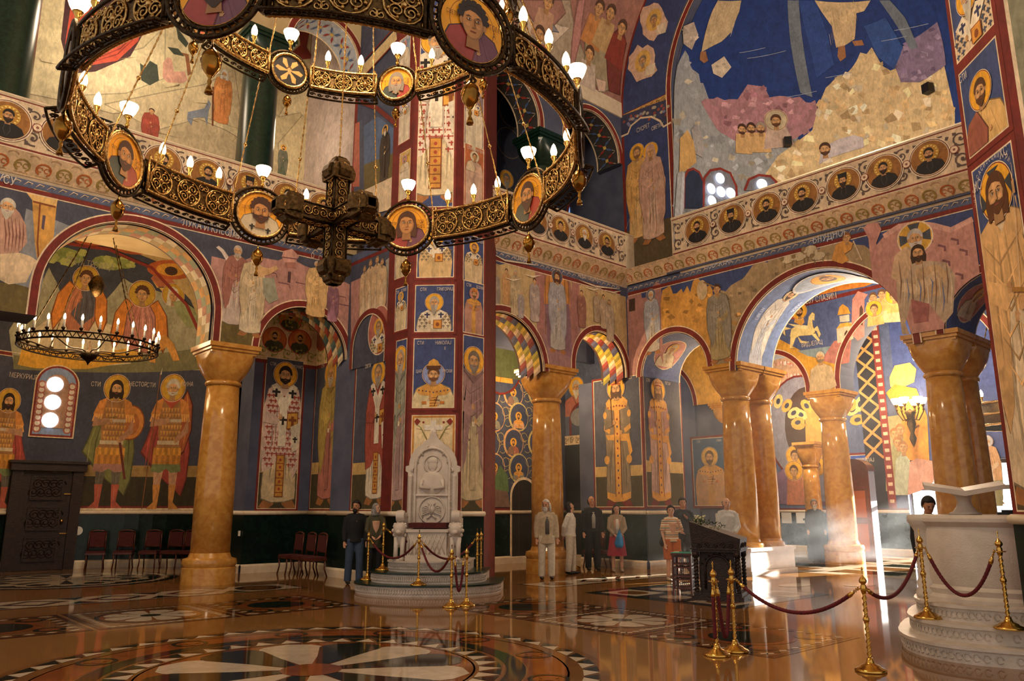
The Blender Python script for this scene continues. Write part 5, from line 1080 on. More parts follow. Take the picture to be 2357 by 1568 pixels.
for i in range(n):   # blue spandrel between the vault and the conch arch
    a0, a1 = R(90 * i / n), R(90 * (i + 1) / n); f = lambda a, r, cy, zs: (-(cy + r * math.cos(a)), zs + r * math.sin(a))
    p.n = 1; p.poly([f(a0, 6.08, 8.15, 13.6), f(a1, 6.08, 8.15, 13.6), f(a1, 4.35, 8.2, 13.6), f(a0, 4.35, 8.2, 13.6)], '#364474')
p.n = 3; p.line([f(R(90 * i / n), 6.05, 8.15, 13.6) for i in range(n + 1)], .1, REDB)
for x, y, rot in ((1505, 50, 0), (1480, 145, 0)):
    pts = [(x + 34 * math.cos(t) * rng.uniform(.7, 1.1), y + 44 * math.sin(t) * rng.uniform(.7, 1.1)) for t in [6.283 * i / 16 for i in range(16)]]
    p.px(pts, '#d8b8a0'); q = FB.px(x, y - 4); p.ell(q[0], q[1], .3, .36, '#d8b060', 20); p.at(q[0], q[1], 1); head(p, 0, 0, .35, '#8a7a68', ('#a89a88', .3) if y > 100 else None, SKIN, None); p.off(); p.px([(x + 8, y + 10), (x + 30, y), (x + 28, y + 25), (x + 6, y + 32)], '#e0d0b8')
p.build('prophet_scroll_fresco', WB)
# soffits of the arches in the end wall
def sofpaint(a, figs, bg, name='soffit_fresco'):
    sf = Sof(FB.p3((a[0] + a[1]) / 2, 0), FB.U, -FB.N, (a[1] - a[0]) / 2, a[2] - (a[1] - a[0]) / 2); Lh = math.pi * sf.r; s0 = 5.3 - sf.zs; p = Paint(sf, .01, .2)
    p.rect(s0, 0, Lh - s0, 1.8, bg); p.rect(s0, 0, Lh - s0, .05, CREAM); p.rect(s0, 1.75, Lh - s0, 1.8, CREAM)
    figs(p, Lh); p.build(name, WB)
class Flat:
    curved = False
    def p3(s, u, v, d=0): return Vector((u, v, d))
def sof_saint(p, u_feet, v_mid, H, flip, **k):
    f = Paint(Flat()); saint(f, 0, 0, H, **k)
    for poly, c in zip(f.P, f.C): p.poly([(u_feet + y * flip, v_mid + x) for x, y in poly], c)
def big_s(p, Lh):
    sof_saint(p, .05, .9, 2.5, 1, kind='apostle', c1='#c9d0dc', c2='#d8d4cc', hair='#3d2818', beard=('#3d2818', .3), halo='#e8d0a0', seed=91)
    sof_saint(p, Lh - .05, .9, 2.5, -1, kind='apostle', c1='#c9b09c', c2='#d0a890', hair='#8a7a68', seed=92)
    p.ell(Lh / 2, .9, .95, .55, '#d8d8d8', 24); p.ell(Lh / 2, .9, .88, .5, '#a8b8d0', 24); p.at(Lh / 2, .9, 1); head(p, 0, 0, .5, '#5a3418', ('#5a3418', .2), SKIN, GOLDH); p.off(); p.text('СВЕТИ', 1.6, .25, .14, '#d8e0f0'); p.text('ЈОВАН', 2.1, 1.5, .14, '#d8e0f0')
sofpaint(B2, big_s, '#6f86b8')
def small_s(p, Lh):
    p.ell(Lh * .25, .9, .55, .6, CREAM, 24); p.ell(Lh * .25, .9, .52, .57, '#c88c84', 24); f = Paint(Flat()); bust(f, 0, -.45, .85, 'apostle', '#d8c8a8', '#e0d4b8', '#d8c8a8', None, 'hood')
    for poly, c in zip(f.P, f.C): p.poly([(Lh * .25 + y, .9 + x) for x, y in poly], c)
sofpaint(B1, small_s, '#5c6e9c'); sofpaint(B3, small_s, '#5c6e9c')
# two kings on the corner pier
panel(FB, 1372, 1168, 1472, 862, 'king_fresco', WB, st('king', 1422, 874, 1165, c1='#8a7a64', c2='#7c6e5c', hair='#4a3020', beard=('#4a3020', .3), style='long', crown='#d8943c', seed=3))
panel(FJ, 1490, 1166, 1562, 850, 'king_fresco', WB, st('king', 1518, 880, 1163, c1='#c9a898', c2='#b58a84', hair='#7a5c40', beard=('#7a5c40', .35), style='long', crown='#d8a878', seed=9))
# ------------------------------------------------------------------ aisle behind the far arcade
p = Paint(FCb); p.rect(11.0, 1.55, 18.6, 8.3, '#434c66'); p.rect(11.0, 1.55, 18.6, 1.63, REDB)
for j, x in enumerate((1132, 1187, 1242)):
    for k, y in enumerate((905, 960, 1020, 1078)):
        q = FCb.px(x + (6 if k % 2 else -6), y); p.ell(q[0], q[1], .42, .46, '#d8a878' if (j + k) % 2 else '#c9b878', 22); p.ell(q[0] + .03, q[1], .37, .41, '#3f4864', 22); p.at(q[0], q[1] - .36, .5); p.off(); bust(p, q[0], q[1] - .36, .52, ('king', 'apostle')[(j + k) % 2], ('#a86a58', '#8a8a80', '#c9a080')[(j + k) % 3], '#8a6a5c', '#4a3020', ('#4a3020', .25), seed=j * 5 + k)
        for e in (-1, 1): p.line([(q[0] + e * (.45 + .14 * math.cos(t * .7)), q[1] + .2 * e + .14 * math.sin(t * .7)) for t in range(9)], .022, '#b8a878')
        p.line([(q[0] - .3, q[1] - .45), (q[0] + .1, q[1] - .62), (q[0] + .3, q[1] - .8)], .05, '#d8a050', True)
q = FCb.px(1150, 1110); p.poly([(q[0] - .8, 1.65), (q[0] - .6, 2.3), (q[0] - .2, 2.5), (q[0] + .3, 2.1), (q[0] + .4, 1.65)], '#7d6458'); p.poly([(q[0] - .4, 2.2), (q[0], 2.9), (q[0] + .3, 2.6), (q[0] + .35, 2.1)], '#5f7a52')
q = FCb.px(1150, 800); p.ell(q[0], q[1] - .3, 1.0, 1.2, REDB, 28); p.ell(q[0], q[1] - .3, .93, 1.13, '#434c66', 28); bust(p, q[0], q[1] - 1.1, 1.1, 'apostle', '#e0a444', '#d89a3c', '#c08040', None, 'hood', seed=3)
q = FCb.px(1388, 815); p.rect(15.3, 5.6, 18.6, 8.3, '#5c6440'); bust(p, q[0], q[1] - 1.0, 1.5, 'apostle', '#d8a890', '#b8b060', '#9a8a50', ('#d8d0c0', .4), 'hood', halo='#d8b040', seed=4)
p.build('vine_tree_fresco', WC)
p = Paint(FCe); p.rect(-18.0, 1.55, -16.25, 8.3, '#56607e'); q = FCe.px(1327, 905); bust(p, q[0], q[1] - .75, 1.3, 'apostle', '#c08068', '#b87060', '#c8bca8', ('#d8d0c0', .6), seed=5)
a = (-17.75, -16.55, 5.0); pt = arch_pts(a, 24); p.poly([(a[0], 1.6)] + pt + [(a[1], 1.6)], '#3c4660'); p.line([(a[0], 1.6)] + pt + [(a[1], 1.6)], .1, REDB); q = FCe.px(1335, 960); p.ell(q[0], q[1], .4, .3, '#8a8a90', 20); p.build('aisle_end_fresco', WC)
# gallery of the far side wall
p = Paint(FCg); p.rect(10.6, 8.5, 18.8, 14.6, '#2b3145'); p.rect(10.6, 8.5, 18.8, 9.9, '#3c3c28')
pxs(p, 1388, 388, 540, kind='monk', c1='#b8a48c', c2='#a89480', hair='#2c2620', beard=('#8a8078', .3), style='hood', seed=95); pxs(p, 1335, 412, 560, kind='monk', c1='#6a3430', c2='#5c2c2c', hair='#3a2c2c', beard=None, style='hood', seed=96); q = FCg.px(1165, 420); bust(p, q[0], q[1] - .7, 1.1, 'apostle', '#5c5448', '#4c4840', '#8a8078', seed=97)
for x, y in ((1175, 260), (1170, 330), (1260, 390), (1355, 330)): q = FCg.px(x, y); p.ring(q[0], q[1], .5, .5, .03, '#7a6a5a', 20)
p.build('gallery_monks_fresco', WC)
q = FCg.px(1330, 492)
# vault over the right arm
p = Paint(BV, .02); p.rect(10.6, .35, 17.4, 9.5, '#a4766a'); p.rect(10.6, 0.0, 17.4, .32, '#cfae6c'); p.rect(10.6, .3, 17.4, .38, REDB); p.rect(10.6, -.06, 17.4, .02, REDB); vine(p, 10.6, 17.4, .03, .29, '#8a5a30', w=.03)
def vp(pts, c): p.px(pts, c); p.pxl(pts + [pts[0]], .04, sh(c, .5))
vp([(1180, 0), (1310, 0), (1320, 60), (1345, 130), (1320, 210), (1210, 140)], '#b0a08a'); vp([(1210, 20), (1290, 60), (1310, 65), (1270, 105), (1215, 80)], '#dccbb8'); vp([(1195, 0), (1290, 0), (1300, 30), (1260, 75), (1225, 50)], '#a87c70'); vp([(1240, 15), (1275, 62), (1285, 75), (1265, 72), (1245, 60)], '#8c8c98')
vp([(1330, 0), (1345, 0), (1335, 90), (1320, 150), (1312, 140)], '#c08a84'); vp([(1345, 85), (1395, 80), (1400, 150), (1420, 200), (1380, 215), (1345, 150)], '#a89a7c'); vp([(1395, 90), (1430, 60), (1440, 100), (1425, 220), (1400, 210)], '#7a3a34')
for x, y, c in ((1378, 20, '#c98a50'), (1404, 30, '#c0a070'), (1430, 65, '#8c3c30'), (1355, 125, '#c8b8a8'), (1260, 5, '#c09a80'), (1240, 80, '#a85a4c')):
    q = BV.px(x, y); p.poly([(q[0] - .3, q[1] - .25), (q[0] - .45, q[1] - 1.1), (q[0] + .4, q[1] - 1.2), (q[0] + .3, q[1] - .25)], c); [p.line([(q[0] - .25 + .12 * k, q[1] - .3), (q[0] - .32 + .15 * k, q[1] - 1.1)], .04, sh(c, .55 if k % 2 else 1.4), True) for k in range(5)]; p.at(q[0], q[1], 1); head(p, 0, 0, .5, '#5a4030', None, SKIN, None); p.off()
vp([(1368, 180), (1392, 188), (1390, 212), (1375, 212)], '#d8bca8'); p.build('birth_fresco', WC)
# ------------------------------------------------------------------ conch of the right gallery
p = Paint(CO, .02, .35); U = CO.r * R(94); p.rect(-U, 8.4, U, 13.5 + CO.r * R(86), '#203c80')
rk2 = lambda pts, c, n, s, cs=None: rocks(p, pts, c, rng, n, s, cs)
rk2([(1548, 560), (1550, 250), (1558, 150)] + jag(1575, 120, 1625, 210, 8, 10, rng) + [(1640, 250), (1655, 300), (1700, 325), (1790, 325), (1840, 310), (1800, 400), (1765, 430), (1760, 500)], '#a0a4a8', 80, 14, ['#a8aeb4', '#989ca0', '#b8b09c'])
rk2([(1612, 235)] + jag(1625, 228, 1700, 232, 6, 8, rng) + [(1720, 195), (1760, 200), (1770, 225)] + jag(1790, 215, 1880, 240, 6, 9, rng) + [(1890, 280), (1830, 320), (1760, 340), (1700, 330), (1650, 300)], '#b4848c', 60, 13, ['#c0929a', '#a87480'])
rk2([(1735, 440), (1790, 360), (1870, 300), (1885, 240)] + jag(1900, 200, 2010, 110, 9, 10, rng) + jag(2030, 160, 2180, 150, 8, 10, rng) + [(2200, 260), (2200, 420), (1900, 470)], '#e2c898', 200, 17, ['#e8d0a0', '#dcbc88', '#f0e0c0', '#d0b080'])
rk2([(2060, 150), (2085, 100), (2120, 80), (2160, 50), (2180, 150), (2120, 190), (2075, 190)], '#8c7a98', 26, 12, ['#9a88a4', '#806e90'])
rk2([(1570, 60), (1595, 50), (1605, 80), (1590, 115), (1570, 100)], '#c8b8a8', 6, 9); rk2([(1635, 150), (1665, 130), (1682, 155), (1660, 180), (1640, 170)], '#d8c8b0', 5, 8)
for pts in ([(1812, 0), (1838, 0), (1845, 80), (1870, 225), (1842, 215), (1818, 90)], [(2025, 0), (2050, 0), (2085, 40), (2115, 110), (2098, 115), (2060, 50)]): p.px(pts, '#76808c')
p.px([(1838, 0), (1878, 0), (1905, 80), (1920, 150), (1880, 180), (1862, 100)], '#2c4c94'); p.px([(1990, 60), (2040, 40), (2080, 110), (2060, 160), (2020, 130)], '#34569c')
# ascending figures
p.px([(1650, 0), (1705, 0), (1700, 25), (1690, 50), (1680, 75), (1660, 95), (1640, 105), (1612, 120), (1618, 90), (1635, 30)], '#d0b890'); p.px([(1610, 120), (1622, 118), (1628, 140), (1618, 146), (1608, 138)], '#a8744c')
p.px([(1875, 0), (2005, 0), (1990, 25), (1972, 30), (1968, 90), (1945, 105), (1925, 110), (1915, 60), (1890, 25)], '#dcc092'); p.px([(1930, 108), (1945, 105), (1948, 132), (1935, 142), (1928, 130)], '#a8744c'); p.px([(1962, 95), (1985, 92), (1990, 104), (1968, 106)], '#a8744c')
for k in range(18): x = rng.uniform(1640, 1695); y = rng.uniform(0, 80); p.pxl([(x, y), (x - 8, y + 25)], .05, rng.choice(('#a88a58', '#f0e0c0')), True)
for k in range(22): x = rng.uniform(1900, 1970); y = rng.uniform(0, 80); p.pxl([(x, y), (x + 4, y + 25)], .05, rng.choice(('#a88a58', '#f0e0c0')), True)
for x, y, l in ((1700, 122, 60), (1718, 135, 90), (1810, 225, 70), (1900, 180, 60), (2060, 70, 80), (2030, 95, 60)): p.pxl([(x, y), (x + l, y - l * .2)], .1, '#a8b4c8', True)
# apostles on the rock
for i, (x, y) in enumerate(((1707, 300), (1728, 297), (1750, 297))): q = CO.px(x, y); p.poly([(q[0] - .22, q[1] - .15), (q[0] - .28, q[1] - .8), (q[0] + .28, q[1] - .8), (q[0] + .22, q[1] - .15)], '#d8b078'); p.at(q[0], q[1], 1); head(p, 0, 0, .38, ('#4a3020', '#4a3020', '#a89a88')[i], ('#4a3020', .15), SKIN, None); p.off()
q = CO.px(1785, 280); p.poly([(q[0] - .3, q[1] - .2), (q[0] - .45, q[1] - .95), (q[0] + .5, q[1] - .85), (q[0] + .3, q[1] - .2)], '#c9b0a0'); p.at(q[0], q[1], 1); head(p, 0, 0, .42, '#5a3a20', ('#5a3a20', .2), SKIN, '#c8b898'); p.off()
p.px([(1885, 380), (1890, 345), (1905, 335), (1930, 322), (1965, 312), (1988, 318), (1990, 340), (1950, 352), (1910, 365)], '#cdc4c8'); q = CO.px(1899, 345); p.at(q[0], q[1], 1); head(p, 0, 0, .42, '#4a3020', ('#4a3020', .2), SKIN, None); p.off()
p.px([(1562, 320), (1580, 300), (1595, 330), (1600, 375), (1575, 395), (1560, 400)], '#d0a868'); p.px([(1588, 300), (1602, 285), (1618, 330), (1615, 365), (1598, 355)], '#a8a4a4')
p.px([(1545, 560), (1556, 400), (1566, 395), (1566, 540)], '#b0b4b8'); p.build('transfiguration_fresco', WK)
# ------------------------------------------------------------------ outer hall walls
p = Paint(FD); p.rect(-20, 5.2, 0, 9.6, '#4c5884') if False else None
DD = [D0, D1, D2]
def dband(line, c):
    q = [FD.px(*t) for t in line]; n = int((q[-1][0] - q[0][0]) / .06) + 2; p.n += 1; k = p.n
    for i in range(n):
        a = q[0][0] + (q[-1][0] - q[0][0]) * i / n; b = q[0][0] + (q[-1][0] - q[0][0]) * (i + 1) / n
        def yy(u):
            for s, e in zip(q[:-1], q[1:]):
                if s[0] <= u <= e[0] + 1e-6: return s[1] + (e[1] - s[1]) * (u - s[0]) / ((e[0] - s[0]) or 1)
            return q[-1][1]
        def bo(u):
            for A in DD:
                if A[0] <= u <= A[1]: r = (A[1] - A[0]) / 2; cc = (A[0] + A[1]) / 2; return max(5.2, A[2] - r + math.sqrt(max(0, r * r - (u - cc) ** 2)))
            return 5.2
        ya, yb = yy(a), yy(b); ba, bb = bo(a + 1e-4), bo(b - 1e-4)
        if ya > ba or yb > bb: p.n = k; p.poly([(a, ba), (b, bb), (b, max(yb, bb)), (a, max(ya, ba))], c)
dband([(1480, 560), (1700, 560), (1900, 560), (2130, 520)], '#525e88'); dband([(1700, 770), (1760, 770), (1785, 776), (1830, 800), (1870, 822), (1910, 830), (1945, 838), (2000, 850)], '#d8a03c')
dband([(1480, 850), (1560, 780), (1640, 760), (1700, 775)], '#d8a44c')
p.px([(1835, 808), (1920, 796), (1920, 822), (1890, 824), (1860, 820)], '#8a9aa0'); p.px([(1890, 830), (1920, 785), (1960, 780), (1955, 835), (1930, 840)], '#b8786c')
p.pxl([(1770, 722), (1850, 702), (1950, 677), (2060, 650)], .12, REDB); p.px([(1920, 645), (1960, 635), (2040, 640), (1990, 660), (1930, 670), (1860, 685)], '#e08a34')
# winged horse and rider
H_ = '#e8d08c'
for pts in ([(1822, 757), (1835, 750), (1860, 752), (1872, 748), (1878, 765), (1868, 772), (1840, 774), (1826, 782), (1818, 775)], [(1858, 755), (1862, 728), (1870, 718), (1876, 722), (1875, 738), (1870, 735), (1872, 755)], [(1820, 772), (1832, 778), (1824, 800), (1830, 803), (1818, 803)], [(1836, 774), (1846, 785), (1860, 787), (1858, 791), (1842, 790)], [(1870, 760), (1882, 750), (1890, 770), (1886, 778), (1880, 762)], [(1866, 768), (1878, 768), (1888, 784), (1884, 786)], [(1822, 757), (1806, 752), (1802, 768), (1808, 774), (1806, 760)]): p.px(pts, '#6a4a20'); p.px([(x * .97 + pts[0][0] * .03, y * .97 + pts[0][1] * .03) for x, y in pts], H_)
p.px([(1812, 745), (1838, 756), (1860, 758), (1862, 750), (1840, 748)], '#f0e0a8'); p.px([(1804, 740), (1800, 728), (1815, 722), (1832, 728), (1832, 736), (1815, 734)], '#a84434'); p.px([(1828, 742), (1832, 726), (1848, 724), (1852, 742), (1845, 750)], '#d8a04c'); q = FD.px(1840, 718); p.at(q[0], q[1], 1); head(p, 0, 0, .32, '#4a3020', ('#4a3020', .2), SKIN, GOLDH, .8); p.off()
p.px([(1928, 790), (1926, 758), (1934, 745), (1962, 742), (1965, 780), (1945, 788)], '#d0c0a0'); p.px([(1925, 758), (1935, 745), (1952, 742), (1968, 750), (1945, 752)], '#e0a848'); p.px([(1934, 742), (1932, 728), (1955, 724), (1956, 740)], '#c9c0a8'); p.px([(1928, 726), (1932, 708), (1940, 700), (1952, 708), (1958, 722)], '#d89a3c'); p.px([(1945, 788), (1944, 768), (1949, 760), (1955, 768), (1955, 784)], '#4a2c20')
p.px([(1960, 770), (1962, 690), (1975, 670), (1998, 678), (1990, 690), (1990, 775), (1975, 785)], '#c98a7c'); p.px([(1978, 745), (1979, 710), (1983, 702), (1987, 712), (1986, 750)], '#5a4030')
p.px([(2000, 712), (2000, 690), (2060, 680), (2085, 740), (2010, 745)], '#d8b484')
for i, (x, y) in enumerate(((2010, 685), (2030, 678), (2045, 676), (2058, 682), (2013, 712))): q = FD.px(x, y); p.poly([(q[0] - .2, q[1] - .12), (q[0] - .25, q[1] - .5), (q[0] + .25, q[1] - .5), (q[0] + .2, q[1] - .12)], '#d8a860'); p.at(q[0], q[1], 1); head(p, 0, 0, .3, '#6a4a30', None, SKIN, GOLDH if i > 2 else None); p.off()
q = FD.px(1893, 870); p.poly([(q[0] - .45, q[1] - .4), (q[0] - .35, q[1] + .3), (q[0], q[1] + .5), (q[0] + .35, q[1] + .3), (q[0] + .45, q[1] - .3), (q[0], q[1] - .5)], '#c9b088'); p.at(q[0], q[1] + .65, 1); head(p, 0, 0, .35, '#d8c8a8', ('#8a7a60', .2), SKIN, None); p.off()
p.pxt('БЛАГО НЕ СЕЈУ СЛАЗИМ', 1858, 700, .2, LTX); p.pxt('ВИДЈЕЛАЦ', 1870, 796, .16, LTX); p.build('winged_horse_fresco', WD)
panel(FD, 1600, 1165, 1672, 1005, 'king_bust_fresco', WD, bpan(0, 0, kind='king', c1='#c99a68', hair='#6a5038', beard=('#6a5038', .3), halo='#e0b050', seed=2), '#3c5878', .08)
# back wall of the outer hall
p = Paint(FE); p.rect(-24, 1.55, -11.45, 9.6, '#5a6688'); p.rect(-7.35, 1.55, 2, 9.6, '#4a5a94'); p.rect(-11.45, 3.25, -7.35, 9.6, '#4a5a94'); p.rect(-24, 1.52, -11.45, 1.62, REDB)
for i in range(46):
    x = 1765 + (i % 16) * 8 + rng.uniform(-2, 2); y = 835 + (i // 16) * 26 + rng.uniform(-4, 4); q = FE.px(x, y); p.poly([(q[0] - .17, q[1]), (q[0] - .22, q[1] - 1.3), (q[0] + .22, q[1] - 1.3), (q[0] + .17, q[1])], rng.choice(('#dca890', '#e8c8b4', '#d88a70', '#e8d8c8', '#d0b0a8'))); p.ell(q[0], q[1] + .16, .15, .19, '#c8a080', 10); p.line([(q[0] - .05, q[1]), (q[0] - .07, q[1] - 1.2)], .04, '#b86a50')
for x, c, yt in ((1800, 930, 905), (1866, 950, 920), (1990, 950, 940)): pass
q = FE.px(1845, 985); p.ell(q[0], q[1], 1.5, 2.1, REDB, 30); p.ell(q[0], q[1], 1.42, 2.02, '#8c8894', 30); p.ell(q[0] + .3, q[1], 1.0, 1.6, '#4a3428', 24); p.poly([(q[0] + .1, q[1] - 1.3), (q[0] + .2, q[1] + .6), (q[0] + .6, q[1] + 1.0), (q[0] + .9, q[1] + .3), (q[0] + .8, q[1] - 1.2)], '#d8a04c')
for cx_, cy_, r_ in ((1905, 985, 1.2), (1775, 990, 1.2), (1965, 990, 1.0)):
    q = FE.px(cx_, cy_)
    for k in range(9): a = R(10 + k * 20); p.ell(q[0] + r_ * math.cos(a), q[1] + r_ * math.sin(a), .3, .2, ('#e0a848', '#e8c878')[k % 2], 10, a); p.ell(q[0] + r_ * math.cos(a), q[1] + r_ * math.sin(a), .13, .09, '#3c3c50', 8, a)
q = FE.px(1845, 1060); p.px([(1780, 1160), (1790, 1090), (1830, 1060), (1880, 1075), (1920, 1110), (1915, 1165)], '#8a6a84'); p.px([(1845, 1140), (1850, 1110), (1890, 1090), (1925, 1100), (1920, 1130), (1870, 1140)], '#d8ccc4')
for x, y, c in ((1830, 1050, '#c98a60'), (1828, 1085, '#c07a58'), (1880, 1075, '#a8b0c8')): q = FE.px(x, y); p.poly([(q[0] - .3, q[1] - .2), (q[0] - .4, q[1] - 1.3), (q[0] + .4, q[1] - 1.3), (q[0] + .3, q[1] - .2)], c); p.at(q[0], q[1], 1); head(p, 0, 0, .45, '#6a4a30', None, SKIN, GOLDH); p.off()
# lattice pilaster and blue icon
a = FE.px(1988, 1000)[0]; b = FE.px(2030, 1000)[0]; p.rect(a, 1.6, b, 9.6, '#2c2c34')
for k in range(12):
    y = 3.4 + k * .62
    for e in (0, 1): p.line([(a + (b - a) * e, y), (a + (b - a) * (1 - e), y + .62)], .09, '#d89a58')
p.rect(b, 1.6, b + .28, 9.6, '#8c3a34'); [p.rect(b + .06, 1.8 + k * .3, b + .22, 1.92 + k * .3, '#d8c0a0') for k in range(25)]
def icn(p, u0, v0, u1, v1): bust(p, (u0 + u1) / 2, v0, (u1 - u0) * .9, 'bishop', '#d8b090', '#c0a080', '#d0c8b8', ('#d0c8b8', .6), seed=1); p.text('СВЕТИ', u0 + .4, v1 - .25, .16, LTX); p.text('НИКОЛАЈ', u1 - .5, v1 - .25, .16, LTX)
u0 = b + .4; p.rect(u0, 1.6, u0 + 4.4, 9.0, '#4a5a94') if False else None
p.build('hall_back_fresco', WE)
panel(FE, 1965, 1150, 2025, 1045, 'bishop_icon_fresco', WE, icn, '#3c5cae', .08)
p = Paint(FE, .03); X = lambda *t: p.px(*t)
p.px([(2048, 870), (2060, 842), (2095, 835), (2110, 850), (2105, 880), (2062, 900), (2050, 890)], '#e8c070'); p.px([(2040, 905), (2060, 885), (2110, 895), (2135, 960), (2140, 1060), (2080, 1060), (2075, 960)], '#e09a3c'); p.px([(2040, 960), (2075, 955), (2085, 1070), (2065, 1140), (2040, 1130)], '#a8a478'); p.px([(2075, 1120), (2085, 1070), (2110, 1055), (2150, 1062), (2150, 1110), (2120, 1130), (2090, 1140)], '#d8a494'); p.px([(2060, 1140), (2062, 1060), (2080, 1040), (2095, 1060), (2090, 1140)], '#b8c0a8')
for x, y in ((2060, 1000), (2073, 990), (2068, 1020), (2080, 1030)): q = FE.px(x, y); p.at(q[0], q[1], 1); head(p, 0, 0, .42, '#a87848', None, SKIN, None); p.off()
pxs(p, 2280, 1005, 1160, kind='apostle', c1='#d8c0a0', c2='#c8a078', hair='#c8c0b0', beard=('#c8c0b0', .3), halo='#c8c8d0', seed=98); p.px([(2255, 1110), (2310, 1105), (2310, 1165), (2255, 1165)], '#8c8a60')
p.build('building_fresco', WE)
# ------------------------------------------------------------------ great ring chandelier
CX, CY_ = 4.345, 7.98
choros = thing('ring_chandelier', 'great gilt ring chandelier with round painted icons hanging over the nave', 'chandelier', (CX, CY_, 0))
def ch(o, parent=None):
    o.parent = parent or choros
    if parent is None: o.location = (-CX, -CY_, 0)
    return o
def bend(Rr, z0, a_mid):
    def f(s, z, d=0.0):
        a = a_mid - s / Rr; return Vector((CX + (Rr + d) * math.cos(a), CY_ + (Rr + d) * math.sin(a), z0 + z))
    return f
def spiral(cx, cz, r, turns, s=1, a0=0.0, n=18): return [(cx + r * (1 - .8 * i / n) * math.cos(a0 + s * turns * 6.283 * i / n), cz + r * (1 - .8 * i / n) * math.sin(a0 + s * turns * 6.283 * i / n)) for i in range(n + 1)]
def bulb_candle(m_met, m_b, p, k=1.0):
    m_met.lathe([(.008, 0), (.012, .02), (.022, .04), (.012, .06), (.02, .085), (.034, .11), (.036, .14), (.03, .145)], p, 8) if k == 1 else m_met.lathe([(.008 * k, 0), (.02 * k, .05 * k), (.012 * k, .07 * k), (.036 * k, .12 * k), (.03 * k, .145 * k)], p, 8)
    m_b.lathe([(.028 * k, .145 * k), (.04 * k, .185 * k), (.038 * k, .22 * k), (.022 * k, .27 * k), (.004, .3 * k)], p, 10)
def lamp_bowl(m_met, m_b, p, k=1.0):
    m_met.lathe([(.01 * k, 0), (.026 * k, .04 * k), (.014 * k, .07 * k), (.03 * k, .12 * k), (.05 * k, .15 * k)], p, 10); m_b.lathe([(.045 * k, .15 * k), (.075 * k, .2 * k), (.1 * k, .27 * k), (.1 * k, .285 * k), (.0, .3 * k)], p, 14)
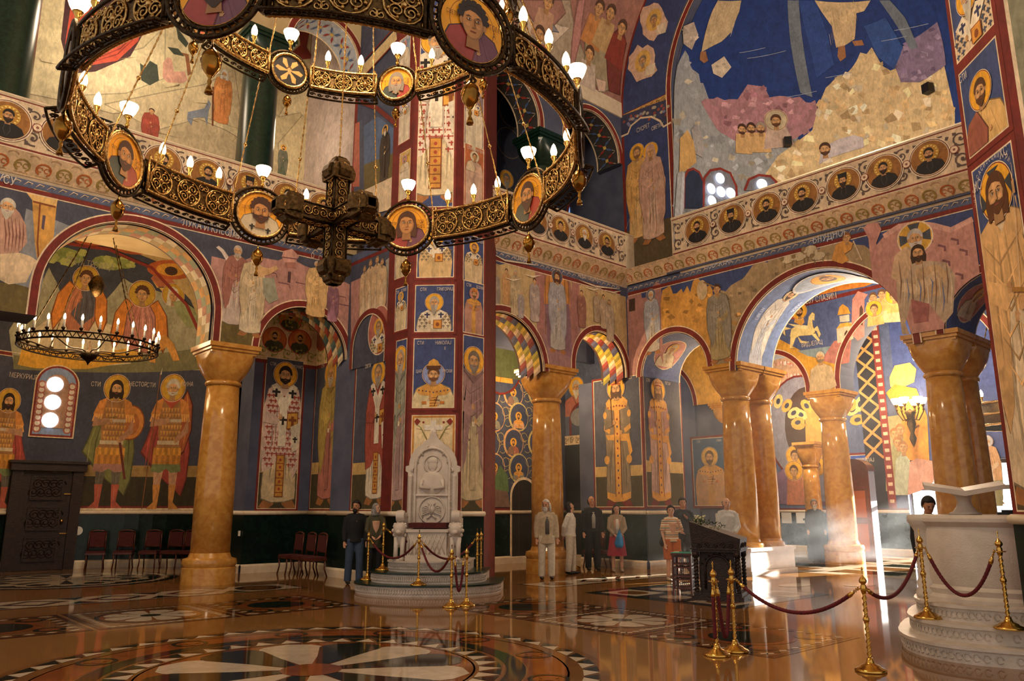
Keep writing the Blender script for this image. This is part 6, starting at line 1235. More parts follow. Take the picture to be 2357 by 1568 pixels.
def ring_tier(Rr, z0, a_start, pr, hp, names, bulbs, seed0, soffit=.15, tilt=1.0):
    da = R(45); half = R(22.5) - math.asin(pr * 1.3 / Rr); L = half * Rr
    # one panel, shared by all eight
    f = bend(Rr, 0, 0.0)
    sheet = MB(); n = 14
    for i in range(n):
        a, b = -L + 2 * L * i / n, -L + 2 * L * (i + 1) / n
        for d in (-.012, .012): sheet.add([f(a, -hp, d), f(b, -hp, d), f(b, hp, d), f(a, hp, d)], [(0, 1, 2, 3)])
    scr = MB(); c3 = 2 * L / 3
    for d in (-.024, .024):
        for k in range(3):
            cx = -L + c3 * (k + .5); rr = min(hp * .92, c3 * .48)
            scr.tube([f(cx + rr * math.cos(R(t)), rr * math.sin(R(t)), d) for t in range(0, 360, 24)], .013, 5, True)
            for q in range(4): pt = spiral(cx + rr * .5 * math.cos(R(45 + 90 * q)), rr * .5 * math.sin(R(45 + 90 * q)), rr * .42, 1.6, 1 if q % 2 else -1, R(90 * q)); scr.tube([f(x, z, d) for x, z in pt], .012, 4)
            for q in range(8): t = R(22.5 + 45 * q); scr.ball(f(cx + rr * .8 * math.cos(t), rr * .8 * math.sin(t), d), .022, 6, 4)
            scr.ball(f(cx, 0, d), .035, 8, 5)
            for e in (-1, 1):
                for g in (-1, 1): pt = spiral(cx + e * c3 * .43, g * hp * .72, hp * .24, 1.3, e * g, R(90)); scr.tube([f(x, z, d) for x, z in pt], .011, 4)
    rail = MB(); N = 64
    for z, d in ((hp + .02, -.035), (-hp - .02, -.035)):
        rail.tube([f(-L + 2 * L * i / N, z, d) for i in range(N + 1)], [.02 + .006 * (i % 2) for i in range(N + 1)], 6)
    for s_ in (-L, L): rail.tube([f(s_, -hp - .03, -.035), f(s_, hp + .03, -.035)], .018, 6)
    dark = MB()
    for z in (hp + .02, -hp - .02): dark.tube([f(-L + 2 * L * i / 16, z, .04) for i in range(17)], .02, 6)
    zb = -hp - .05
    for (d, dz) in ((.03, 0), (.03 + soffit, -.05 * tilt)): dark.tube([f(-L + 2 * L * i / 16, zb + dz, d) for i in range(17)], .016, 5)
    for s_ in (-L, L): dark.tube([f(s_, zb, .03), f(s_, zb - .05 * tilt, .03 + soffit)], .02, 5); dark.tube([f(s_ * .94, -hp, .045), f(s_ * .94, hp, .045)], .022, 5); dark.tube([f(s_, -hp, .045), f(s_, hp, .045)], .022, 5)
    m_ = int(2 * L / .11)
    for i in range(m_):
        x = -L + 2 * L * (i + .5) / m_; pt = spiral(0, 0, .5, 1.2, 1 if i % 2 else -1, 0, 9); dark.tube([f(x + a * .09, zb - .025 * tilt, .03 + soffit * (.5 + b * .8)) for a, b in pt], .011, 4)
    mats = ((sheet, 'pierced_sheet', MT['dgold']), (scr, 'scrollwork', MT['gold']), (rail, 'rope_rail', MT['gold']), (dark, 'bronze_lattice', MT['bronze']))
    me = [(nm, b.mesh(nm, mt, True)) for b, nm, mt in mats]
    lampm = []
    for k in range(8):
        am = a_start - k * da; ap = am - da / 2
        # panel: mesh built at angle 0 around the centre, turned into place
        T = Matrix.Translation((0, 0, z0)) @ Matrix.Rotation(ap, 4, 'Z')
        par = None
        for nm, mm in me:
            o = bpy.data.objects.new('ring_panel' if par is None else nm, mm); col.objects.link(o)
            if par is None: o.parent = choros; o.matrix_local = T @ Matrix.Translation((-CX, -CY_, 0)); par = o
            else: o.parent = par
        # candles on the panel
        for q in range(bulbs):
            s_ = -L + 2 * L * (q + .5) / bulbs; pt = bend(Rr, z0, ap)(s_, hp + .03, 0); a, b = MB(), MB(); bulb_candle(a, b, pt, 1.15)
            o = ch(a.build('candle_lamp', MT['brass'], None, True)); b.build('bulb', MT['bulb'], o, True)
        # medallion
        c = Vector((CX + Rr * math.cos(am), CY_ + Rr * math.sin(am), z0)); rad = Vector((math.cos(am), math.sin(am), 0)); tan = Vector((-math.sin(am), math.cos(am), 0))
        def ringp(r_, d, t): return c + tan * (r_ * math.cos(t)) + Vector((0, 0, r_ * math.sin(t))) + rad * d
        m = MB(); nn = 40
        for d in (-.015, .015): m.add([ringp(pr, d, 6.283 * i / nn) for i in range(nn)], [tuple(range(nn))])
        disc = ch(m.build('icon_medallion', MT['dgold']))
        b = MB(); b.tube([ringp(pr * 1.04, -.02, 6.283 * i / 60) for i in range(60)], [.022 + .006 * (i % 2) for i in range(60)], 6, True); b.build('rope_rim', MT['gold'], disc, True)
        b = MB()
        for r_, t_ in ((pr * 1.1, .02), (pr * 1.32, .024)): b.tube([ringp(r_, .03, 6.283 * i / 40) for i in range(40)], t_, 6, True)
        for i in range(36):
            t = 6.283 * i / 36; b.tube([ringp(pr * (1.12 + .1 * (1 - math.cos(q * .9)) * .5 + .018 * q), .03, t + .03 * math.sin(q * .9) + .012 * q) for q in range(7)], .014, 4)
        b.build('openwork_rim', MT['bronze'], disc, True)
        nm, kd, hr, bd, stl = names[k % len(names)]
        for sgn in (-1, 1):
            fr = Fr((c.x, c.y, 0), tan * (1 if sgn > 0 else -1), rad * sgn); p = Paint(fr, .017); p.step = .0003
            if kd == 'seraph':
                p.ell(0, z0, pr * .95, pr * .95, '#2a2420', 36); p.at(0, z0, pr)
                for a in (60, 120, 0, 180, 240, 300): p.poly([(0, 0), (.75 * math.cos(R(a - 14)), .75 * math.sin(R(a - 14))), (.85 * math.cos(R(a)), .85 * math.sin(R(a))), (.6 * math.cos(R(a + 16)), .6 * math.sin(R(a + 16)))], '#d8a860')
                head(p, 0, .05, .4, '#6a4a20', None, '#d8b070', None); p.off()
            else:
                p.ell(0, z0, pr * .99, pr * .99, '#ffb01c', 40); p.ring(0, z0 + pr * .12, pr * .72, pr * .72, pr * .018, '#8a4a18', 40)
                p.clip = [(pr * .98 * math.cos(6.283 * i / 32), z0 + pr * .98 * math.sin(6.283 * i / 32)) for i in range(32)]
                kk = dict(apostle=('#b04434', '#4a5048'), bishop=('#d8c8a8', '#d8c8a8'), martyr=('#7a4a5c', '#a8443c'))[kd]
                bust(p, 0, z0 - pr * 1.02, pr * 2.0, 'apostle' if kd != 'bishop' else 'bishop2', kk[0], kk[1], hr, bd, stl, None, seed0 + k)
                if kd == 'bishop': p.at(0, z0 - pr, pr * 1.8); cross(p, -.2, .2, .12, '#1c1814', 1.1); cross(p, .2, .16, .12, '#1c1814', 1.1); p.off()
                p.at(0, z0 + pr * .22, pr); head(p, 0, -.06, 1.12, hr, bd, '#c48a50', None, .7, stl); p.off()
                p.text('СВЕТИ', -pr * .68, z0 + pr * .12, pr * .15, '#5a2c12'); p.text(nm[:3], pr * .68, z0 + pr * .12, pr * .2, '#5a2c12'); p.text(nm[3:], pr * .68, z0 - pr * .1, pr * .2, '#5a2c12')
            p.build('icon_painting', disc, ICON)
        a, b = MB(), MB(); lamp_bowl(a, b, c + Vector((0, 0, pr * 1.32)), 1.15); o = ch(a.build('bowl_lamp', MT['brass'], None, True)); b.build('bulb', MT['bulb'], o, True)
        pm = MB(); s_ = pr / .34; q = c + Vector((0, 0, -pr * 1.36)); pm.lathe([(x * s_, z * s_) for x, z in ((.004, 0), (.01, -.06), (.03, -.09), (.075, -.14), (.09, -.2), (.075, -.27), (.035, -.33), (.012, -.36), (.02, -.39), (.012, -.42), (.03, -.47), (.034, -.5), (0, -.5))], q, 18)
        ch(pm.build('pendant_drop', MT['egg'], None, True))
        # hanger rods beside the medallion
        for e in (-1, 1):
            s2 = e * (pr * 1.42) / Rr; p0 = Vector((CX + Rr * math.cos(am + s2), CY_ + Rr * math.sin(am + s2), z0)); m = MB()
            m.tube([p0 + Vector((0, 0, -hp - .04)), p0 + Vector((0, 0, hp + .1))], .016, 6); ch(m.build('panel_hinge', MT['gold'], None, True))
            R2, z2 = (2.1, 8.0 + .2) if z0 < 7 else (.12, 15.0); p1 = Vector((CX + R2 * math.cos(am + s2 * (1 if z0 < 7 else 1)), CY_ + R2 * math.sin(am + s2), z2)); nL = int((p1 - p0).length / .045); p0 = p0 + Vector((0, 0, -hp))
            m = MB(); m.tube([p0.lerp(p1, i / nL) for i in range(nL + 1)], [.007 + .007 * (i % 2) for i in range(nL + 1)], 5); m.ball(p0.lerp(p1, .45), .03, 8, 6); ch(m.build('chain', MT['gold'], None, True))
_d = '#4a2814'
NM = [('ОНИСИМ', 'apostle', _d, (_d, .25), 'short'), ('ЕРМЕ', 'bishop', _d, (_d, .22), 'curly'), ('ГОРДИЈЕ', 'martyr', '#5a3418', None, 'long'), ('ПЕТАР', 'apostle', '#4a2814', ('#4a2814', .4), 'short'), ('ЛУКА', 'apostle', '#3a2010', ('#3a2010', .2), 'short'), ('ТОМА', 'martyr', '#2c1a10', None, 'curly'), ('МАРКО', 'martyr', '#3a2010', ('#3a2010', .3), 'short'), ('ЈОВАН', 'apostle', '#8a8078', ('#a89c90', .5), 'short')]
ring_tier(2.92, 5.99, R(129.3), .34, .2, NM, 3, 200)
NM2 = [('', 'seraph', _d, None, 'short'), ('ТОВИЈЕ', 'apostle', '#8a7c6c', ('#9a8c7c', .5), 'long')]
ring_tier(2.1, 8.02, R(128.9), .25, .14, [NM2[1], NM2[0]], 2, 300, .1)
# six-armed hanging cross
m = MB(); s_ = MB(); g = MB(); CZ = 5.0
for ax in ((1, 0, 0), (-1, 0, 0), (0, 1, 0), (0, -1, 0), (0, 0, 1), (0, 0, -1)):
    d = Vector(ax); x = Vector((0, 0, 1)) if abs(d.z) < .5 else Vector((1, 0, 0)); y = d.cross(x); o = Vector((CX, CY_, CZ)); hw = .095
    def P(t, a, b): return o + d * t + x * a + y * b
    vs = [P(t, a * hw, b * hw) for t in (.08, .5) for a, b in ((-1, -1), (1, -1), (1, 1), (-1, 1))]; m.add(vs, [(0, 1, 5, 4), (1, 2, 6, 5), (2, 3, 7, 6), (3, 0, 4, 7), (4, 5, 6, 7)])
    for a, b in ((0, 1), (1, 0)):
        for e in (-1, 1):
            def Q(t, w): return P(t, w if b else e * (hw + .01), e * (hw + .01) if b else w)
            for k in range(4): s_.tube([Q(.13 + k * .1 + px_, py_) for px_, py_ in spiral(0, 0, .06, 1.5, 1 if k % 2 else -1, k)], .009, 4)
            for t, ww in ((.62, .13), (.56, .1)): s_.tube([Q(t + ww * .75 * math.cos(q * .7), ww * math.sin(q * .7)) for q in range(10)], .014, 5)
            s_.tube([Q(.62 + u * .09, v * .09) for u, v in spiral(0, 0, 1, 1.6, e, 0)], .012, 4)
    m.add([P(.5 + t, a * w_, b * w_) for t, w_ in ((0, .14), (.1, .15), (.2, .12), (.24, .04)) for a, b in ((-1, -1), (1, -1), (1, 1), (-1, 1))], [(i * 4 + j, i * 4 + (j + 1) % 4, i * 4 + 4 + (j + 1) % 4, i * 4 + 4 + j) for i in range(3) for j in range(4)] + [(12, 13, 14, 15), (3, 2, 1, 0)])
    hf = [(.5, .1), (.53, .16), (.6, .19), (.67, .17), (.7, .12), (.76, .1), (.8, .05)]; ou = hf + [(t_, -w_) for t_, w_ in hf[::-1]]; n_ = len(ou)
    for sw_ in (0, 1):
        pl = [P(t_, e_ * .075, w_) if sw_ else P(t_, w_, e_ * .075) for e_ in (-1, 1) for t_, w_ in ou]; m.add(pl, [tuple(range(n_)), tuple(range(n_, 2 * n_))[::-1]] + [(i, (i + 1) % n_, n_ + (i + 1) % n_, n_ + i) for i in range(n_)])
    for a in (-1, 1):
        for b in (-1, 1): g.tube([P(.1, a * hw, b * hw), P(.5, a * hw, b * hw)], .014, 6)
cr = ch(m.build('hanging_cross', MT['dgold'])); s_.build('scroll_relief', MT['gold'], cr, True); g.build('edge_bead', MT['bronze'], cr, True)
m = MB(); nL = 220; m.tube([Vector((CX, CY_, 5.7 + 9.3 * i / nL)) for i in range(nL + 1)], [.007 + .007 * (i % 2) for i in range(nL + 1)], 5); ch(m.build('centre_chain', MT['gold'], None, True))
# ------------------------------------------------------------------ candle ring in the apse
p0 = Vector((0, 20.4, 0)); t_ = FA.px(207, 790); dd = ray(207, 795); tt = 20.4 / dd.y; cc = CAMP + dd * tt
LUSC = (cc.x, cc.y, cc.z)
lus = thing('candle_ring', 'smaller iron candle ring glowing in the left apse', 'chandelier', (cc.x, cc.y, 0)); rz = cc.z
def rel(m, name, mt, sm=True): return m.build(name, mt, lus, sm)
m = MB(); RR = 1.5; N = 60
for z in (rz - .12, rz + .02): m.tube([(RR * math.cos(6.283 * i / N), RR * math.sin(6.283 * i / N), z) for i in range(N)], .022, 6, True)
for i in range(N * 2):
    a = 6.283 * i / (N * 2); b = a + 6.283 / (N * 2); m.tube([(RR * math.cos(a), RR * math.sin(a), rz - .12 if i % 2 else rz + .02), (RR * math.cos(b), RR * math.sin(b), rz + .02 if i % 2 else rz - .12)], .011, 4)
rel(m, 'ring_band', MT['bronze'])
m = MB()
for k in range(8): a = 6.283 * k / 8; m.tube([(RR * math.cos(a) * t, RR * math.sin(a) * t, rz - .1 - .12 * (1 - t) + .04 * math.sin(t * 9)) for t in [q / 10 for q in range(11)]], .016, 5)
rel(m, 'spoke_frame', MT['bronze']); m = MB(); m.lathe([(0, -.5), (.02, -.45), (.05, -.4), (.16, -.32), (.2, -.24), (.14, -.16), (.05, -.12), (.03, .1)], (0, 0, rz), 20); rel(m, 'hub', MT['bronze'])
for k in range(26):
    a = 6.283 * k / 26; q = (RR * math.cos(a), RR * math.sin(a), rz + .03); x, y, b = MB(), MB(), MB(); x.lathe([(.01, 0), (.05, .05), (.05, .07), (.02, .08)], q, 8); o = rel(x, 'candle_holder', MT['bronze']); y.lathe([(.024, .08), (.024, .25), (0, .26)], q, 8); y.build('candle_tube', MT['paper'], o, True); b.lathe([(.02, .26), (.03, .3), (.02, .36), (0, .4)], q, 8); b.build('flame_bulb', MT['bulb'], o, True)
for k in range(4): a = 6.283 * k / 4 + .4; m = MB(); m.tube([Vector((RR * math.cos(a), RR * math.sin(a), rz)).lerp(Vector((0, 0, rz + 3.6)), i / 50) for i in range(51)], [.008 + .01 * (i % 2) for i in range(51)], 4); rel(m, 'chain', MT['dgold'])
m = MB(); m.lathe([(.02, 3.2), (.25, 3.3), (.3, 3.6), (.25, 3.75), (.02, 3.8)], (0, 0, rz), 16); m.lathe([(.02, 1.2), (.12, 1.3), (.2, 1.5), (.1, 1.7), (.02, 1.75)], (0, 0, rz), 12); rel(m, 'crown_boss', MT['dgold'])
# ------------------------------------------------------------------ inlaid floor patterns
FM = {k: mat('inlay_' + k, a, .06, c2=b, scale=6, dist=.8, spec=.42) for k, a, b in (('white', '#c2b19a', '#b2a28c'), ('dark', '#20241d', '#14170f'), ('orange', '#864a20', '#703a17'), ('tan', '#7a5028', '#664220'), ('brown', '#4a2416', '#371a10'))}
def inlay(name, pts, k, z=.002):
    c = [sum(p[i] for p in pts) / len(pts) for i in (0, 1)]
    o = MB().add([(p[0] - c[0], p[1] - c[1], 0) for p in pts], [tuple(range(len(pts)))]).build(name, FM[k], floor, loc=(c[0], c[1], z)); return o
def circ(cx, cy, r, n=40, sq=1.0): return [(cx + r * math.cos(6.283 * i / n), cy + r * sq * math.sin(6.283 * i / n)) for i in range(n)]
def annulus(name, cx, cy, r0, r1, k, z=.002, n=64):
    m = MB(); vs = [(r * math.cos(6.283 * i / n), r * math.sin(6.283 * i / n), 0) for r in (r0, r1) for i in range(n)]
    return m.add(vs, [(i, (i + 1) % n, n + (i + 1) % n, n + i) for i in range(n)]).build(name, FM[k], floor, loc=(cx, cy, z))
def petal(cx, cy, a, r0, r1, hw, k, z=.004, name='inlay_petal', w0=.05):
    L = r1 - r0; o = []
    for i in range(13):
        t = i / 12; w = w0 + (hw - w0) * t / .75 if t < .75 else hw * math.sqrt(max(0, 1 - ((t - .75) / .25) ** 2)); o.append((r0 + L * t, w))
    pts = o + [(r, -w) for r, w in o[::-1]]; ca, sa = math.cos(a), math.sin(a)
    return inlay(name, [(cx + r * ca - w * sa, cy + r * sa + w * ca) for r, w in pts], k, z)
def tris(cx, cy, r0, r1, n, z=.004, a0=0):
    for i in range(n):
        a = a0 + 6.283 * i / n; d = 6.283 / n * .5; q = lambda r, t: (cx + r * math.cos(t), cy + r * math.sin(t))
        inlay('inlay_triangle', [q(r0, a - d * .8), q(r0, a + d * .8), q(r1, a + d * .2)], 'white', z); inlay('inlay_triangle', [q(r1, a - d * .8 + d), q(r1, a + d * .8 + d), q(r0, a + d)], 'dark', z)
mx, my = 4.15, 7.68
annulus('inlay_ring', mx, my, 2.62, 3.05, 'tan', .0015); annulus('inlay_ring', mx, my, 2.22, 2.64, 'orange', .0015); annulus('inlay_ring', mx, my, 2.0, 2.2, 'dark', .003); annulus('inlay_ring', mx, my, 1.66, 2.0, 'tan', .002); inlay('inlay_disc', circ(mx, my, 1.68, 64), 'orange', .002)
for i in range(12): petal(mx, my, R(30 * i + 12), .26, 1.64, .37, ('white', 'dark')[i % 2], .004 + .0004 * (i % 2))
inlay('inlay_disc', circ(mx, my, .31), 'orange', .006); tris(mx, my, 1.72, 1.95, 36); tris(mx, my, 2.78, 2.95, 48)
for i in range(12):
    a = R(30 * i + 8); x, y = mx + 2.45 * math.cos(a), my + 2.45 * math.sin(a); annulus('inlay_ring', x, y, .16, .21, 'dark', .004, 28)
    inlay('inlay_quatrefoil', [(x + (.1 + .035 * math.cos(4 * t)) * math.cos(t), y + (.1 + .035 * math.cos(4 * t)) * math.sin(t)) for t in [6.283 * j / 24 for j in range(24)]], 'orange', .004)
def square(cx, cy, hx, hy, kind):
    inlay('inlay_field', [(cx - hx, cy - hy), (cx + hx, cy - hy), (cx + hx, cy + hy), (cx - hx, cy + hy)], 'brown', .002); inlay('inlay_field', [(cx - hx + .08, cy - hy + .08), (cx + hx - .08, cy - hy + .08), (cx + hx - .08, cy + hy - .08), (cx - hx + .08, cy + hy - .08)], 'tan', .003); n = 13
    for i in range(n):
        for s_ in (-1, 1):
            t = -1 + 2 * (i + .5) / n; d = .05
            for x, y in ((cx + t * (hx - .15), cy + s_ * (hy - .17)), (cx + s_ * (hx - .17), cy + t * (hy - .15))): inlay('inlay_diamond', [(x - .075, y), (x, y - d), (x + .075, y), (x, y + d)], ('white', 'dark')[i % 2] if kind == 'dark' else 'white', .005)
    r = min(hx, hy) * .72
    if kind == 'flower':
        annulus('inlay_ring', cx, cy, r, r * 1.08, 'dark', .005); inlay('inlay_disc', circ(cx, cy, r), 'orange', .004)
        for i in range(8): petal(cx, cy, R(45 * i + 10), .12, r * .95, r * .26, 'white', .006)
        inlay('inlay_disc', circ(cx, cy, .15), 'dark', .007)
    else:
        for s_ in (-1, 1):
            for e in (-1, 1): inlay('inlay_disc', circ(cx + s_ * hx * .56, cy + e * hy * .56, .2, 24), 'dark', .005); inlay('inlay_disc', circ(cx + s_ * hx * .56, cy + e * hy * .56, .13, 24), 'orange', .006)
        inlay('inlay_disc', circ(cx, cy, r * .85), 'orange', .005); inlay('inlay_disc', circ(cx, cy, r * .66), 'dark', .006)
for i, k in ((-1, 'dark'), (0, 'flower'), (1, 'dark')): square(4.3 + i * 2.06, 13.1, 1.0, 1.06, k); square(9.3, 7.9 - i * 2.06, 1.06, 1.0, k)
def dband_(x0, x1, y0, y1, n, along):
    """Pale strip with interlocking diamonds."""
    inlay('inlay_strip', [(x0, y0), (x1, y0), (x1, y1), (x0, y1)], 'brown', .002); b = .07; inlay('inlay_strip', [(x0 + b, y0 + b), (x1 - b, y0 + b), (x1 - b, y1 - b), (x0 + b, y1 - b)], 'white', .003); cy = (y0 + y1) / 2; h = (y1 - y0) / 2 - .1; k = (x1 - x0 - .2) / n
    for i in range(n):
        x = x0 + .1 + k * (i + .5)
        if i == n - 1 and along > 0 or i == 0 and along < 0: inlay('inlay_disc', circ(x, cy, h * .85), 'brown', .004); inlay('inlay_disc', circ(x, cy, h * .6), 'tan', .005); continue
        inlay('inlay_diamond', [(x - k * .4, cy), (x, cy - h * .8), (x + k * .4, cy), (x, cy + h * .8)], 'brown', .004); inlay('inlay_diamond', [(x - k * .26, cy), (x, cy - h * .5), (x + k * .26, cy), (x, cy + h * .5)], 'white', .005)
        for e in (-1, 1): inlay('inlay_triangle', [(x + k * .3, cy + e * h * .95), (x + k * .7, cy + e * h * .95), (x + k * .5, cy + e * h * .25)], 'dark', .0045)
dband_(-.2, 8.15, 15.4, 16.7, 6, 1); dband_(11.9, 16.9, 12.0, 13.05, 4, -1)
cx, cy = 4.9, 20.9; annulus('inlay_ring', cx, cy, 2.2, 2.4, 'dark'); annulus('inlay_ring', cx, cy, 2.02, 2.16, 'white'); inlay('inlay_disc', circ(cx, cy, 2.0, 60), 'dark', .002)
for i in range(8): petal(cx, cy, R(45 * i + 10), .1, 1.85, .42, 'white', .004); inlay('inlay_disc', circ(cx + 1.4 * math.cos(R(45 * i + 10)), cy + 1.4 * math.sin(R(45 * i + 10)), .22, 20), 'dark', .006); inlay('inlay_disc', circ(cx + 1.55 * math.cos(R(45 * i + 32.5)), cy + 1.55 * math.sin(R(45 * i + 32.5)), .2, 20), 'white', .005)
inlay('inlay_field', [(11.7, 7.5), (15.0, 7.5), (15.0, 10.9), (11.7, 10.9)], 'dark', .002)
for i in range(3):
    for j in range(3): inlay('inlay_square', [(11.95 + i * 1.02, 7.75 + j * 1.02), (12.85 + i * 1.02, 7.75 + j * 1.02), (12.85 + i * 1.02, 8.65 + j * 1.02), (11.95 + i * 1.02, 8.65 + j * 1.02)], ('white', 'brown')[(i + j) % 2], .003); inlay('inlay_disc', circ(12.4 + i * 1.02, 8.2 + j * 1.02, .3, 24), ('tan', 'white')[(i + j) % 2], .004)
for k in range(5): inlay('inlay_oval', circ(16.2 + (k % 2) * 1.1, 8.9 - k * .9, .5, 30, .55), 'white', .003)
for k in range(0): inlay('inlay_field', [(21.3, 12.6 - k * 1.5), (22.6, 12.6 - k * 1.5), (22.6, 11.4 - k * 1.5), (21.3, 11.4 - k * 1.5)], ('white', 'dark')[k % 2], .003)
inlay('hall_paving', [(19.6, 5.0), (28.9, 5.0), (28.9, 16.0), (19.6, 16.0)], 'white', .001)
for k in range(6):
    for j in range(4): inlay('inlay_square', [(20.2 + k * 1.5, 6.0 + j * 2.4), (21.3 + k * 1.5, 6.0 + j * 2.4), (21.3 + k * 1.5, 7.8 + j * 2.4), (20.2 + k * 1.5, 7.8 + j * 2.4)], ('tan', 'dark')[(k + j) % 2], .002)
# ------------------------------------------------------------------ throne
TH = thing('bishop_throne', 'white carved marble throne with lion arms against the painted pier', 'throne', (9.96, 13.53, 0), math.atan2(-1, -1) - math.pi / 2)
# local axes: +y out from the pier towards the nave, +x to the viewer's left
def steps(w, d, n=24): return [(w, -.45)] + [(w * math.cos(math.pi * i / n), .35 + (d - .35) * math.sin(math.pi * i / n) ** .8) for i in range(n + 1)] + [(-w, -.45)]
for w_, d_, z0, z1, top in ((1.45, 1.58, 0, .2, 1), (1.15, 1.3, .2, .4, 1), (.82, 1.0, .4, .6, 0)):
    s_ = MB().prism(steps(w_, d_), z0, z1 - .03).build('step', MT['white'], TH); MB().prism(steps(w_ + .03, d_ + .03), z1 - .03, z1).build('step_slab', MT['gcol'] if top else MT['white'], s_)
    b = MB(); pts = steps(w_ + .005, d_ + .005, 40)[1:-1]
    for i in range(0, len(pts) - 1):
        a, c = Vector((*pts[i], (z0 + z1) / 2 - .01)), Vector((*pts[i + 1], (z0 + z1) / 2 - .01)); 
        for t in (0, .5): b.tube([a.lerp(c, t) + Vector((0, 0, .05 * math.sin(q))) + (c - a).normalized() * .03 * math.cos(q) for q in (0, 1.2, 2.4, 3.6, 4.8, 6)], .008, 4)
    tag(b.build('step_carving', MT['white'], s_, True), None, None, None, 'stuff')
B0 = .6
m = MB(); m.box((0, .45, B0 + .31), (.78, .62, .6)); m.box((0, .46, B0 + .05), (.86, .68, .1)); m.box((0, .46, B0 + .58), (.84, .68, .06)); seat = m.build('seat_block', MT['white'], TH)
b = MB()
for k in range(9): x = -.36 + .09 * k; b.tube([(x, .765, B0 + .12), (x + .14 if x < .2 else .36, .765, B0 + .5)], .012, 5); b.tube([(x + .14 if x < .2 else .36, .765, B0 + .12), (x, .765, B0 + .5)], .012, 5)
b.build('lattice_carving', MT['white'], seat, True)
MB().box((0, .45, B0 + .68), (.76, .6, .1)).build('cushion', MT['cushion'], TH)
prof = [(.52, B0), (.52, 2.35), (.57, 2.38), (.57, 2.48), (.5, 2.5)] + [(.5 * math.cos(R(a)), 2.5 + .5 * math.sin(R(a))) for a in range(8, 70, 8)] + [(.2, 2.99), (.1, 3.06), (.06, 3.16), (0, 3.2)]
outl = prof + [(-x, z) for x, z in prof[::-1][1:]]
m = MB(); n = len(outl); m.add([(x, .06, z) for x, z in outl] + [(x, .22, z) for x, z in outl], [tuple(range(n)), tuple(range(n, 2 * n))[::-1]] + [(i, (i + 1) % n, n + (i + 1) % n, n + i) for i in range(n)]); back = m.build('backrest', MT['white'], TH)
arc = [(.36, 1.28), (.36, 2.5)] + [(.36 * math.cos(R(a)), 2.5 + .36 * math.sin(R(a))) for a in range(15, 180, 15)] + [(-.36, 2.5), (-.36, 1.28)]
b = MB(); dense = []
for p_, q_ in zip(arc[:-1], arc[1:]):
    L_ = max(1, int(math.hypot(q_[0] - p_[0], q_[1] - p_[1]) / .035)); dense += [(p_[0] + (q_[0] - p_[0]) * i / L_, .235, p_[1] + (q_[1] - p_[1]) * i / L_) for i in range(L_)]
b.tube(dense, [.03 + .01 * (i % 2) for i in range(len(dense))], 6); b.tube([(x, .235, 1.88) for x in np.linspace(-.34, .34, 21)], [.024 + .01 * (i % 2) for i in range(21)], 6)
for e in (-1, 1): b.tube([(e * .46, .24, z) for z in np.linspace(1.3, 2.3, 31)], [.04 + .012 * (i % 2) for i in range(31)], 6)
tag(b.build('rope_frame', MT['white'], back, True), None, None, None, 'stuff')
b = MB(); ring_ = lambda r, cx, cz, t=.012, y=.235: b.tube([(cx + r * math.cos(6.283 * i / 32), y, cz + r * math.sin(6.283 * i / 32)) for i in range(32)], t, 5, True)
ring_(.27, 0, 1.58, .018); ring_(.18, 0, 2.52); b.ball((0, .225, 2.5), .1, 14, 10, (1, .35, 1.25)); b.ball((0, .225, 2.58), .115, 14, 10, (1, .3, .8)); b.ball((0, .22, 2.14), .24, 16, 10, (1.1, .25, 1.05)); b.ball((0, .22, 2.4), .06, 10, 6, (1, .5, 1.2))
for e in (-1, 1):
    b.tube([(e * .2, .25, 2.2), (e * .24, .27, 2.05), (e * .04, .28, 2.02)], [.05, .045, .03], 8); b.tube([(0, .25, 1.5), (e * .05, .25, 1.62), (e * .02, .25, 1.7), (e * .08, .25, 1.73)], [.03, .025, .02, .012], 6)
    for k in range(5): b.tube([(e * .04, .245, 1.62 - k * .02), (e * (.12 + .02 * k), .25, 1.68 - k * .05), (e * (.2 - .005 * k), .24, 1.62 - k * .07)], [.014, .014, .006], 5)
    b.tube([(e * .02, .245, 1.48), (e * .1, .245, 1.4)], [.02, .012], 6)
    for k in range(4): b.tube([(e * (.1 + .1 * k), .24, 2.9 - .09 * k - .02 * k * k), (e * (.14 + .1 * k), .25, 2.86 - .1 * k - .02 * k * k), (e * (.1 + .1 * k), .24, 2.82 - .09 * k - .02 * k * k)], .018, 5)
b.ball((0, .22, 1.56), .09, 12, 8, (.8, .4, 1.3)); b.ball((0, .14, 3.2), .06, 10, 8, (1, .8, 1)); tag(b.build('relief_carving', MT['white'], back, True), None, None, None, 'stuff')
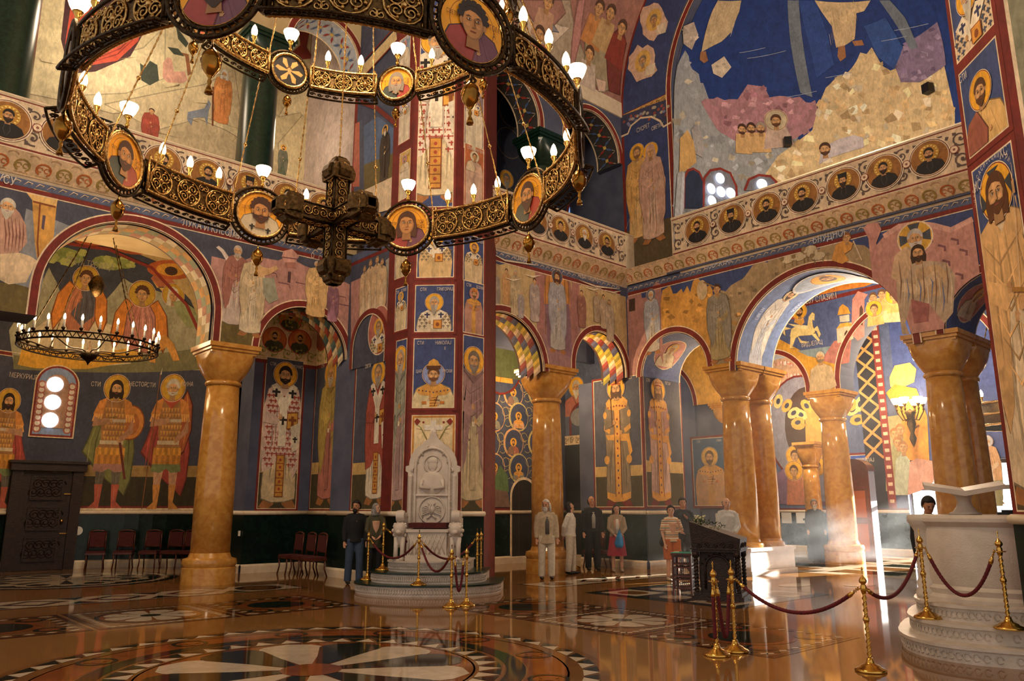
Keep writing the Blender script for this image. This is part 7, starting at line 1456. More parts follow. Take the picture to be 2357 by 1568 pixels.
for e in (-1, 1):
    a = MB(); a.tube([(e * .56, .1, B0 + .86), (e * .56, .6, B0 + .86)], .07, 12); a.lathe([(.0, -.09), (.11, -.09), (.125, 0), (.11, .09), (0, .09)], (0, 0, 0), 18); o_ = len(a.v) - 90
    arm = a.v; a.v = arm[:o_] + [(e * .56 + z * .9, .66 + x, B0 + .86 + y) for x, y, z in arm[o_:]]; a.box((e * .56, .34, B0 + .72), (.16, .5, .2)); am_ = a.build('armrest', MT['white'], TH, auto=True)
    l = MB(); l.ball((e * .56, .72, B0 + .6), .13, 14, 10, (1, .9, 1.1)); l.ball((e * .56, .82, B0 + .55), .065, 10, 8, (1, 1, .8)); l.ball((e * .56, .62, B0 + .42), .12, 12, 8, (.95, 1.2, 1.5))
    for k in (-1, 1): l.tube([(e * .56 + k * .06, .72, B0 + .45), (e * .56 + k * .065, .74, B0 + .2), (e * .56 + k * .065, .75, B0 + .05)], [.055, .045, .05], 8); l.ball((e * .56 + k * .065, .79, B0 + .035), .055, 8, 6, (1, 1.4, .7)); l.ball((e * .56 + k * .1, .7, B0 + .7), .035, 8, 6)
    for k in range(10): t = 6.283 * k / 10; l.ball((e * .56 + .13 * math.cos(t), .69, B0 + .58 + .14 * math.sin(t)), .045, 8, 6)
    l.box((e * .56, .66, B0 + .01), (.2, .36, .04)); l.build('lion', MT['white'], am_, True)
# ------------------------------------------------------------------ rope stanchions
def stanchion(label, x, y, z=0.0, group='brass rope posts', h=.95, twist=True):
    t = thing('rope_stanchion', label, 'post', (x, y, z), 0, group)
    MB().lathe([(.15, 0), (.155, .012), (.14, .03), (.1, .045), (.09, .06), (.05, .075), (.035, .1), (.03, .13)], seg=24).build('base', MT['brass'], t, True)
    m = MB(); N = 40; m.tube([(0, 0, .12 + (h - .3) * i / N) for i in range(N + 1)], .018, 8); 
    for k in range(2): m.tube([(.019 * math.cos(q * .55 + k * 3.14), .019 * math.sin(q * .55 + k * 3.14), .13 + (h - .32) * q / 60) for q in range(61)], .006, 4)
    m.lathe([(.018, -.03), (.03, -.015), (.034, 0), (.03, .015), (.018, .03)], (0, 0, .5), 12); m.build('shaft', MT['brass'], t, True)
    MB().lathe([(.02, -.1), (.03, -.06), (.03, -.02), (.02, 0), (.036, .015), (.04, .035), (.03, .055), (.012, .075), (.006, .09), (0, .095)], (0, 0, h - .1), 16).build('finial', MT['brass'], t, True)
    m = MB(); m.box((0, 0, h + .035), (.008, .008, .07)); m.box((0, 0, h + .045), (.035, .008, .008)); m.build('cross_tip', MT['brass'], t)
    m = MB(); m.tube([(.06 * math.cos(q), .06 * math.sin(q), h - .15) for q in [6.283 * i / 16 for i in range(16)]], .005, 4, True); m.build('hook_ring', MT['brass'], t, True); return t
def rope(label, a, b, sag, za=.8, zb=.8, r=.019):
    a = Vector(a); b = Vector(b); d = (b - a); d.z = 0; u = d.normalized() if d.length > .01 else Vector((1, 0, 0)); A = a + u * .06 + Vector((0, 0, za)); B = b - u * .06 + Vector((0, 0, zb))
    t = thing('velvet_rope', label, 'rope', (a + b) / 2, 0, 'burgundy barrier ropes'); o = (a + b) / 2; N = 70
    pts = [A.lerp(B, i / N) + Vector((0, 0, -sag * (1 - (2 * i / N - 1) ** 2))) - o for i in range(N + 1)]
    MB().tube(pts[5:-5], [r * (1 + .18 * (i % 2)) for i in range(N - 9)], 8).build('cord', MT['velvet'], t, True)
    for seg in (pts[:6], pts[-6:][::-1]):
        m = MB(); m.tube(seg[2:6], [.01, .018, .024, .024], 8)
        for k in range(3): c = seg[0].lerp(seg[3], k / 3); m.tube([c + Vector((.012 * math.cos(q), 0, .02 * math.sin(q))) for q in [6.283 * i / 8 for i in range(8)]], .004, 4, True)
        m.build('end_hook', MT['brass'], t, True)
S = {}
for key, lb, x, y, z in (('a', 'left post of the close pair before the carved lectern', 7.93, 5.36, 0), ('b', 'right post of the close pair before the carved lectern', 8.3, 5.36, 0), ('c', 'tall foreground post alone on the polished floor', 8.34, 3.82, 0), ('d', 'post on the left of the pulpit steps', 10.02, 3.86, .36), ('e', 'post at the right edge on the pulpit steps', 9.78, 2.95, .36),
    ('f', 'post on the lowest throne step at far left', 8.8, 14.15, .2), ('g', 'post on the upper throne step left of the lion', 8.96, 13.85, .4), ('h', 'post in front of the throne seat', 8.9, 12.52, .2), ('i', 'left post of the floor pair right of the throne', 8.38, 10.83, 0), ('j', 'right post of the floor pair right of the throne', 8.68, 10.8, 0), ('k', 'post on the upper throne step right of the lion', 10.2, 12.95, .4), ('l', 'front post at the right end of the throne steps', 10.38, 12.58, .2), ('m', 'rear post at the right end of the throne steps', 10.62, 12.75, .2)):
    S[key] = (x, y, z); stanchion(lb, x, y, z)
rope('rope sagging between the close pair and the foreground post', S['b'], S['c'], .3); rope('rope rising from the foreground post to the pulpit steps', S['c'], S['d'], .28); rope('deep rope across the pulpit front', S['d'], S['e'], .5)
rope('rope looped down between the close pair of posts', S['a'], S['b'], .62); rope('rope doubled back on the left post of the close pair', (7.8, 5.3, 0), S['a'], .6)
rope('rope before the throne on the left', S['f'], S['h'], .34); rope('rope in front of the throne between the step posts', S['g'], S['k'], .3); rope('rope from the front throne post to the floor pair', S['h'], S['i'], .4, .8, .85); rope('rope from the front throne post to the right end', S['h'], S['l'], .35); rope('rope hanging in a loop between the floor pair', S['i'], S['j'], .55)
# ------------------------------------------------------------------ pulpit
PX, PY = 11.1, 3.38; fa = math.atan2(-PY, -PX)
PU = thing('stone_pulpit', 'round white stone pulpit on steps at the right', 'pulpit', (PX, PY, 0), fa - math.pi / 2)   # +y towards the viewer
def oct_(al, af, n=36): return [(al * (abs(math.cos(t)) ** .75) * (1 if math.cos(t) >= 0 else -1), af * (abs(math.sin(t)) ** .75) * (1 if math.sin(t) >= 0 else -1)) for t in [6.283 * i / n for i in range(n)]]
for al, af, z0, z1 in ((1.13, 1.62, 0, .18), (1.02, 1.34, .18, .36), (.93, 1.08, .36, .54)):
    s_ = MB().prism(oct_(al, af), z0, z1 - .035).build('step', MT['white'], PU); MB().prism(oct_(al + .03, af + .03), z1 - .035, z1).build('step_nosing', MT['white'], s_)
    b = MB(); pts = oct_(al + .004, af + .004, 90)
    for i in range(len(pts)):
        a, c = Vector((*pts[i], (z0 + z1) / 2 - .015)), Vector((*pts[(i + 1) % len(pts)], (z0 + z1) / 2 - .015)); t_ = (c - a).normalized(); b.tube([a + t_ * .035 * math.cos(q) + Vector((0, 0, .04 * math.sin(q))) for q in (0, 1.1, 2.2, 3.3, 4.4, 5.5)], .006, 4)
    tag(b.build('step_carving', MT['white'], s_, True), None, None, None, 'stuff')
MB().lathe([(.9, .54), (.9, .58), (.86, .62), (.88, .68), (.84, .72), (.85, .76), (.85, 1.36), (.84, 1.4), (.86, 1.42), (.83, 1.44)], seg=64).build('drum', MT['white'], PU, auto=True)
MB().lathe([(.72, 1.42), (.86, 1.42), (.9, 1.46), (.9, 1.5), (.86, 1.54), (.72, 1.54), (.72, 1.42)], seg=64).build('rim', MT['white'], PU, auto=True)
m = MB(); m.lathe([(.17, .54), (.18, .6), (.15, .66), (.16, .72), (.13, .78), (.13, 1.34), (.16, 1.4), (.2, 1.46), (.19, 1.54), (0, 1.54)], (.74, .3, 0), 20)
for k in range(9): m.ball((.74 + .12 * math.cos(k * 1.3 + 1), .3 + .12 * math.sin(k * 1.3 + 1), .82 + k * .055), .035, 8, 6)
m.build('corner_post', MT['white'], PU, True)
BK = thing('book_stand', 'stone open book rest on the pulpit rim', 'book stand', (PX - .55, PY + .12, 1.54), fa - math.pi / 2 + .1)
MB().lathe([(.17, 0), (.18, .02), (.13, .04), (.09, .1), (.075, .16), (.09, .22), (.16, .27), (.2, .29)], seg=20).build('stem', MT['white'], BK, True)
m = MB(); n = 12
for e in (-1, 1):
    m.add([(0, -.22, .27), (0, .28, .22), (e * .42, .28, .3), (e * .42, -.22, .36), (0, -.22, .33), (0, .28, .28), (e * .42, .28, .35), (e * .42, -.22, .41)], [(0, 1, 2, 3), (4, 5, 6, 7), (0, 3, 7, 4), (1, 2, 6, 5), (2, 3, 7, 6)])
m.build('open_book', MT['white'], BK)
# ------------------------------------------------------------------ carved lectern, little table
LC = thing('carved_lectern', 'dark carved wooden lectern with green wreath and twisted corner columns', 'lectern', (12.82, 8.5, 0), R(24))
m = MB(); m.box((0, 0, .04), (.92, .92, .08)); m.box((0, 0, .11), (.84, .84, .06)); m.box((0, 0, .5), (.62, .62, .78)); LB = m.build('body', MT['wood'], LC)
for sx in (-1, 1):
    for sy in (-1, 1):
        c = MB(); c.tube([(sx * .37, sy * .37, .14 + .62 * i / 40) for i in range(41)], .03, 8)
        for k in range(2): c.tube([(sx * .37 + .03 * math.cos(q * .6 + 3.14 * k), sy * .37 + .03 * math.sin(q * .6 + 3.14 * k), .15 + .6 * q / 50) for q in range(51)], .016, 5)
        c.box((sx * .37, sy * .37, .8), (.11, .11, .1)); c.build('twisted_column', MT['wood'], LC, True)
m = MB(); m.add([(-.42, -.42, .85), (.42, -.42, .85), (.42, .42, .85), (-.42, .42, .85), (-.45, -.45, 1.08), (.45, -.45, 1.08), (.45, .45, 1.38), (-.45, .45, 1.38)], [(3, 2, 1, 0), (4, 5, 6, 7), (0, 1, 5, 4), (1, 2, 6, 5), (2, 3, 7, 6), (3, 0, 4, 7)])
top = m.build('sloping_top', MT['wood'], LC); m = MB()
for z, sc in ((.86, .43), (.9, .45)): m.box((0, 0, z), (2 * sc, 2 * sc, .03))
m.build('cornice', MT['wood'], top)
b = MB()
for face in range(4):
    ca, sa = math.cos(face * 1.5708), math.sin(face * 1.5708)
    def Fp(x, z, d=.32): return (x * ca - d * sa, x * sa + d * ca, z)
    b.tube([Fp(-.22, .2)] + [Fp(.22 * -math.cos(R(a)), .56 + .22 * math.sin(R(a))) for a in range(0, 181, 15)] + [Fp(.22, .2)], .022, 6)
    for k in range(5): b.tube([Fp(x * .9, z) for x, z in spiral(-.28 + .14 * k, .94, .05, 1.4, 1 if k % 2 else -1)], .01, 4) if False else b.tube([Fp(x, z, .44) for x, z in spiral(-.28 + .14 * k, .97, .05, 1.4, 1 if k % 2 else -1)], .01, 4)
    for k in range(8): b.ball(Fp(.28 * math.cos(R(20 + 20 * k)), .56 + .24 * math.sin(R(20 + 20 * k)), .31), .025, 6, 4)
tag(b.build('arch_carving', MT['wood'], LB, True), None, None, None, 'stuff')
GR = mat('evergreen_garland', '#4a5a2c', .7, c2='#32421e', scale=20); FLW = mat('pale_flowers', '#d8d0a8', .7)
WR = thing('green_wreath', 'green leaf and flower wreath lying on the carved lectern', 'wreath', (12.82, 8.5, 0), R(24)); m = MB(); rng = random.Random(4)
for k in range(420):
    t = rng.uniform(0, 1); sd = rng.randrange(4); x, y = ((-.4 + .8 * t, .38), (.4, -.1 + .48 * t), (-.4, -.1 + .48 * t), (-.4 + .8 * t, .3))[sd]; z = 1.08 + .3 * (y + .45) / .9 + rng.uniform(.0, .1); a = rng.uniform(0, 6.28); l = rng.uniform(.03, .06); d = Vector((math.cos(a) * l, math.sin(a) * l, rng.uniform(-.02, .05))); w_ = Vector((-math.sin(a), math.cos(a), 0)) * .012; c = Vector((x + rng.uniform(-.05, .05), y + rng.uniform(-.05, .05), z)); m.add([c, c + d * .5 + w_, c + d, c + d * .5 - w_], [(0, 1, 2, 3)])
tag(m.build('leaf_mass', GR, WR), None, None, None, 'stuff'); m = MB()
for k in range(26): x = rng.uniform(-.42, .42); m.ball((x, rng.uniform(.28, .42), 1.36 + rng.uniform(.03, .12)), .018, 6, 4)
tag(m.build('flower_heads', FLW, WR), None, None, None, 'stuff')
TB = thing('lattice_table', 'small wooden lattice table with green glass top beside the lectern', 'table', (12.8, 9.3, 0), R(24)); TB.scale = (.8, .8, 1)
MB().box((0, 0, .76), (.52, .5, .04)).build('table_frame', MT['redwood'], TB); MB().box((0, 0, .79), (.5, .48, .015)).build('glass_top', mat('green_glass', '#3fb090', .05, spec=.8), TB)
for sx in (-1, 1):
    for sy in (-1, 1): MB().box((sx * .22, sy * .21, .37), (.045, .045, .74)).build('leg', MT['redwood'], TB)
m = MB()
for face in range(4):
    ca, sa = math.cos(face * 1.5708), math.sin(face * 1.5708); rot = face * 1.5708
    for z in (.14, .3, .36, .52, .58, .72): m.box((-.215 * -sa * 0 + .215 * -sa, .215 * ca, z), (.42, .02, .025), rot)
    for k in range(9):
        for (z0, z1) in ((.15, .29), (.37, .51), (.59, .71)): x = -.18 + .045 * k; m.box((x * ca - .215 * sa, x * sa + .215 * ca, (z0 + z1) / 2), (.012, .015, z1 - z0), rot)
m.build('lattice_panel', MT['redwood'], TB)
# ------------------------------------------------------------------ chairs along the walls
def chair_proto(label):
    t = thing('wall_chair', label, 'chair', (0, 0, 0), 0, 'dark wooden chairs along the walls')
    m = MB(); m.box((0, 0, .45), (.46, .44, .05)); m.build('seat', MT['cushion'], t); MB().box((0, 0, .41), (.48, .46, .05)).build('seat_rail', MT['redwood'], t)
    m = MB(); m.box((0, .21, .78), (.36, .03, .38)); m.build('back_pad', MT['cushion'], t)
    m = MB()
    for s_ in (-1, 1): m.tube([(s_ * .21, .2, .42), (s_ * .21, .215, .7), (s_ * .2, .24, .98)], .02, 6)
    m.tube([(-.2, .24, .98), (-.1, .245, 1.01), (0, .245, 1.02), (.1, .245, 1.01), (.2, .24, .98)], .022, 6); m.tube([(-.2, .215, .58), (.2, .215, .58)], .018, 6); m.build('back_frame', MT['redwood'], t, True)
    for sx in (-1, 1):
        for sy, e in ((-1, .03), (1, .06)): MB().tube([(sx * .21, sy * .2, .4), (sx * .2, sy * .19, .2), (sx * .215, sy * (.2 + e), .0)], [.024, .017, .02], 6).build('leg', MT['redwood'], t, True)
    return t
spots = []
for i, x in enumerate((228, 292, 352, 402, 437)):
    d = ray(x, 1200); d.z = 0; o = CAMP - AP.c; o.z = 0; a = d.dot(d); b = 2 * o.dot(d); c = o.dot(o) - 4.45 ** 2; tt = (-b + math.sqrt(max(0, b * b - 4 * a * c))) / (2 * a); P_ = Vector((0, 0, 0)) + d * tt; th = math.atan2(P_.y - AP.c.y, P_.x - AP.c.x) - math.pi / 2; spots.append((P_.x, P_.y, th, ('first', 'second', 'third', 'fourth', 'fifth')[i] + ' wall chair to the right of the dark carved door'))
for i, (x, y) in enumerate(((9.5, 18.95), (9.5, 18.3), (9.45, 17.65))): spots.append((x, y, -math.pi / 2, ('far', 'middle', 'near')[i] + ' chair of the three against the niche wall'))
for i, (x, y) in enumerate(((12.2, 17.5), (13.0, 17.5), (13.75, 17.5))): spots.append((x, y, 0.0, ('left', 'middle', 'right')[i] + ' chair below the vine fresco beside the arched door'))
for i, (x, y) in enumerate(((16.9, 15.3), (16.9, 14.7))): spots.append((x, y, -math.pi / 2, ('left', 'right')[i] + ' chair behind the standing visitors'))
pr_ = chair_proto(spots[0][3])
for i, (x, y, th, lb) in enumerate(spots):
    o = pr_ if i == 0 else dup(pr_); o.location = (x, y, 0); o.rotation_euler = (0, 0, th); o['label'] = lb
# ------------------------------------------------------------------ doors and windows
a = AP.p3(*AP.px(8, 1200), .12); b = AP.p3(*AP.px(178, 1200), .12); a.z = b.z = 0; cdn = (a + b) / 2; ang = math.atan2(b.y - a.y, b.x - a.x); Wd = (b - a).length; Hd = AP.px(100, 1068)[1]
DR = tag(thing('door_1', None, None, (cdn.x, cdn.y, 0), ang), 'dark carved panelled wooden door in the left apse', None, None, 'structure')
m = MB(); m.box((0, 0, Hd / 2 - .12), (Wd - .5, .1, Hd - .25)); m.build('door_leaf', MT['wood'], DR)
m = MB()
for s_ in (-1, 1): m.box((s_ * (Wd / 2 - .13), -.03, Hd / 2 - .1), (.26, .2, Hd - .2))
m.box((0, -.05, Hd - .1), (Wd + .1, .3, .2)); m.box((0, -.08, Hd + .03), (Wd + .2, .34, .07)); m.build('door_frame', MT['wood'], DR)
for k, z in enumerate((.55, 1.35, 2.15)):
    pw = Wd - .95; o = MB(); o.box((0, -.06, z), (pw, .04, .6)); o = o.build('door_panel', MT['wood'], DR); s_ = MB()
    for q in range(8): s_.tube([(x, -.085, zz) for x, zz in spiral(-pw * .42 + pw * .12 * q, z + (.1 if q % 2 else -.1), .14, 1.6, 1 if q % 2 else -1)], .014, 4)
    for dz in (-.3, .3): s_.box((0, -.085, z + dz), (pw, .03, .04))
    for dx in (-1, 1): s_.box((dx * pw / 2, -.085, z), (.04, .03, .6))
    s_.build('panel_carving', MT['wood'], o)
m = MB(); m.ball((Wd / 2 - .42, -.12, 1.28), .05, 12, 8); m.build('door_knob', MT['brass'], DR, True)
for z in (.95, 2.0): MB().box((Wd / 2 - .32, -.07, z), (.22, .03, .03)).build('hinge', MT['brass'], DR)
WN = tag(bpy.data.objects.new('window_1', None), 'narrow round headed window with three glowing discs in the apse', None, None, 'structure'); col.objects.link(WN)
p = Paint(AP, .06); u0, v0 = AP.px(66, 1003); u1 = AP.px(166, 1003)[0]; vt = AP.px(128, 843)[1]; c = (u0 + u1) / 2; hw = (u1 - u0) / 2
def tomb(s, cc): p.poly([(c - hw * s, v0 + hw * (1 - s)), (c + hw * s, v0 + hw * (1 - s))] + [(c + hw * s * math.cos(R(t)), vt - hw + hw * s * math.sin(R(t))) for t in range(0, 181, 12)], cc)
tomb(1.06, CREAM); tomb(1.0, '#8c2f22'); tomb(.9, '#8fa4cc')
for t in range(9): yy = v0 + .2 + t * (vt - v0 - .6) / 9; [(p.ell(c + e * hw * .72, yy, .11, .11, '#b06a58', 12), p.ell(c + e * hw * .72, yy, .07, .07, '#e8dccc', 8)) for e in (-1, 1)]
tomb(.55, '#b08a70'); p.build('window_frame', WN)
for k, (x, y) in enumerate(((125, 886), (119, 927), (113, 968))):
    q = AP.px(x, y); m = MB(); r_ = hw * .4; m.add([AP.p3(q[0] + r_ * math.cos(6.283 * i / 24), q[1] + r_ * math.sin(6.283 * i / 24), .11) for i in range(24)], [tuple(range(24))]); m.build('round_pane', MT['glow'], WN)
WN2 = tag(bpy.data.objects.new('window_2', None), 'arched windows with round panes low in the blue conch', None, None, 'structure'); col.objects.link(WN2)
p = Paint(CO, .06)
for pts, cc in (([(1570, 480), (1572, 410), (1580, 394), (1592, 390), (1606, 398), (1616, 420), (1616, 480)], '#22304e'), ([(1616, 480), (1618, 412), (1632, 394), (1655, 390), (1678, 400), (1692, 430), (1694, 480)], '#7c7e88'), ([(1712, 440), (1722, 415), (1745, 405), (1772, 408), (1785, 420), (1785, 440)], '#7c7e88')): p.px(pts, cc); p.pxl(pts, .08, '#8c2f22')
p.px([(1570, 480), (1572, 400), (1566, 395), (1560, 520)], '#c8ccd4'); p.build('window_surround', WN2)
for x, y, r_ in ((1651, 414, .17), (1630, 438, .17), (1653, 445, .17), (1676, 448, .17), (1632, 466, .17), (1750, 428, .17)):
    q = CO.px(x, y); m = MB(); m.add([CO.p3(q[0] + r_ * math.cos(6.283 * i / 20), q[1] + r_ * math.sin(6.283 * i / 20), .13) for i in range(20)], [tuple(range(20))]); m.build('round_pane', MT['glow'], WN2)
WN3 = tag(bpy.data.objects.new('window_3', None), 'half round window behind the far gallery parapet', None, None, 'structure'); col.objects.link(WN3)
q = FCg.px(1332, 490); m = MB(); m.add([FCg.p3(q[0] + .55 * math.cos(R(t)), q[1] - .3 + .75 * math.sin(R(t)), .05) for t in range(0, 181, 12)], [tuple(range(16))]); m.build('window_pane', mat('pale_blue_pane', '#a8c0e0', .4, emit='#8fb4ea', es=.9), WN3)
p = Paint(FCg, .045); p.line([(q[0] + .6 * math.cos(R(t)), q[1] - .3 + .8 * math.sin(R(t))) for t in range(0, 181, 12)], .1, '#7a2c20'); p.build('window_surround', WN3)
for lb, x, y in (('small black loudspeaker low on the blue conch', 1810, 333), ('small black loudspeaker at the right of the conch', 2147, 207)):
    q = CO.p3(*CO.px(x, y), .2); t = thing('loudspeaker', lb, 'speaker', q, math.atan2(q.y - 8.2, q.x - 17.9)); MB().box((0, 0, 0), (.2, .22, .26)).build('cabinet', MT['blackish'], t); MB().box((.12, 0, 0), (.1, .06, .06)).build('bracket', MT['blackish'], t)
# arched door in the aisle
q = FCb.px(1205, 1250); uc = q[0]; DR2 = tag(bpy.data.objects.new('door_2', None), 'dark arched doorway under the vine fresco', None, None, 'structure'); col.objects.link(DR2)
a = (uc - .55, uc + .55, FCb.px(1205, 1102)[1]); p = Paint(FCb, .04); pt = arch_pts(a, 24); p.poly([(a[0], 0.02)] + pt + [(a[1], 0.02)], '#241c18'); p.line([(a[0], 0.02)] + pt + [(a[1], 0.02)], .08, CREAM); p.rect(a[0] + .3, .02, a[0] + .34, a[2] - .1, '#3a2c24'); p.build('door_leaf', DR2)
q0 = FCe.px(1300, 1012); q1 = FCe.px(1352, 1012); DR3 = tag(bpy.data.objects.new('door_3', None), 'tall dark doorway with scrolled cream frame', None, None, 'structure'); col.objects.link(DR3)
p = Paint(FCe, .05); p.rect(q0[0] - .05, .02, q1[0], q0[1] + .1, '#e0c8a0'); p.rect(q0[0], .02, q1[0] - .3, q0[1] - .2, '#14171c'); vine(p, q0[0], q1[0], q0[1] - .18, q0[1] + .08, '#8a6a40', w=.025)  # near-black rectangle paints the shade inside the opening
for k in range(12): p.line([(q1[0] - .15 + .08 * math.cos(t * .6), .4 + k * .33 + .12 * math.sin(t * .6)) for t in range(9)], .02, '#a07040')
p.build('door_frame', DR3)
# ------------------------------------------------------------------ furniture of the bright hall
KI = thing('wooden_kiosk', 'reddish wooden cabinet with curved top in the bright hall', 'cabinet', (25.8, 11.72, 0), R(0)); m = MB(); m.box((0, 0, 1.4), (.45, 1.0, 2.8)); m.build('body', MT['redwood'], KI)
m = MB(); n = 12; m.add([(sx * .25, .53 * math.cos(math.pi * i / n), 2.8 + .4 * math.sin(math.pi * i / n)) for sx in (-1, 1) for i in range(n + 1)], [tuple(range(n + 1)), tuple(range(n + 1, 2 * n + 2))[::-1]] + [(i, i + 1, n + 2 + i, n + 1 + i) for i in range(n)]); m.build('curved_top', MT['redwood'], KI)
for z in (.7, 1.75): MB().box((-.235, 0, z), (.04, .7, .85)).build('door_panel', mat('orange_wood_panel', '#8a4a22', .35), KI)
ST2 = thing('icon_stand', 'tall dark stand beside the priest in the bright hall', 'stand', (26.3, 13.3, 0), 0); m = MB(); m.box((0, 0, .6), (.7, .8, 1.2)); m.build('body', MT['blackish'], ST2); MB().box((0, 0, 1.24), (.8, .9, .07)).build('top', MT['blackish'], ST2)
DS = thing('donation_box', 'pale box on the column foot in the bright hall', 'box', (22.6, 13.4, 0), 0); MB().box((0, 0, .45), (.4, .5, .9)).build('pedestal', MT['cream'], DS); MB().box((0, 0, 1.0), (.46, .56, .2)).build('box_head', MT['paper'], DS)
# wall candelabrum in the hall
q = FE.p3(*FE.px(2112, 960), .6); CB = thing('wall_candelabrum', 'gilt wall lamp with glowing bulbs in the bright hall', 'lamp', q); m = MB(); m.lathe([(0, -1.1), (.05, -1.0), (.12, -.8), (.06, -.6), (.15, -.3), (.1, 0), (.2, .1), (.02, .25)], (0, 0, 0), 14)
m.tube([(0, 0, -.3), (.3, 0, -.4), (.6, 0, -.3)], .04, 6); m.build('stem', MT['dgold'], CB, True)
for k in range(6):
    a = 6.283 * k / 6; e = Vector((.42 * math.cos(a), .42 * math.sin(a), .15)); x, b = MB(), MB(); x.tube([(0, 0, -.1), e * .6 + Vector((0, 0, -.25)), e], .025, 6); o = x.build('arm', MT['dgold'], CB, True); lamp_bowl(x2 := MB(), b, e, 1.6); x2.build('cup', MT['dgold'], o, True); b.build('bulb', MT['bulb'], o, True)
# big doorway frames of the hall: open leaves and glass
def glassy(name):
    mt = bpy.data.materials.new(name); mt.use_nodes = True; t = mt.node_tree; t.nodes.clear(); o = t.nodes.new('ShaderNodeOutputMaterial'); a = t.nodes.new('ShaderNodeAddShader'); e = t.nodes.new('ShaderNodeEmission'); e.inputs[0].default_value = (.92, .96, 1, 1); e.inputs[1].default_value = 3.0; tr = t.nodes.new('ShaderNodeBsdfTransparent'); t.links.new(e.outputs[0], a.inputs[0]); t.links.new(tr.outputs[0], a.inputs[1]); t.links.new(a.outputs[0], o.inputs[0]); return mt
GLS = glassy('glowing_door_glass')  # pane glows by itself in place of bright daylight outside
for i, (u0, u1, v0, v1) in enumerate(DOORS):
    D_ = tag(bpy.data.objects.new('door_%d' % (4 + i), None), 'wide sunlit glazed doorway of the outer hall', None, None, 'structure'); col.objects.link(D_)
    m = MB(); m.add([FE.p3(u0, v0, -.4), FE.p3(u1, v0, -.4), FE.p3(u1, v1, -.4), FE.p3(u0, v1, -.4)], [(0, 1, 2, 3)]); m.build('glass_pane', GLS, D_)
    m = MB()
    for k in range(3 if i == 0 else 2): u = u0 + (u1 - u0) * k / (2 if i == 0 else 1); q = FE.p3(u, v1 / 2, -.35); m.box(q, (.08, .09, v1))
    for z in ((.08, 2.3, v1 - .05) if i == 0 else (.08, v1 - .05)): q = FE.p3((u0 + u1) / 2, z, -.35); m.box(q, (.08, u1 - u0, .14))
    m.build('door_frame', MT['wood'], D_)
for fr, x, y, w_, h_, lb in ((FN3, 555, 1228, .1, .13, 'white wall socket right of the left column'), (AP, 179, 1222, .12, .12, 'round white wall cover beside the carved door')):
    q = fr.p3(*fr.px(x, y), .05); o = MB(); o.lathe([(.0, 0), (w_, 0), (w_, .02), (0, .02)], (0, 0, 0), 16) if fr is AP else o.box((0, 0, 0), (.02, w_, h_)); o = o.build('wall_plate', MT['paper'], None, loc=q); tag(o, lb, 'wall plate')
    if fr is AP: o.rotation_euler = (R(90), 0, 0)
# gilt ring seen behind the right columns, notices, candle stand, device
RC = thing('gilt_ring', 'gilt band of a second ring chandelier behind the right columns', 'chandelier', (25.6, 6.6, 0)); m = MB(); m.lathe([(1.3, 3.9), (1.32, 3.92), (1.32, 4.5), (1.3, 4.52), (1.28, 4.5), (1.28, 3.92), (1.3, 3.9)], (0, 0, 0), 48); m.build('band', MT['dgold'], RC, True)
m = MB()
for z in (3.9, 4.2, 4.52): m.tube([(1.33 * math.cos(6.283 * i / 60), 1.33 * math.sin(6.283 * i / 60), z) for i in range(60)], [.03 + .012 * (i % 2) for i in range(60)], 6, True)
m.build('rope_rail', MT['gold'], RC, True)
for k in range(10): a, b = MB(), MB(); q = (1.3 * math.cos(6.283 * k / 10), 1.3 * math.sin(6.283 * k / 10), 4.52); bulb_candle(a, b, q, 1.3); o = a.build('candle_lamp', MT['brass'], RC, True); b.build('bulb', MT['bulb'], o, True)
for k in range(4): a = 6.283 * k / 4 + .5; m = MB(); m.tube([Vector((1.3 * math.cos(a), 1.3 * math.sin(a), 4.5)).lerp(Vector((0, 0, 9.5)), i / 60) for i in range(61)], [.01 + .012 * (i % 2) for i in range(61)], 4); m.build('chain', MT['gold'], RC, True)
for lb, x in (('left white notice pinned on the green hall dado', 1812), ('right white notice pinned on the green hall dado', 1846)):
    q = FE.p3(*FE.px(x, 1192), .05); tag(MB().box((0, 0, 0), (.02, .42, .42)).build('paper_notice', MT['paper'], None, loc=q), lb, 'notice')
q = at2 = gnd(1334, 1296); CS = thing('candle_stand', 'slim brass candle stand behind the waiting visitors', 'candle stand', (16.3, 15.55, 0)); MB().lathe([(.2, 0), (.2, .03), (.06, .07), (.03, .12), (.025, .5), (.05, .55), (.025, .6), (.022, 1.0), (.05, 1.05), (.03, 1.1)], seg=16).build('stem', MT['brass'], CS, True); MB().lathe([(.03, 1.1), (.12, 1.14), (.13, 1.18), (0, 1.18)], seg=16).build('tray', MT['brass'], CS, True)
DV = thing('black_device', 'black device with trailing cable lying on the pulpit rim', 'device', (PX - .62, PY - .42, 1.54), R(20)); m = MB(); m.box((0, 0, .02), (.16, .34, .03)); m.box((.02, .05, .045), (.1, .14, .03)); m.build('casing', MT['blackish'], DV); MB().tube([(0, -.16, .02), (-.12, -.22, .01), (-.2, -.25, -.06), (-.215, -.3, -.14), (-.2, -.4, -.16), (-.17, -.5, -.12)], .006, 5).build('cable', MT['blackish'], DV, True)
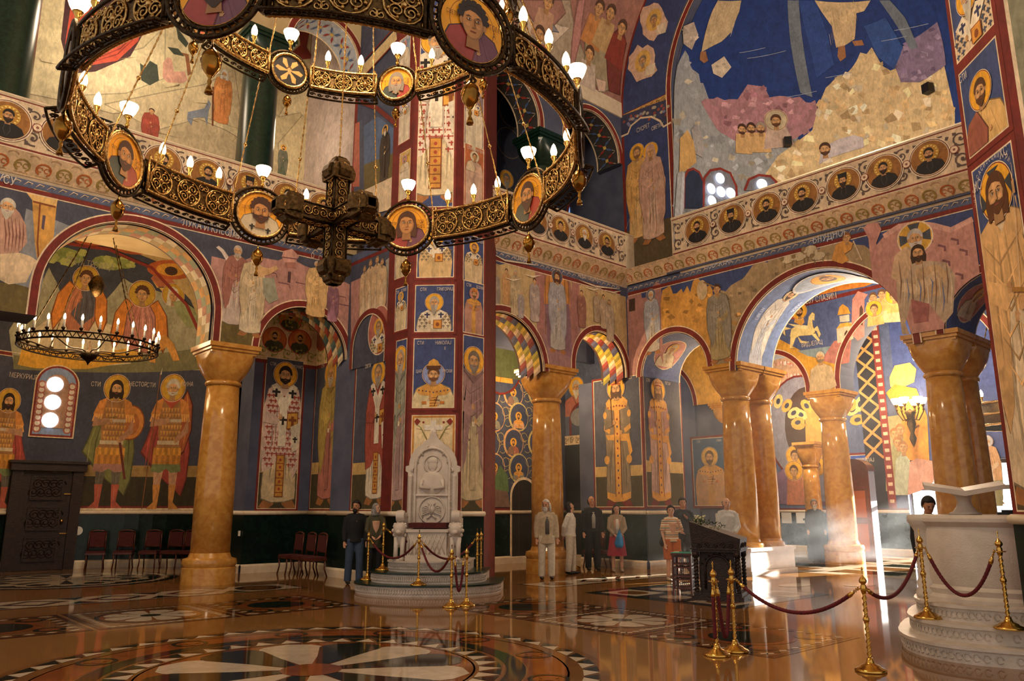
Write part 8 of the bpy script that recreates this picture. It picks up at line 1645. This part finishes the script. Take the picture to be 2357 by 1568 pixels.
# ------------------------------------------------------------------ visitors
SK = mat('skin', '#c08a68', .55, c2='#b07a5a', scale=12); SK2 = mat('pale_skin', '#cfa084', .55, c2='#c09074', scale=12)
HR = {k: mat('hair_' + k, v, .7, c2=sh(v, .6), scale=40) for k, v in (('dark', '#1c1410'), ('grey', '#8c857c'), ('white', '#d8d2c8'), ('brown', '#33221a'))}
EYE_ = mat('eye_dark', '#1a120e', .4); LIP = mat('lip', '#8a4a40', .5)
def cl(name, c, c2=None, r=.85): return mat(name, c, r, c2=c2 or sh(c, .8), scale=18, bump=.25, bscale=25)
REM = []
def remesh(o, vox=.014, it=6):
    md = o.modifiers.new('fuse', 'REMESH'); md.mode = 'VOXEL'; md.voxel_size = vox; md.use_smooth_shade = True
    sm = o.modifiers.new('soft', 'SMOOTH'); sm.iterations = it; sm.factor = .5; REM.append(o); return o
def person(label, x, y, yaw, H=1.74, skin=SK, hair='dark', hstyle='short', top=None, bottom=None, shoes='#1a1614', arms=None, legs='trousers', headturn=0.0, nod=0.0, beard=None, stance=.0, extra=None, female=False, coatlen=0.0):
    """One standing figure: yaw is the heading of the body (0 = facing +X)."""
    k = H / 1.75; t = thing('person', label, 'person', (x, y, 0), yaw - math.pi / 2); t.scale = (k, k, k)   # local +y is forward
    sw = .165 if female else .19; hip = .1
    arms = arms or {-1: ((-.235, 0, 1.14), (-.24, .06, .9)), 1: ((.235, 0, 1.14), (.24, .06, .9))}
    st = {-1: stance, 1: -stance}
    def leg_pts(s): return [Vector((s * hip, 0, .93)), Vector((s * (hip + .01), .02 + st[s] * .5, .5)), Vector((s * (hip + .015), -.01 + st[s], .1))]
    b = MB(); b.ball((0, 0, 1.0), .15, 14, 8, (1.05, .75, .9)); b.ball((0, .0, 1.28), .16, 14, 8, (1.05, .7, 1.2)); b.tube([(0, 0, .95), (0, 0, 1.35)], [.12, .14], 12)
    b.tube([(0, .0, 1.36), (0, .015, 1.55)], [.062, .056], 12)
    R_ = Matrix.Translation((0, .02, 1.53)) @ Matrix.Rotation(headturn, 4, 'Z') @ Matrix.Rotation(nod, 4, 'X')
    h = MB(); h.ball((0, .005, .12), .1, 18, 14, (.78, .95, 1.18)); h.ball((0, .035, .055), .07, 14, 10, (.82, .9, .95)); h.ball((0, .085, .03), .022, 8, 6, (1.2, .8, .8)); h.tube([(0, .098, .145), (0, .112, .105), (0, .118, .09)], [.008, .013, .015], 8)
    for e in (-1, 1): h.ball((e * .079, -.005, .115), .024, 8, 6, (.4, .8, 1.3)); h.ball((e * .035, .084, .098), .02, 8, 6, (1, .6, .8))
    h.xf(R_); b.add(h.v, h.f)
    for s in (-1, 1):
        el, wr = (Vector(q) for q in arms[s]); b.tube([(s * sw, 0, 1.42), el, wr], [.05, .04, .028], 10); d = (wr - el).normalized(); side = d.cross(Vector((0, 0, 1)) if abs(d.z) < .8 else Vector((0, 1, 0))).normalized(); fw = side.cross(d).normalized()
        b.tube([wr, wr + d * .05, wr + d * .09], [.026, .034, .03], 10, flat=.6, up=fw)
        for f in range(4):
            o = wr + d * .085 + side * (-.024 + .016 * f); L = (.062, .072, .068, .052)[f]; b.tube([o, o + d * L * .5 + fw * .006, o + d * L + fw * .022], [.0105, .0095, .008], 6)
        o = wr + d * .03 + side * (-.03 if True else 0); b.tube([o, o + d * .035 - side * .02 + fw * .012, o + d * .06 - side * .022 + fw * .02], [.013, .011, .009], 6)
        lp = leg_pts(s); b.tube(lp, [.085, .058, .042], 12); b.ball(tuple(lp[2] + Vector((0, .05, -.06))), .05, 10, 8, (.85, 1.7, .7))
    body = remesh(b.build('body', skin, t, True), .012, 5)
    e_ = MB()
    for e in (-1, 1): e_.ball((e * .034, .094, .122), .0095, 8, 6, (1.3, .6, .8)); e_.tube([(e * .016, .104, .142), (e * .036, .102, .147), (e * .054, .09, .142)], .004, 5)
    e_.xf(R_); e_.build('eyes', EYE_, body, True); lp_ = MB(); lp_.tube([(-.02, .1, .052), (0, .106, .054), (.02, .1, .052)], .0055, 5); lp_.xf(R_); lp_.build('lips', LIP, body, True)
    if hstyle != 'none':
        m = MB(); m.ball((0, -.01, .135), .108, 20, 14, (.84, 1.0, 1.12)); m.v = [(px_, py_ if py_ < .06 else .06 + (py_ - .06) * .2, pz) for px_, py_, pz in m.v]
        lim = {'short': .13, 'bald': .06, 'long': .05, 'bob': .04, 'scarf': .0}[hstyle]
        keep = [(lambda c: (c[2] > .175 and c[1] > .02) or (c[1] <= .035 and c[2] > lim - .06 * (c[1] < -.02)))([sum(m.v[i][j] for i in f) / len(f) for j in (0, 1, 2)]) for f in m.f]
        if hstyle == 'bald': keep = [(lambda c: c[1] < -.0 and .04 < c[2] < .16)([sum(m.v[i][j] for i in f) / len(f) for j in (0, 1, 2)]) for f in m.f]
        m.f = [f for f, q in zip(m.f, keep) if q]
        if hstyle in ('long', 'bob'):
            for e in (-1, -.5, 0, .5, 1): m.tube([(e * .075, -.03 - .05 * (1 - abs(e)), .15), (e * .095, -.03 - .06 * (1 - abs(e)), .05), (e * .1, -.03 - .05 * (1 - abs(e)), -.06 if hstyle == 'long' else -.02)], [.03, .024, .014], 8)
        if hstyle == 'scarf':
            m.tube([(0, -.04, .1), (0, -.03, 0), (0, -.02, -.06)], [.1, .095, .11], 14)
            for e in (-1, 1): m.tube([(e * .07, .03, .16), (e * .082, .04, .08), (e * .05, .06, .0), (0, .05, -.05)], .022, 8)
        m.xf(R_); ho = m.build('headscarf' if hstyle == 'scarf' else 'hair', HR[hair] if hstyle != 'scarf' else extra['scarf'], t, True)
        if hstyle in ('short', 'bald'): so = ho.modifiers.new('thick', 'SOLIDIFY'); so.thickness = .012; so.offset = 1
    if beard:
        m = MB(); m.ball((0, .07, .03), .055, 12, 10, (1.05, .7, beard[1])); m.ball((0, .06, .0), .045, 12, 8, (1, .7, beard[1])); m.tube([(-.03, .105, .066), (0, .115, .07), (.03, .105, .066)], .01, 6); m.xf(R_); remesh(m.build('beard', HR[beard[0]], t, True), .01, 4)
    # clothes
    m = MB(); zl = .9 - coatlen; tw = .86 if female else 1.0
    m.tube([(0, 0, zl), (0, 0, 1.02), (0, 0, 1.2), (0, 0, 1.36), (0, 0, 1.45)], [.2 + coatlen * .08, .175, .185 * tw + .01, .19 * tw, .11], 20, flat=.72, up=(0, 1, 0)); m.tube([(-sw, 0, 1.41), (0, 0, 1.44), (sw, 0, 1.41)], [.07, .085, .07], 12)
    for s in (-1, 1):
        el, wr = (Vector(q) for q in arms[s]); sl = top.get('sleeve', 1.0); e2 = wr if sl == 1 else Vector((s * sw, 0, 1.42)).lerp(el, min(1, sl * 2)); m.tube([(s * sw, 0, 1.42), el, e2] if sl == 1 else [(s * sw, 0, 1.42), e2], [.072, .062, .048] if sl == 1 else [.075, .072], 12)
    if top.get('collar'): m.tube([(.07 * math.cos(q), .01 + .06 * math.sin(q), 1.46) for q in [6.283 * i / 14 for i in range(14)]], .024, 6, True)
    remesh(m.build(top['name'], top['mat'], t, True), .016, 5)
    if top.get('inner'): m = MB(); m.tube([(0, .118, 1.38), (0, .135, 1.25), (0, .135, 1.0)], [.035, .05, .045], 8, flat=.35, up=(0, 1, 0)); m.build('shirt_front', top['inner'], t, True)
    if legs == 'trousers' or legs == 'shorts':
        m = MB(); m.ball((0, 0, .95), .17, 16, 10, (1.05, .78, .7))
        for s in (-1, 1):
            lp = leg_pts(s)
            if legs == 'trousers': m.tube([lp[0] + Vector((0, 0, .02)), lp[1], lp[2] + Vector((0, 0, -.04))], [.112, .085, .078], 14)
            else: m.tube([lp[0] + Vector((0, 0, .04)), lp[1] + Vector((0, 0, .0))], [.125, .115], 14)
        remesh(m.build('trousers' if legs == 'trousers' else 'shorts', bottom, t, True), .016, 5)
    else:
        m = MB(); zb = .42 if legs == 'skirt' else .06; n = 28; vs = []
        for j, (z, rx, ry) in enumerate(((1.02, .15, .12), (.92, .19, .15), (.7, .22, .18), (zb, .26, .22))):
            for i in range(n): a = 6.283 * i / n; q = 1 + .05 * math.cos(a * 7) * (j / 3); vs.append((rx * q * math.cos(a), ry * q * math.sin(a), z))
        m.add(vs, [(j * n + i, j * n + (i + 1) % n, (j + 1) * n + (i + 1) % n, (j + 1) * n + i) for j in range(3) for i in range(n)]); m.build('skirt' if legs == 'skirt' else 'long_robe', bottom, t, True)
    for s in (-1, 1):
        lp = leg_pts(s)[2]; m = MB(); m.ball((lp.x, lp.y + .06, .035), .055, 12, 8, (.85, 2.3, .62)); m.ball((lp.x, lp.y - .01, .07), .055, 10, 8, (.85, .9, .9)); m.v = [(a, b_, max(c, 0)) for a, b_, c in m.v]; m.build('shoe', SHOE(shoes), t, True)
    return t
_sh = {}
def SHOE(c):
    if c not in _sh: _sh[c] = mat('shoe_' + c.strip('#'), c, .5)
    return _sh[c]
BLK = cl('black_cloth', '#15161a'); DEN = cl('blue_denim', '#3c4c66'); BEI = cl('beige_canvas', '#b8a588'); CRE = cl('cream_cotton', '#cfc4b0'); WHI = cl('white_sweatshirt', '#d8d2c6'); NAV = cl('navy_cloth', '#1c2430'); OLI = cl('olive_parka', '#4a4632'); REDS = cl('red_skirt_cloth', '#a01f38'); TAN = cl('tan_cardigan', '#a08c74'); ORG = cl('orange_shorts_cloth', '#b8622c'); SHI = cl('pale_shirt', '#c8c8c4')
ST = mat('striped_shirt', '#d8c8ac', .85); _n = ST.node_tree; _tc = _n.nodes.new('ShaderNodeTexCoord'); _sp = _n.nodes.new('ShaderNodeSeparateXYZ'); _mm = _n.nodes.new('ShaderNodeMath'); _mm.operation = 'MULTIPLY'; _mm.inputs[1].default_value = 6.2; _fr = _n.nodes.new('ShaderNodeMath'); _fr.operation = 'FRACT'; _rr = _n.nodes.new('ShaderNodeValToRGB'); _rr.color_ramp.interpolation = 'CONSTANT'
for i, (ps, c) in enumerate(((0, '#d8c8ac'), (.3, '#b06a44'), (.45, '#d8c8ac'), (.6, '#3c3434'), (.72, '#d8c8ac'), (.85, '#c98a50'))):
    e = _rr.color_ramp.elements[i] if i < 2 else _rr.color_ramp.elements.new(ps); e.position = ps; e.color = (*srgb(c), 1)
_n.links.new(_tc.outputs['Object'], _sp.inputs[0]); _n.links.new(_sp.outputs[2], _mm.inputs[0]); _n.links.new(_mm.outputs[0], _fr.inputs[0]); _n.links.new(_fr.outputs[0], _rr.inputs[0]); _n.links.new(_rr.outputs[0], _n.nodes['Principled BSDF'].inputs['Base Color'])
def at_px(x, dist):
    d = ray(x, HOR); d.z = 0; d.normalize(); return d * dist
def yawto(p, tx, ty): return math.atan2(ty - p.y, tx - p.x)
fold = {-1: ((-.22, .08, 1.13), (-.1, .2, 1.0)), 1: ((.22, .08, 1.13), (.1, .2, .98))}
behind = {-1: ((-.25, -.1, 1.16), (-.1, -.17, .93)), 1: ((.25, -.1, 1.16), (.1, -.17, .93))}
p = at_px(820, 18.0); person('bearded man in black jacket and blue jeans by the niche', p.x, p.y, R(-110), 1.76, SK, 'dark', 'short', dict(name='jacket', mat=BLK, collar=True), DEN, beard=('dark', .9), headturn=R(-35), stance=.06, coatlen=.02)
p = at_px(866, 17.15); t = person('woman in patterned headscarf and olive parka beside the throne', p.x, p.y, R(-115), 1.5, SK2, 'brown', 'scarf', dict(name='parka', mat=OLI, collar=True), BLK, headturn=R(40), arms=fold, extra=dict(scarf=mat('patterned_scarf', '#a8a49c', .8, c2='#4a4a50', scale=60)), female=True, coatlen=.2); t.location.z = .2
p = at_px(1257, 18.9); person('white bearded man in beige field jacket and cream trousers', p.x, p.y, R(-125), 1.8, SK, 'white', 'long', dict(name='field_jacket', mat=BEI, collar=True, inner=cl('grey_scarf_cloth', '#5a5450')), CRE, shoes='#2c2420', beard=('white', 1.5), headturn=R(-30), nod=R(-8), coatlen=.12)
p = at_px(1312, 20.4); person('young man in white sweatshirt looking up beside the column', p.x, p.y, R(-60), 1.76, SK2, 'dark', 'bob', dict(name='sweatshirt', mat=WHI, collar=True), CRE, headturn=R(20), nod=R(18), arms=behind, stance=.04)
p = at_px(1362, 21.6); person('tall bald man in dark clothes behind the young man', p.x, p.y, R(-120), 1.92, SK, 'brown', 'bald', dict(name='jacket', mat=BLK, collar=True, inner=cl('white_shirt_strip', '#a8a49c')), BLK, headturn=R(10), nod=R(10))
p = at_px(1418, 21.2); person('woman in tan cardigan and red skirt holding a blue bag', p.x, p.y, R(-130), 1.7, SK2, 'dark', 'long', dict(name='cardigan', mat=TAN, inner=cl('white_blouse', '#d8d0c4')), REDS, legs='skirt', arms=fold, shoes='#a89078', female=True, nod=R(-12), coatlen=.0)
bg = at_px(1424, 20.88); t = thing('plastic_bag', 'bright blue plastic bag hanging from the woman in the red skirt', 'bag', (bg.x, bg.y, .62)); m = MB(); m.tube([(0, 0, .42), (.0, .0, .36), (0, 0, .25), (0, .02, .1), (0, .02, .0)], [.02, .06, .11, .15, .1], 16, flat=.5); m.build('sack', mat('blue_polythene', '#1d86c8', .3, c2='#166aa8', scale=9, bump=.6, bscale=14), t, True); m = MB(); m.tube([(-.03, 0, .4), (-.02, 0, .46), (.02, 0, .46), (.03, 0, .4)], .01, 5); m.build('handle', mat('blue_handle', '#166aa8', .4), t, True)
p = at_px(1543, 18.85); person('woman in striped shirt and orange shorts with a shoulder bag', p.x, p.y, R(-122), 1.66, SK2, 'dark', 'short', dict(name='striped_shirt', mat=ST, sleeve=.45), ORG, legs='shorts', shoes='#a89a84', arms={-1: ((-.24, .06, 1.12), (-.14, .16, 1.3)), 1: ((.24, .02, 1.13), (.22, .1, .88))}, female=True, headturn=R(-15))
q = p + Vector((-.2, .12, 0)); t = thing('shoulder_bag', 'small black shoulder bag at the striped woman hip', 'bag', (q.x, q.y, .86)); MB().ball((0, 0, 0), .1, 12, 8, (.9, .5, 1.1)).build('pouch', MT['blackish'], t, True); MB().tube([(-.03, 0, .08), (.02, -.02, .3), (.12, -.06, .5)], .008, 5).build('strap', MT['blackish'], t, True)
p = at_px(1571, 21.5); person('dark haired man in black sweater with hand on his chest', p.x, p.y, R(-130), 1.86, SK, 'dark', 'short', dict(name='sweater', mat=NAV, collar=True), BLK, arms={-1: ((-.24, .04, 1.13), (-.05, .2, 1.28)), 1: ((.24, .04, 1.13), (.12, .18, .98))})
p = at_px(1672, 19.6); person('older man in pale shirt behind the carved lectern', p.x, p.y, R(-130), 1.84, SK2, 'grey', 'bald', dict(name='shirt', mat=SHI, collar=True), NAV, arms=fold)
p = at_px(1874, 26.6); person('white bearded priest in long black robe in the bright hall', p.x, p.y, R(-140), 1.86, SK2, 'grey', 'short', dict(name='cassock', mat=BLK, collar=True), BLK, legs='robe', beard=('white', 1.9), coatlen=.3)
p = at_px(2134, 14.2); person('man in open black jacket looking down behind the pulpit', p.x, p.y, R(-140), 1.78, SK, 'dark', 'short', dict(name='jacket', mat=BLK, collar=True, inner=cl('white_tshirt', '#cfc8bc')), BLK, nod=R(-24))
p = at_px(2234, 13.6); person('dark haired visitor whose head shows above the pulpit rim', p.x, p.y, R(60), 1.62, SK, 'brown', 'short', dict(name='jacket', mat=BLK), BLK, nod=R(-15))
p = at_px(2281, 24.5); person('visitor in grey clothes by the hall doorway', p.x, p.y, R(-150), 1.75, SK, 'dark', 'short', dict(name='jacket', mat=cl('grey_cloth', '#4a5058')), NAV)
dg = bpy.context.evaluated_depsgraph_get()
for o in REM:
    me = bpy.data.meshes.new_from_object(o.evaluated_get(dg)); nm = o.name; o.modifiers.clear(); o.data = me
    me.polygons.foreach_set('use_smooth', [True] * len(me.polygons))
# ------------------------------------------------------------------ lamps, added fill lights and incense haze
def lamp(name, loc, e, c, r=.15, kind='POINT', aim=None, size=60):
    l = bpy.data.lights.new(name, kind); l.energy = e; l.color = srgb(c); l.shadow_soft_size = r; o = bpy.data.objects.new(name, l); col.objects.link(o); o.location = loc
    if kind == 'SPOT': l.spot_size = R(size); l.spot_blend = .6; o.rotation_euler = (Vector(aim) - Vector(loc)).to_track_quat('-Z', 'Y').to_euler()
    return o
W1 = '#ffd6a0'; W2 = '#ffe4c2'
lamp('apse_candle_glow', (LUSC[0], LUSC[1], LUSC[2] + .6), 300, W1, .8)
lamp('upper_fill', (CX, CY_, 11.8), 1800, W2, 1.0); lamp('left_gallery_lamp', (4.2, 18.3, 12.9), 190, W2, .4); lamp('left_gallery_fill_b', (8.6, 18.5, 11.6), 50, W2, .4); lamp('conch_fill', (17.0, 7.2, 11.4), 420, W2, .3)  # unseen fill lights added to brighten upper walls, left gallery and conch
lamp('aisle_lamp', (15.6, 15.9, 5.4), 260, W1, .1); lamp('aisle_lamp_b', (12.9, 16.4, 5.4), 140, W1, .1)
lamp('hall_lamp', (20.8, 8.6, 6.6), 700, W2, .3); lamp('hall_fill_b', (26.0, 10.0, 6.4), 650, W2, .3); lamp('hall_fill_c', (20.8, 13.4, 4.9), 250, W1, .2); lamp('hall_fill_d', (26.5, 14.5, 5.5), 500, W2, .3); lamp('candelabrum_glow', tuple(FE.p3(*FE.px(2112, 930), 1.2)), 70, W1, .3)  # unseen fill lights added to brighten the hall; the last is the candelabrum's
hz = bpy.data.materials.new('incense_haze'); hz.use_nodes = True; t = hz.node_tree; t.nodes.clear(); o = t.nodes.new('ShaderNodeOutputMaterial'); v = t.nodes.new('ShaderNodeVolumeScatter'); v.inputs['Color'].default_value = (.9, .95, 1, 1); v.inputs['Anisotropy'].default_value = .25
_tc = t.nodes.new('ShaderNodeTexCoord'); _no = t.nodes.new('ShaderNodeTexNoise'); _no.inputs['Scale'].default_value = .55; _no.inputs['Detail'].default_value = 5; _no.inputs['Distortion'].default_value = 1.5; _mr = t.nodes.new('ShaderNodeMapRange'); _mr.inputs[1].default_value = .42; _mr.inputs[2].default_value = .72; _mr.inputs[3].default_value = .003; _mr.inputs[4].default_value = .05
t.links.new(_tc.outputs['Object'], _no.inputs['Vector']); t.links.new(_no.outputs['Fac'], _mr.inputs[0]); t.links.new(_mr.outputs[0], v.inputs['Density']); t.links.new(v.outputs[0], o.inputs['Volume'])
HZ = MB().box((0, 0, 2.3), (11.0, 11.0, 4.2)).build('incense_haze', hz, None, loc=(18.1, 10.2, 0.05)); tag(HZ, 'thin drifting incense smoke lit by the sun near the big arch', 'smoke', None, 'stuff')
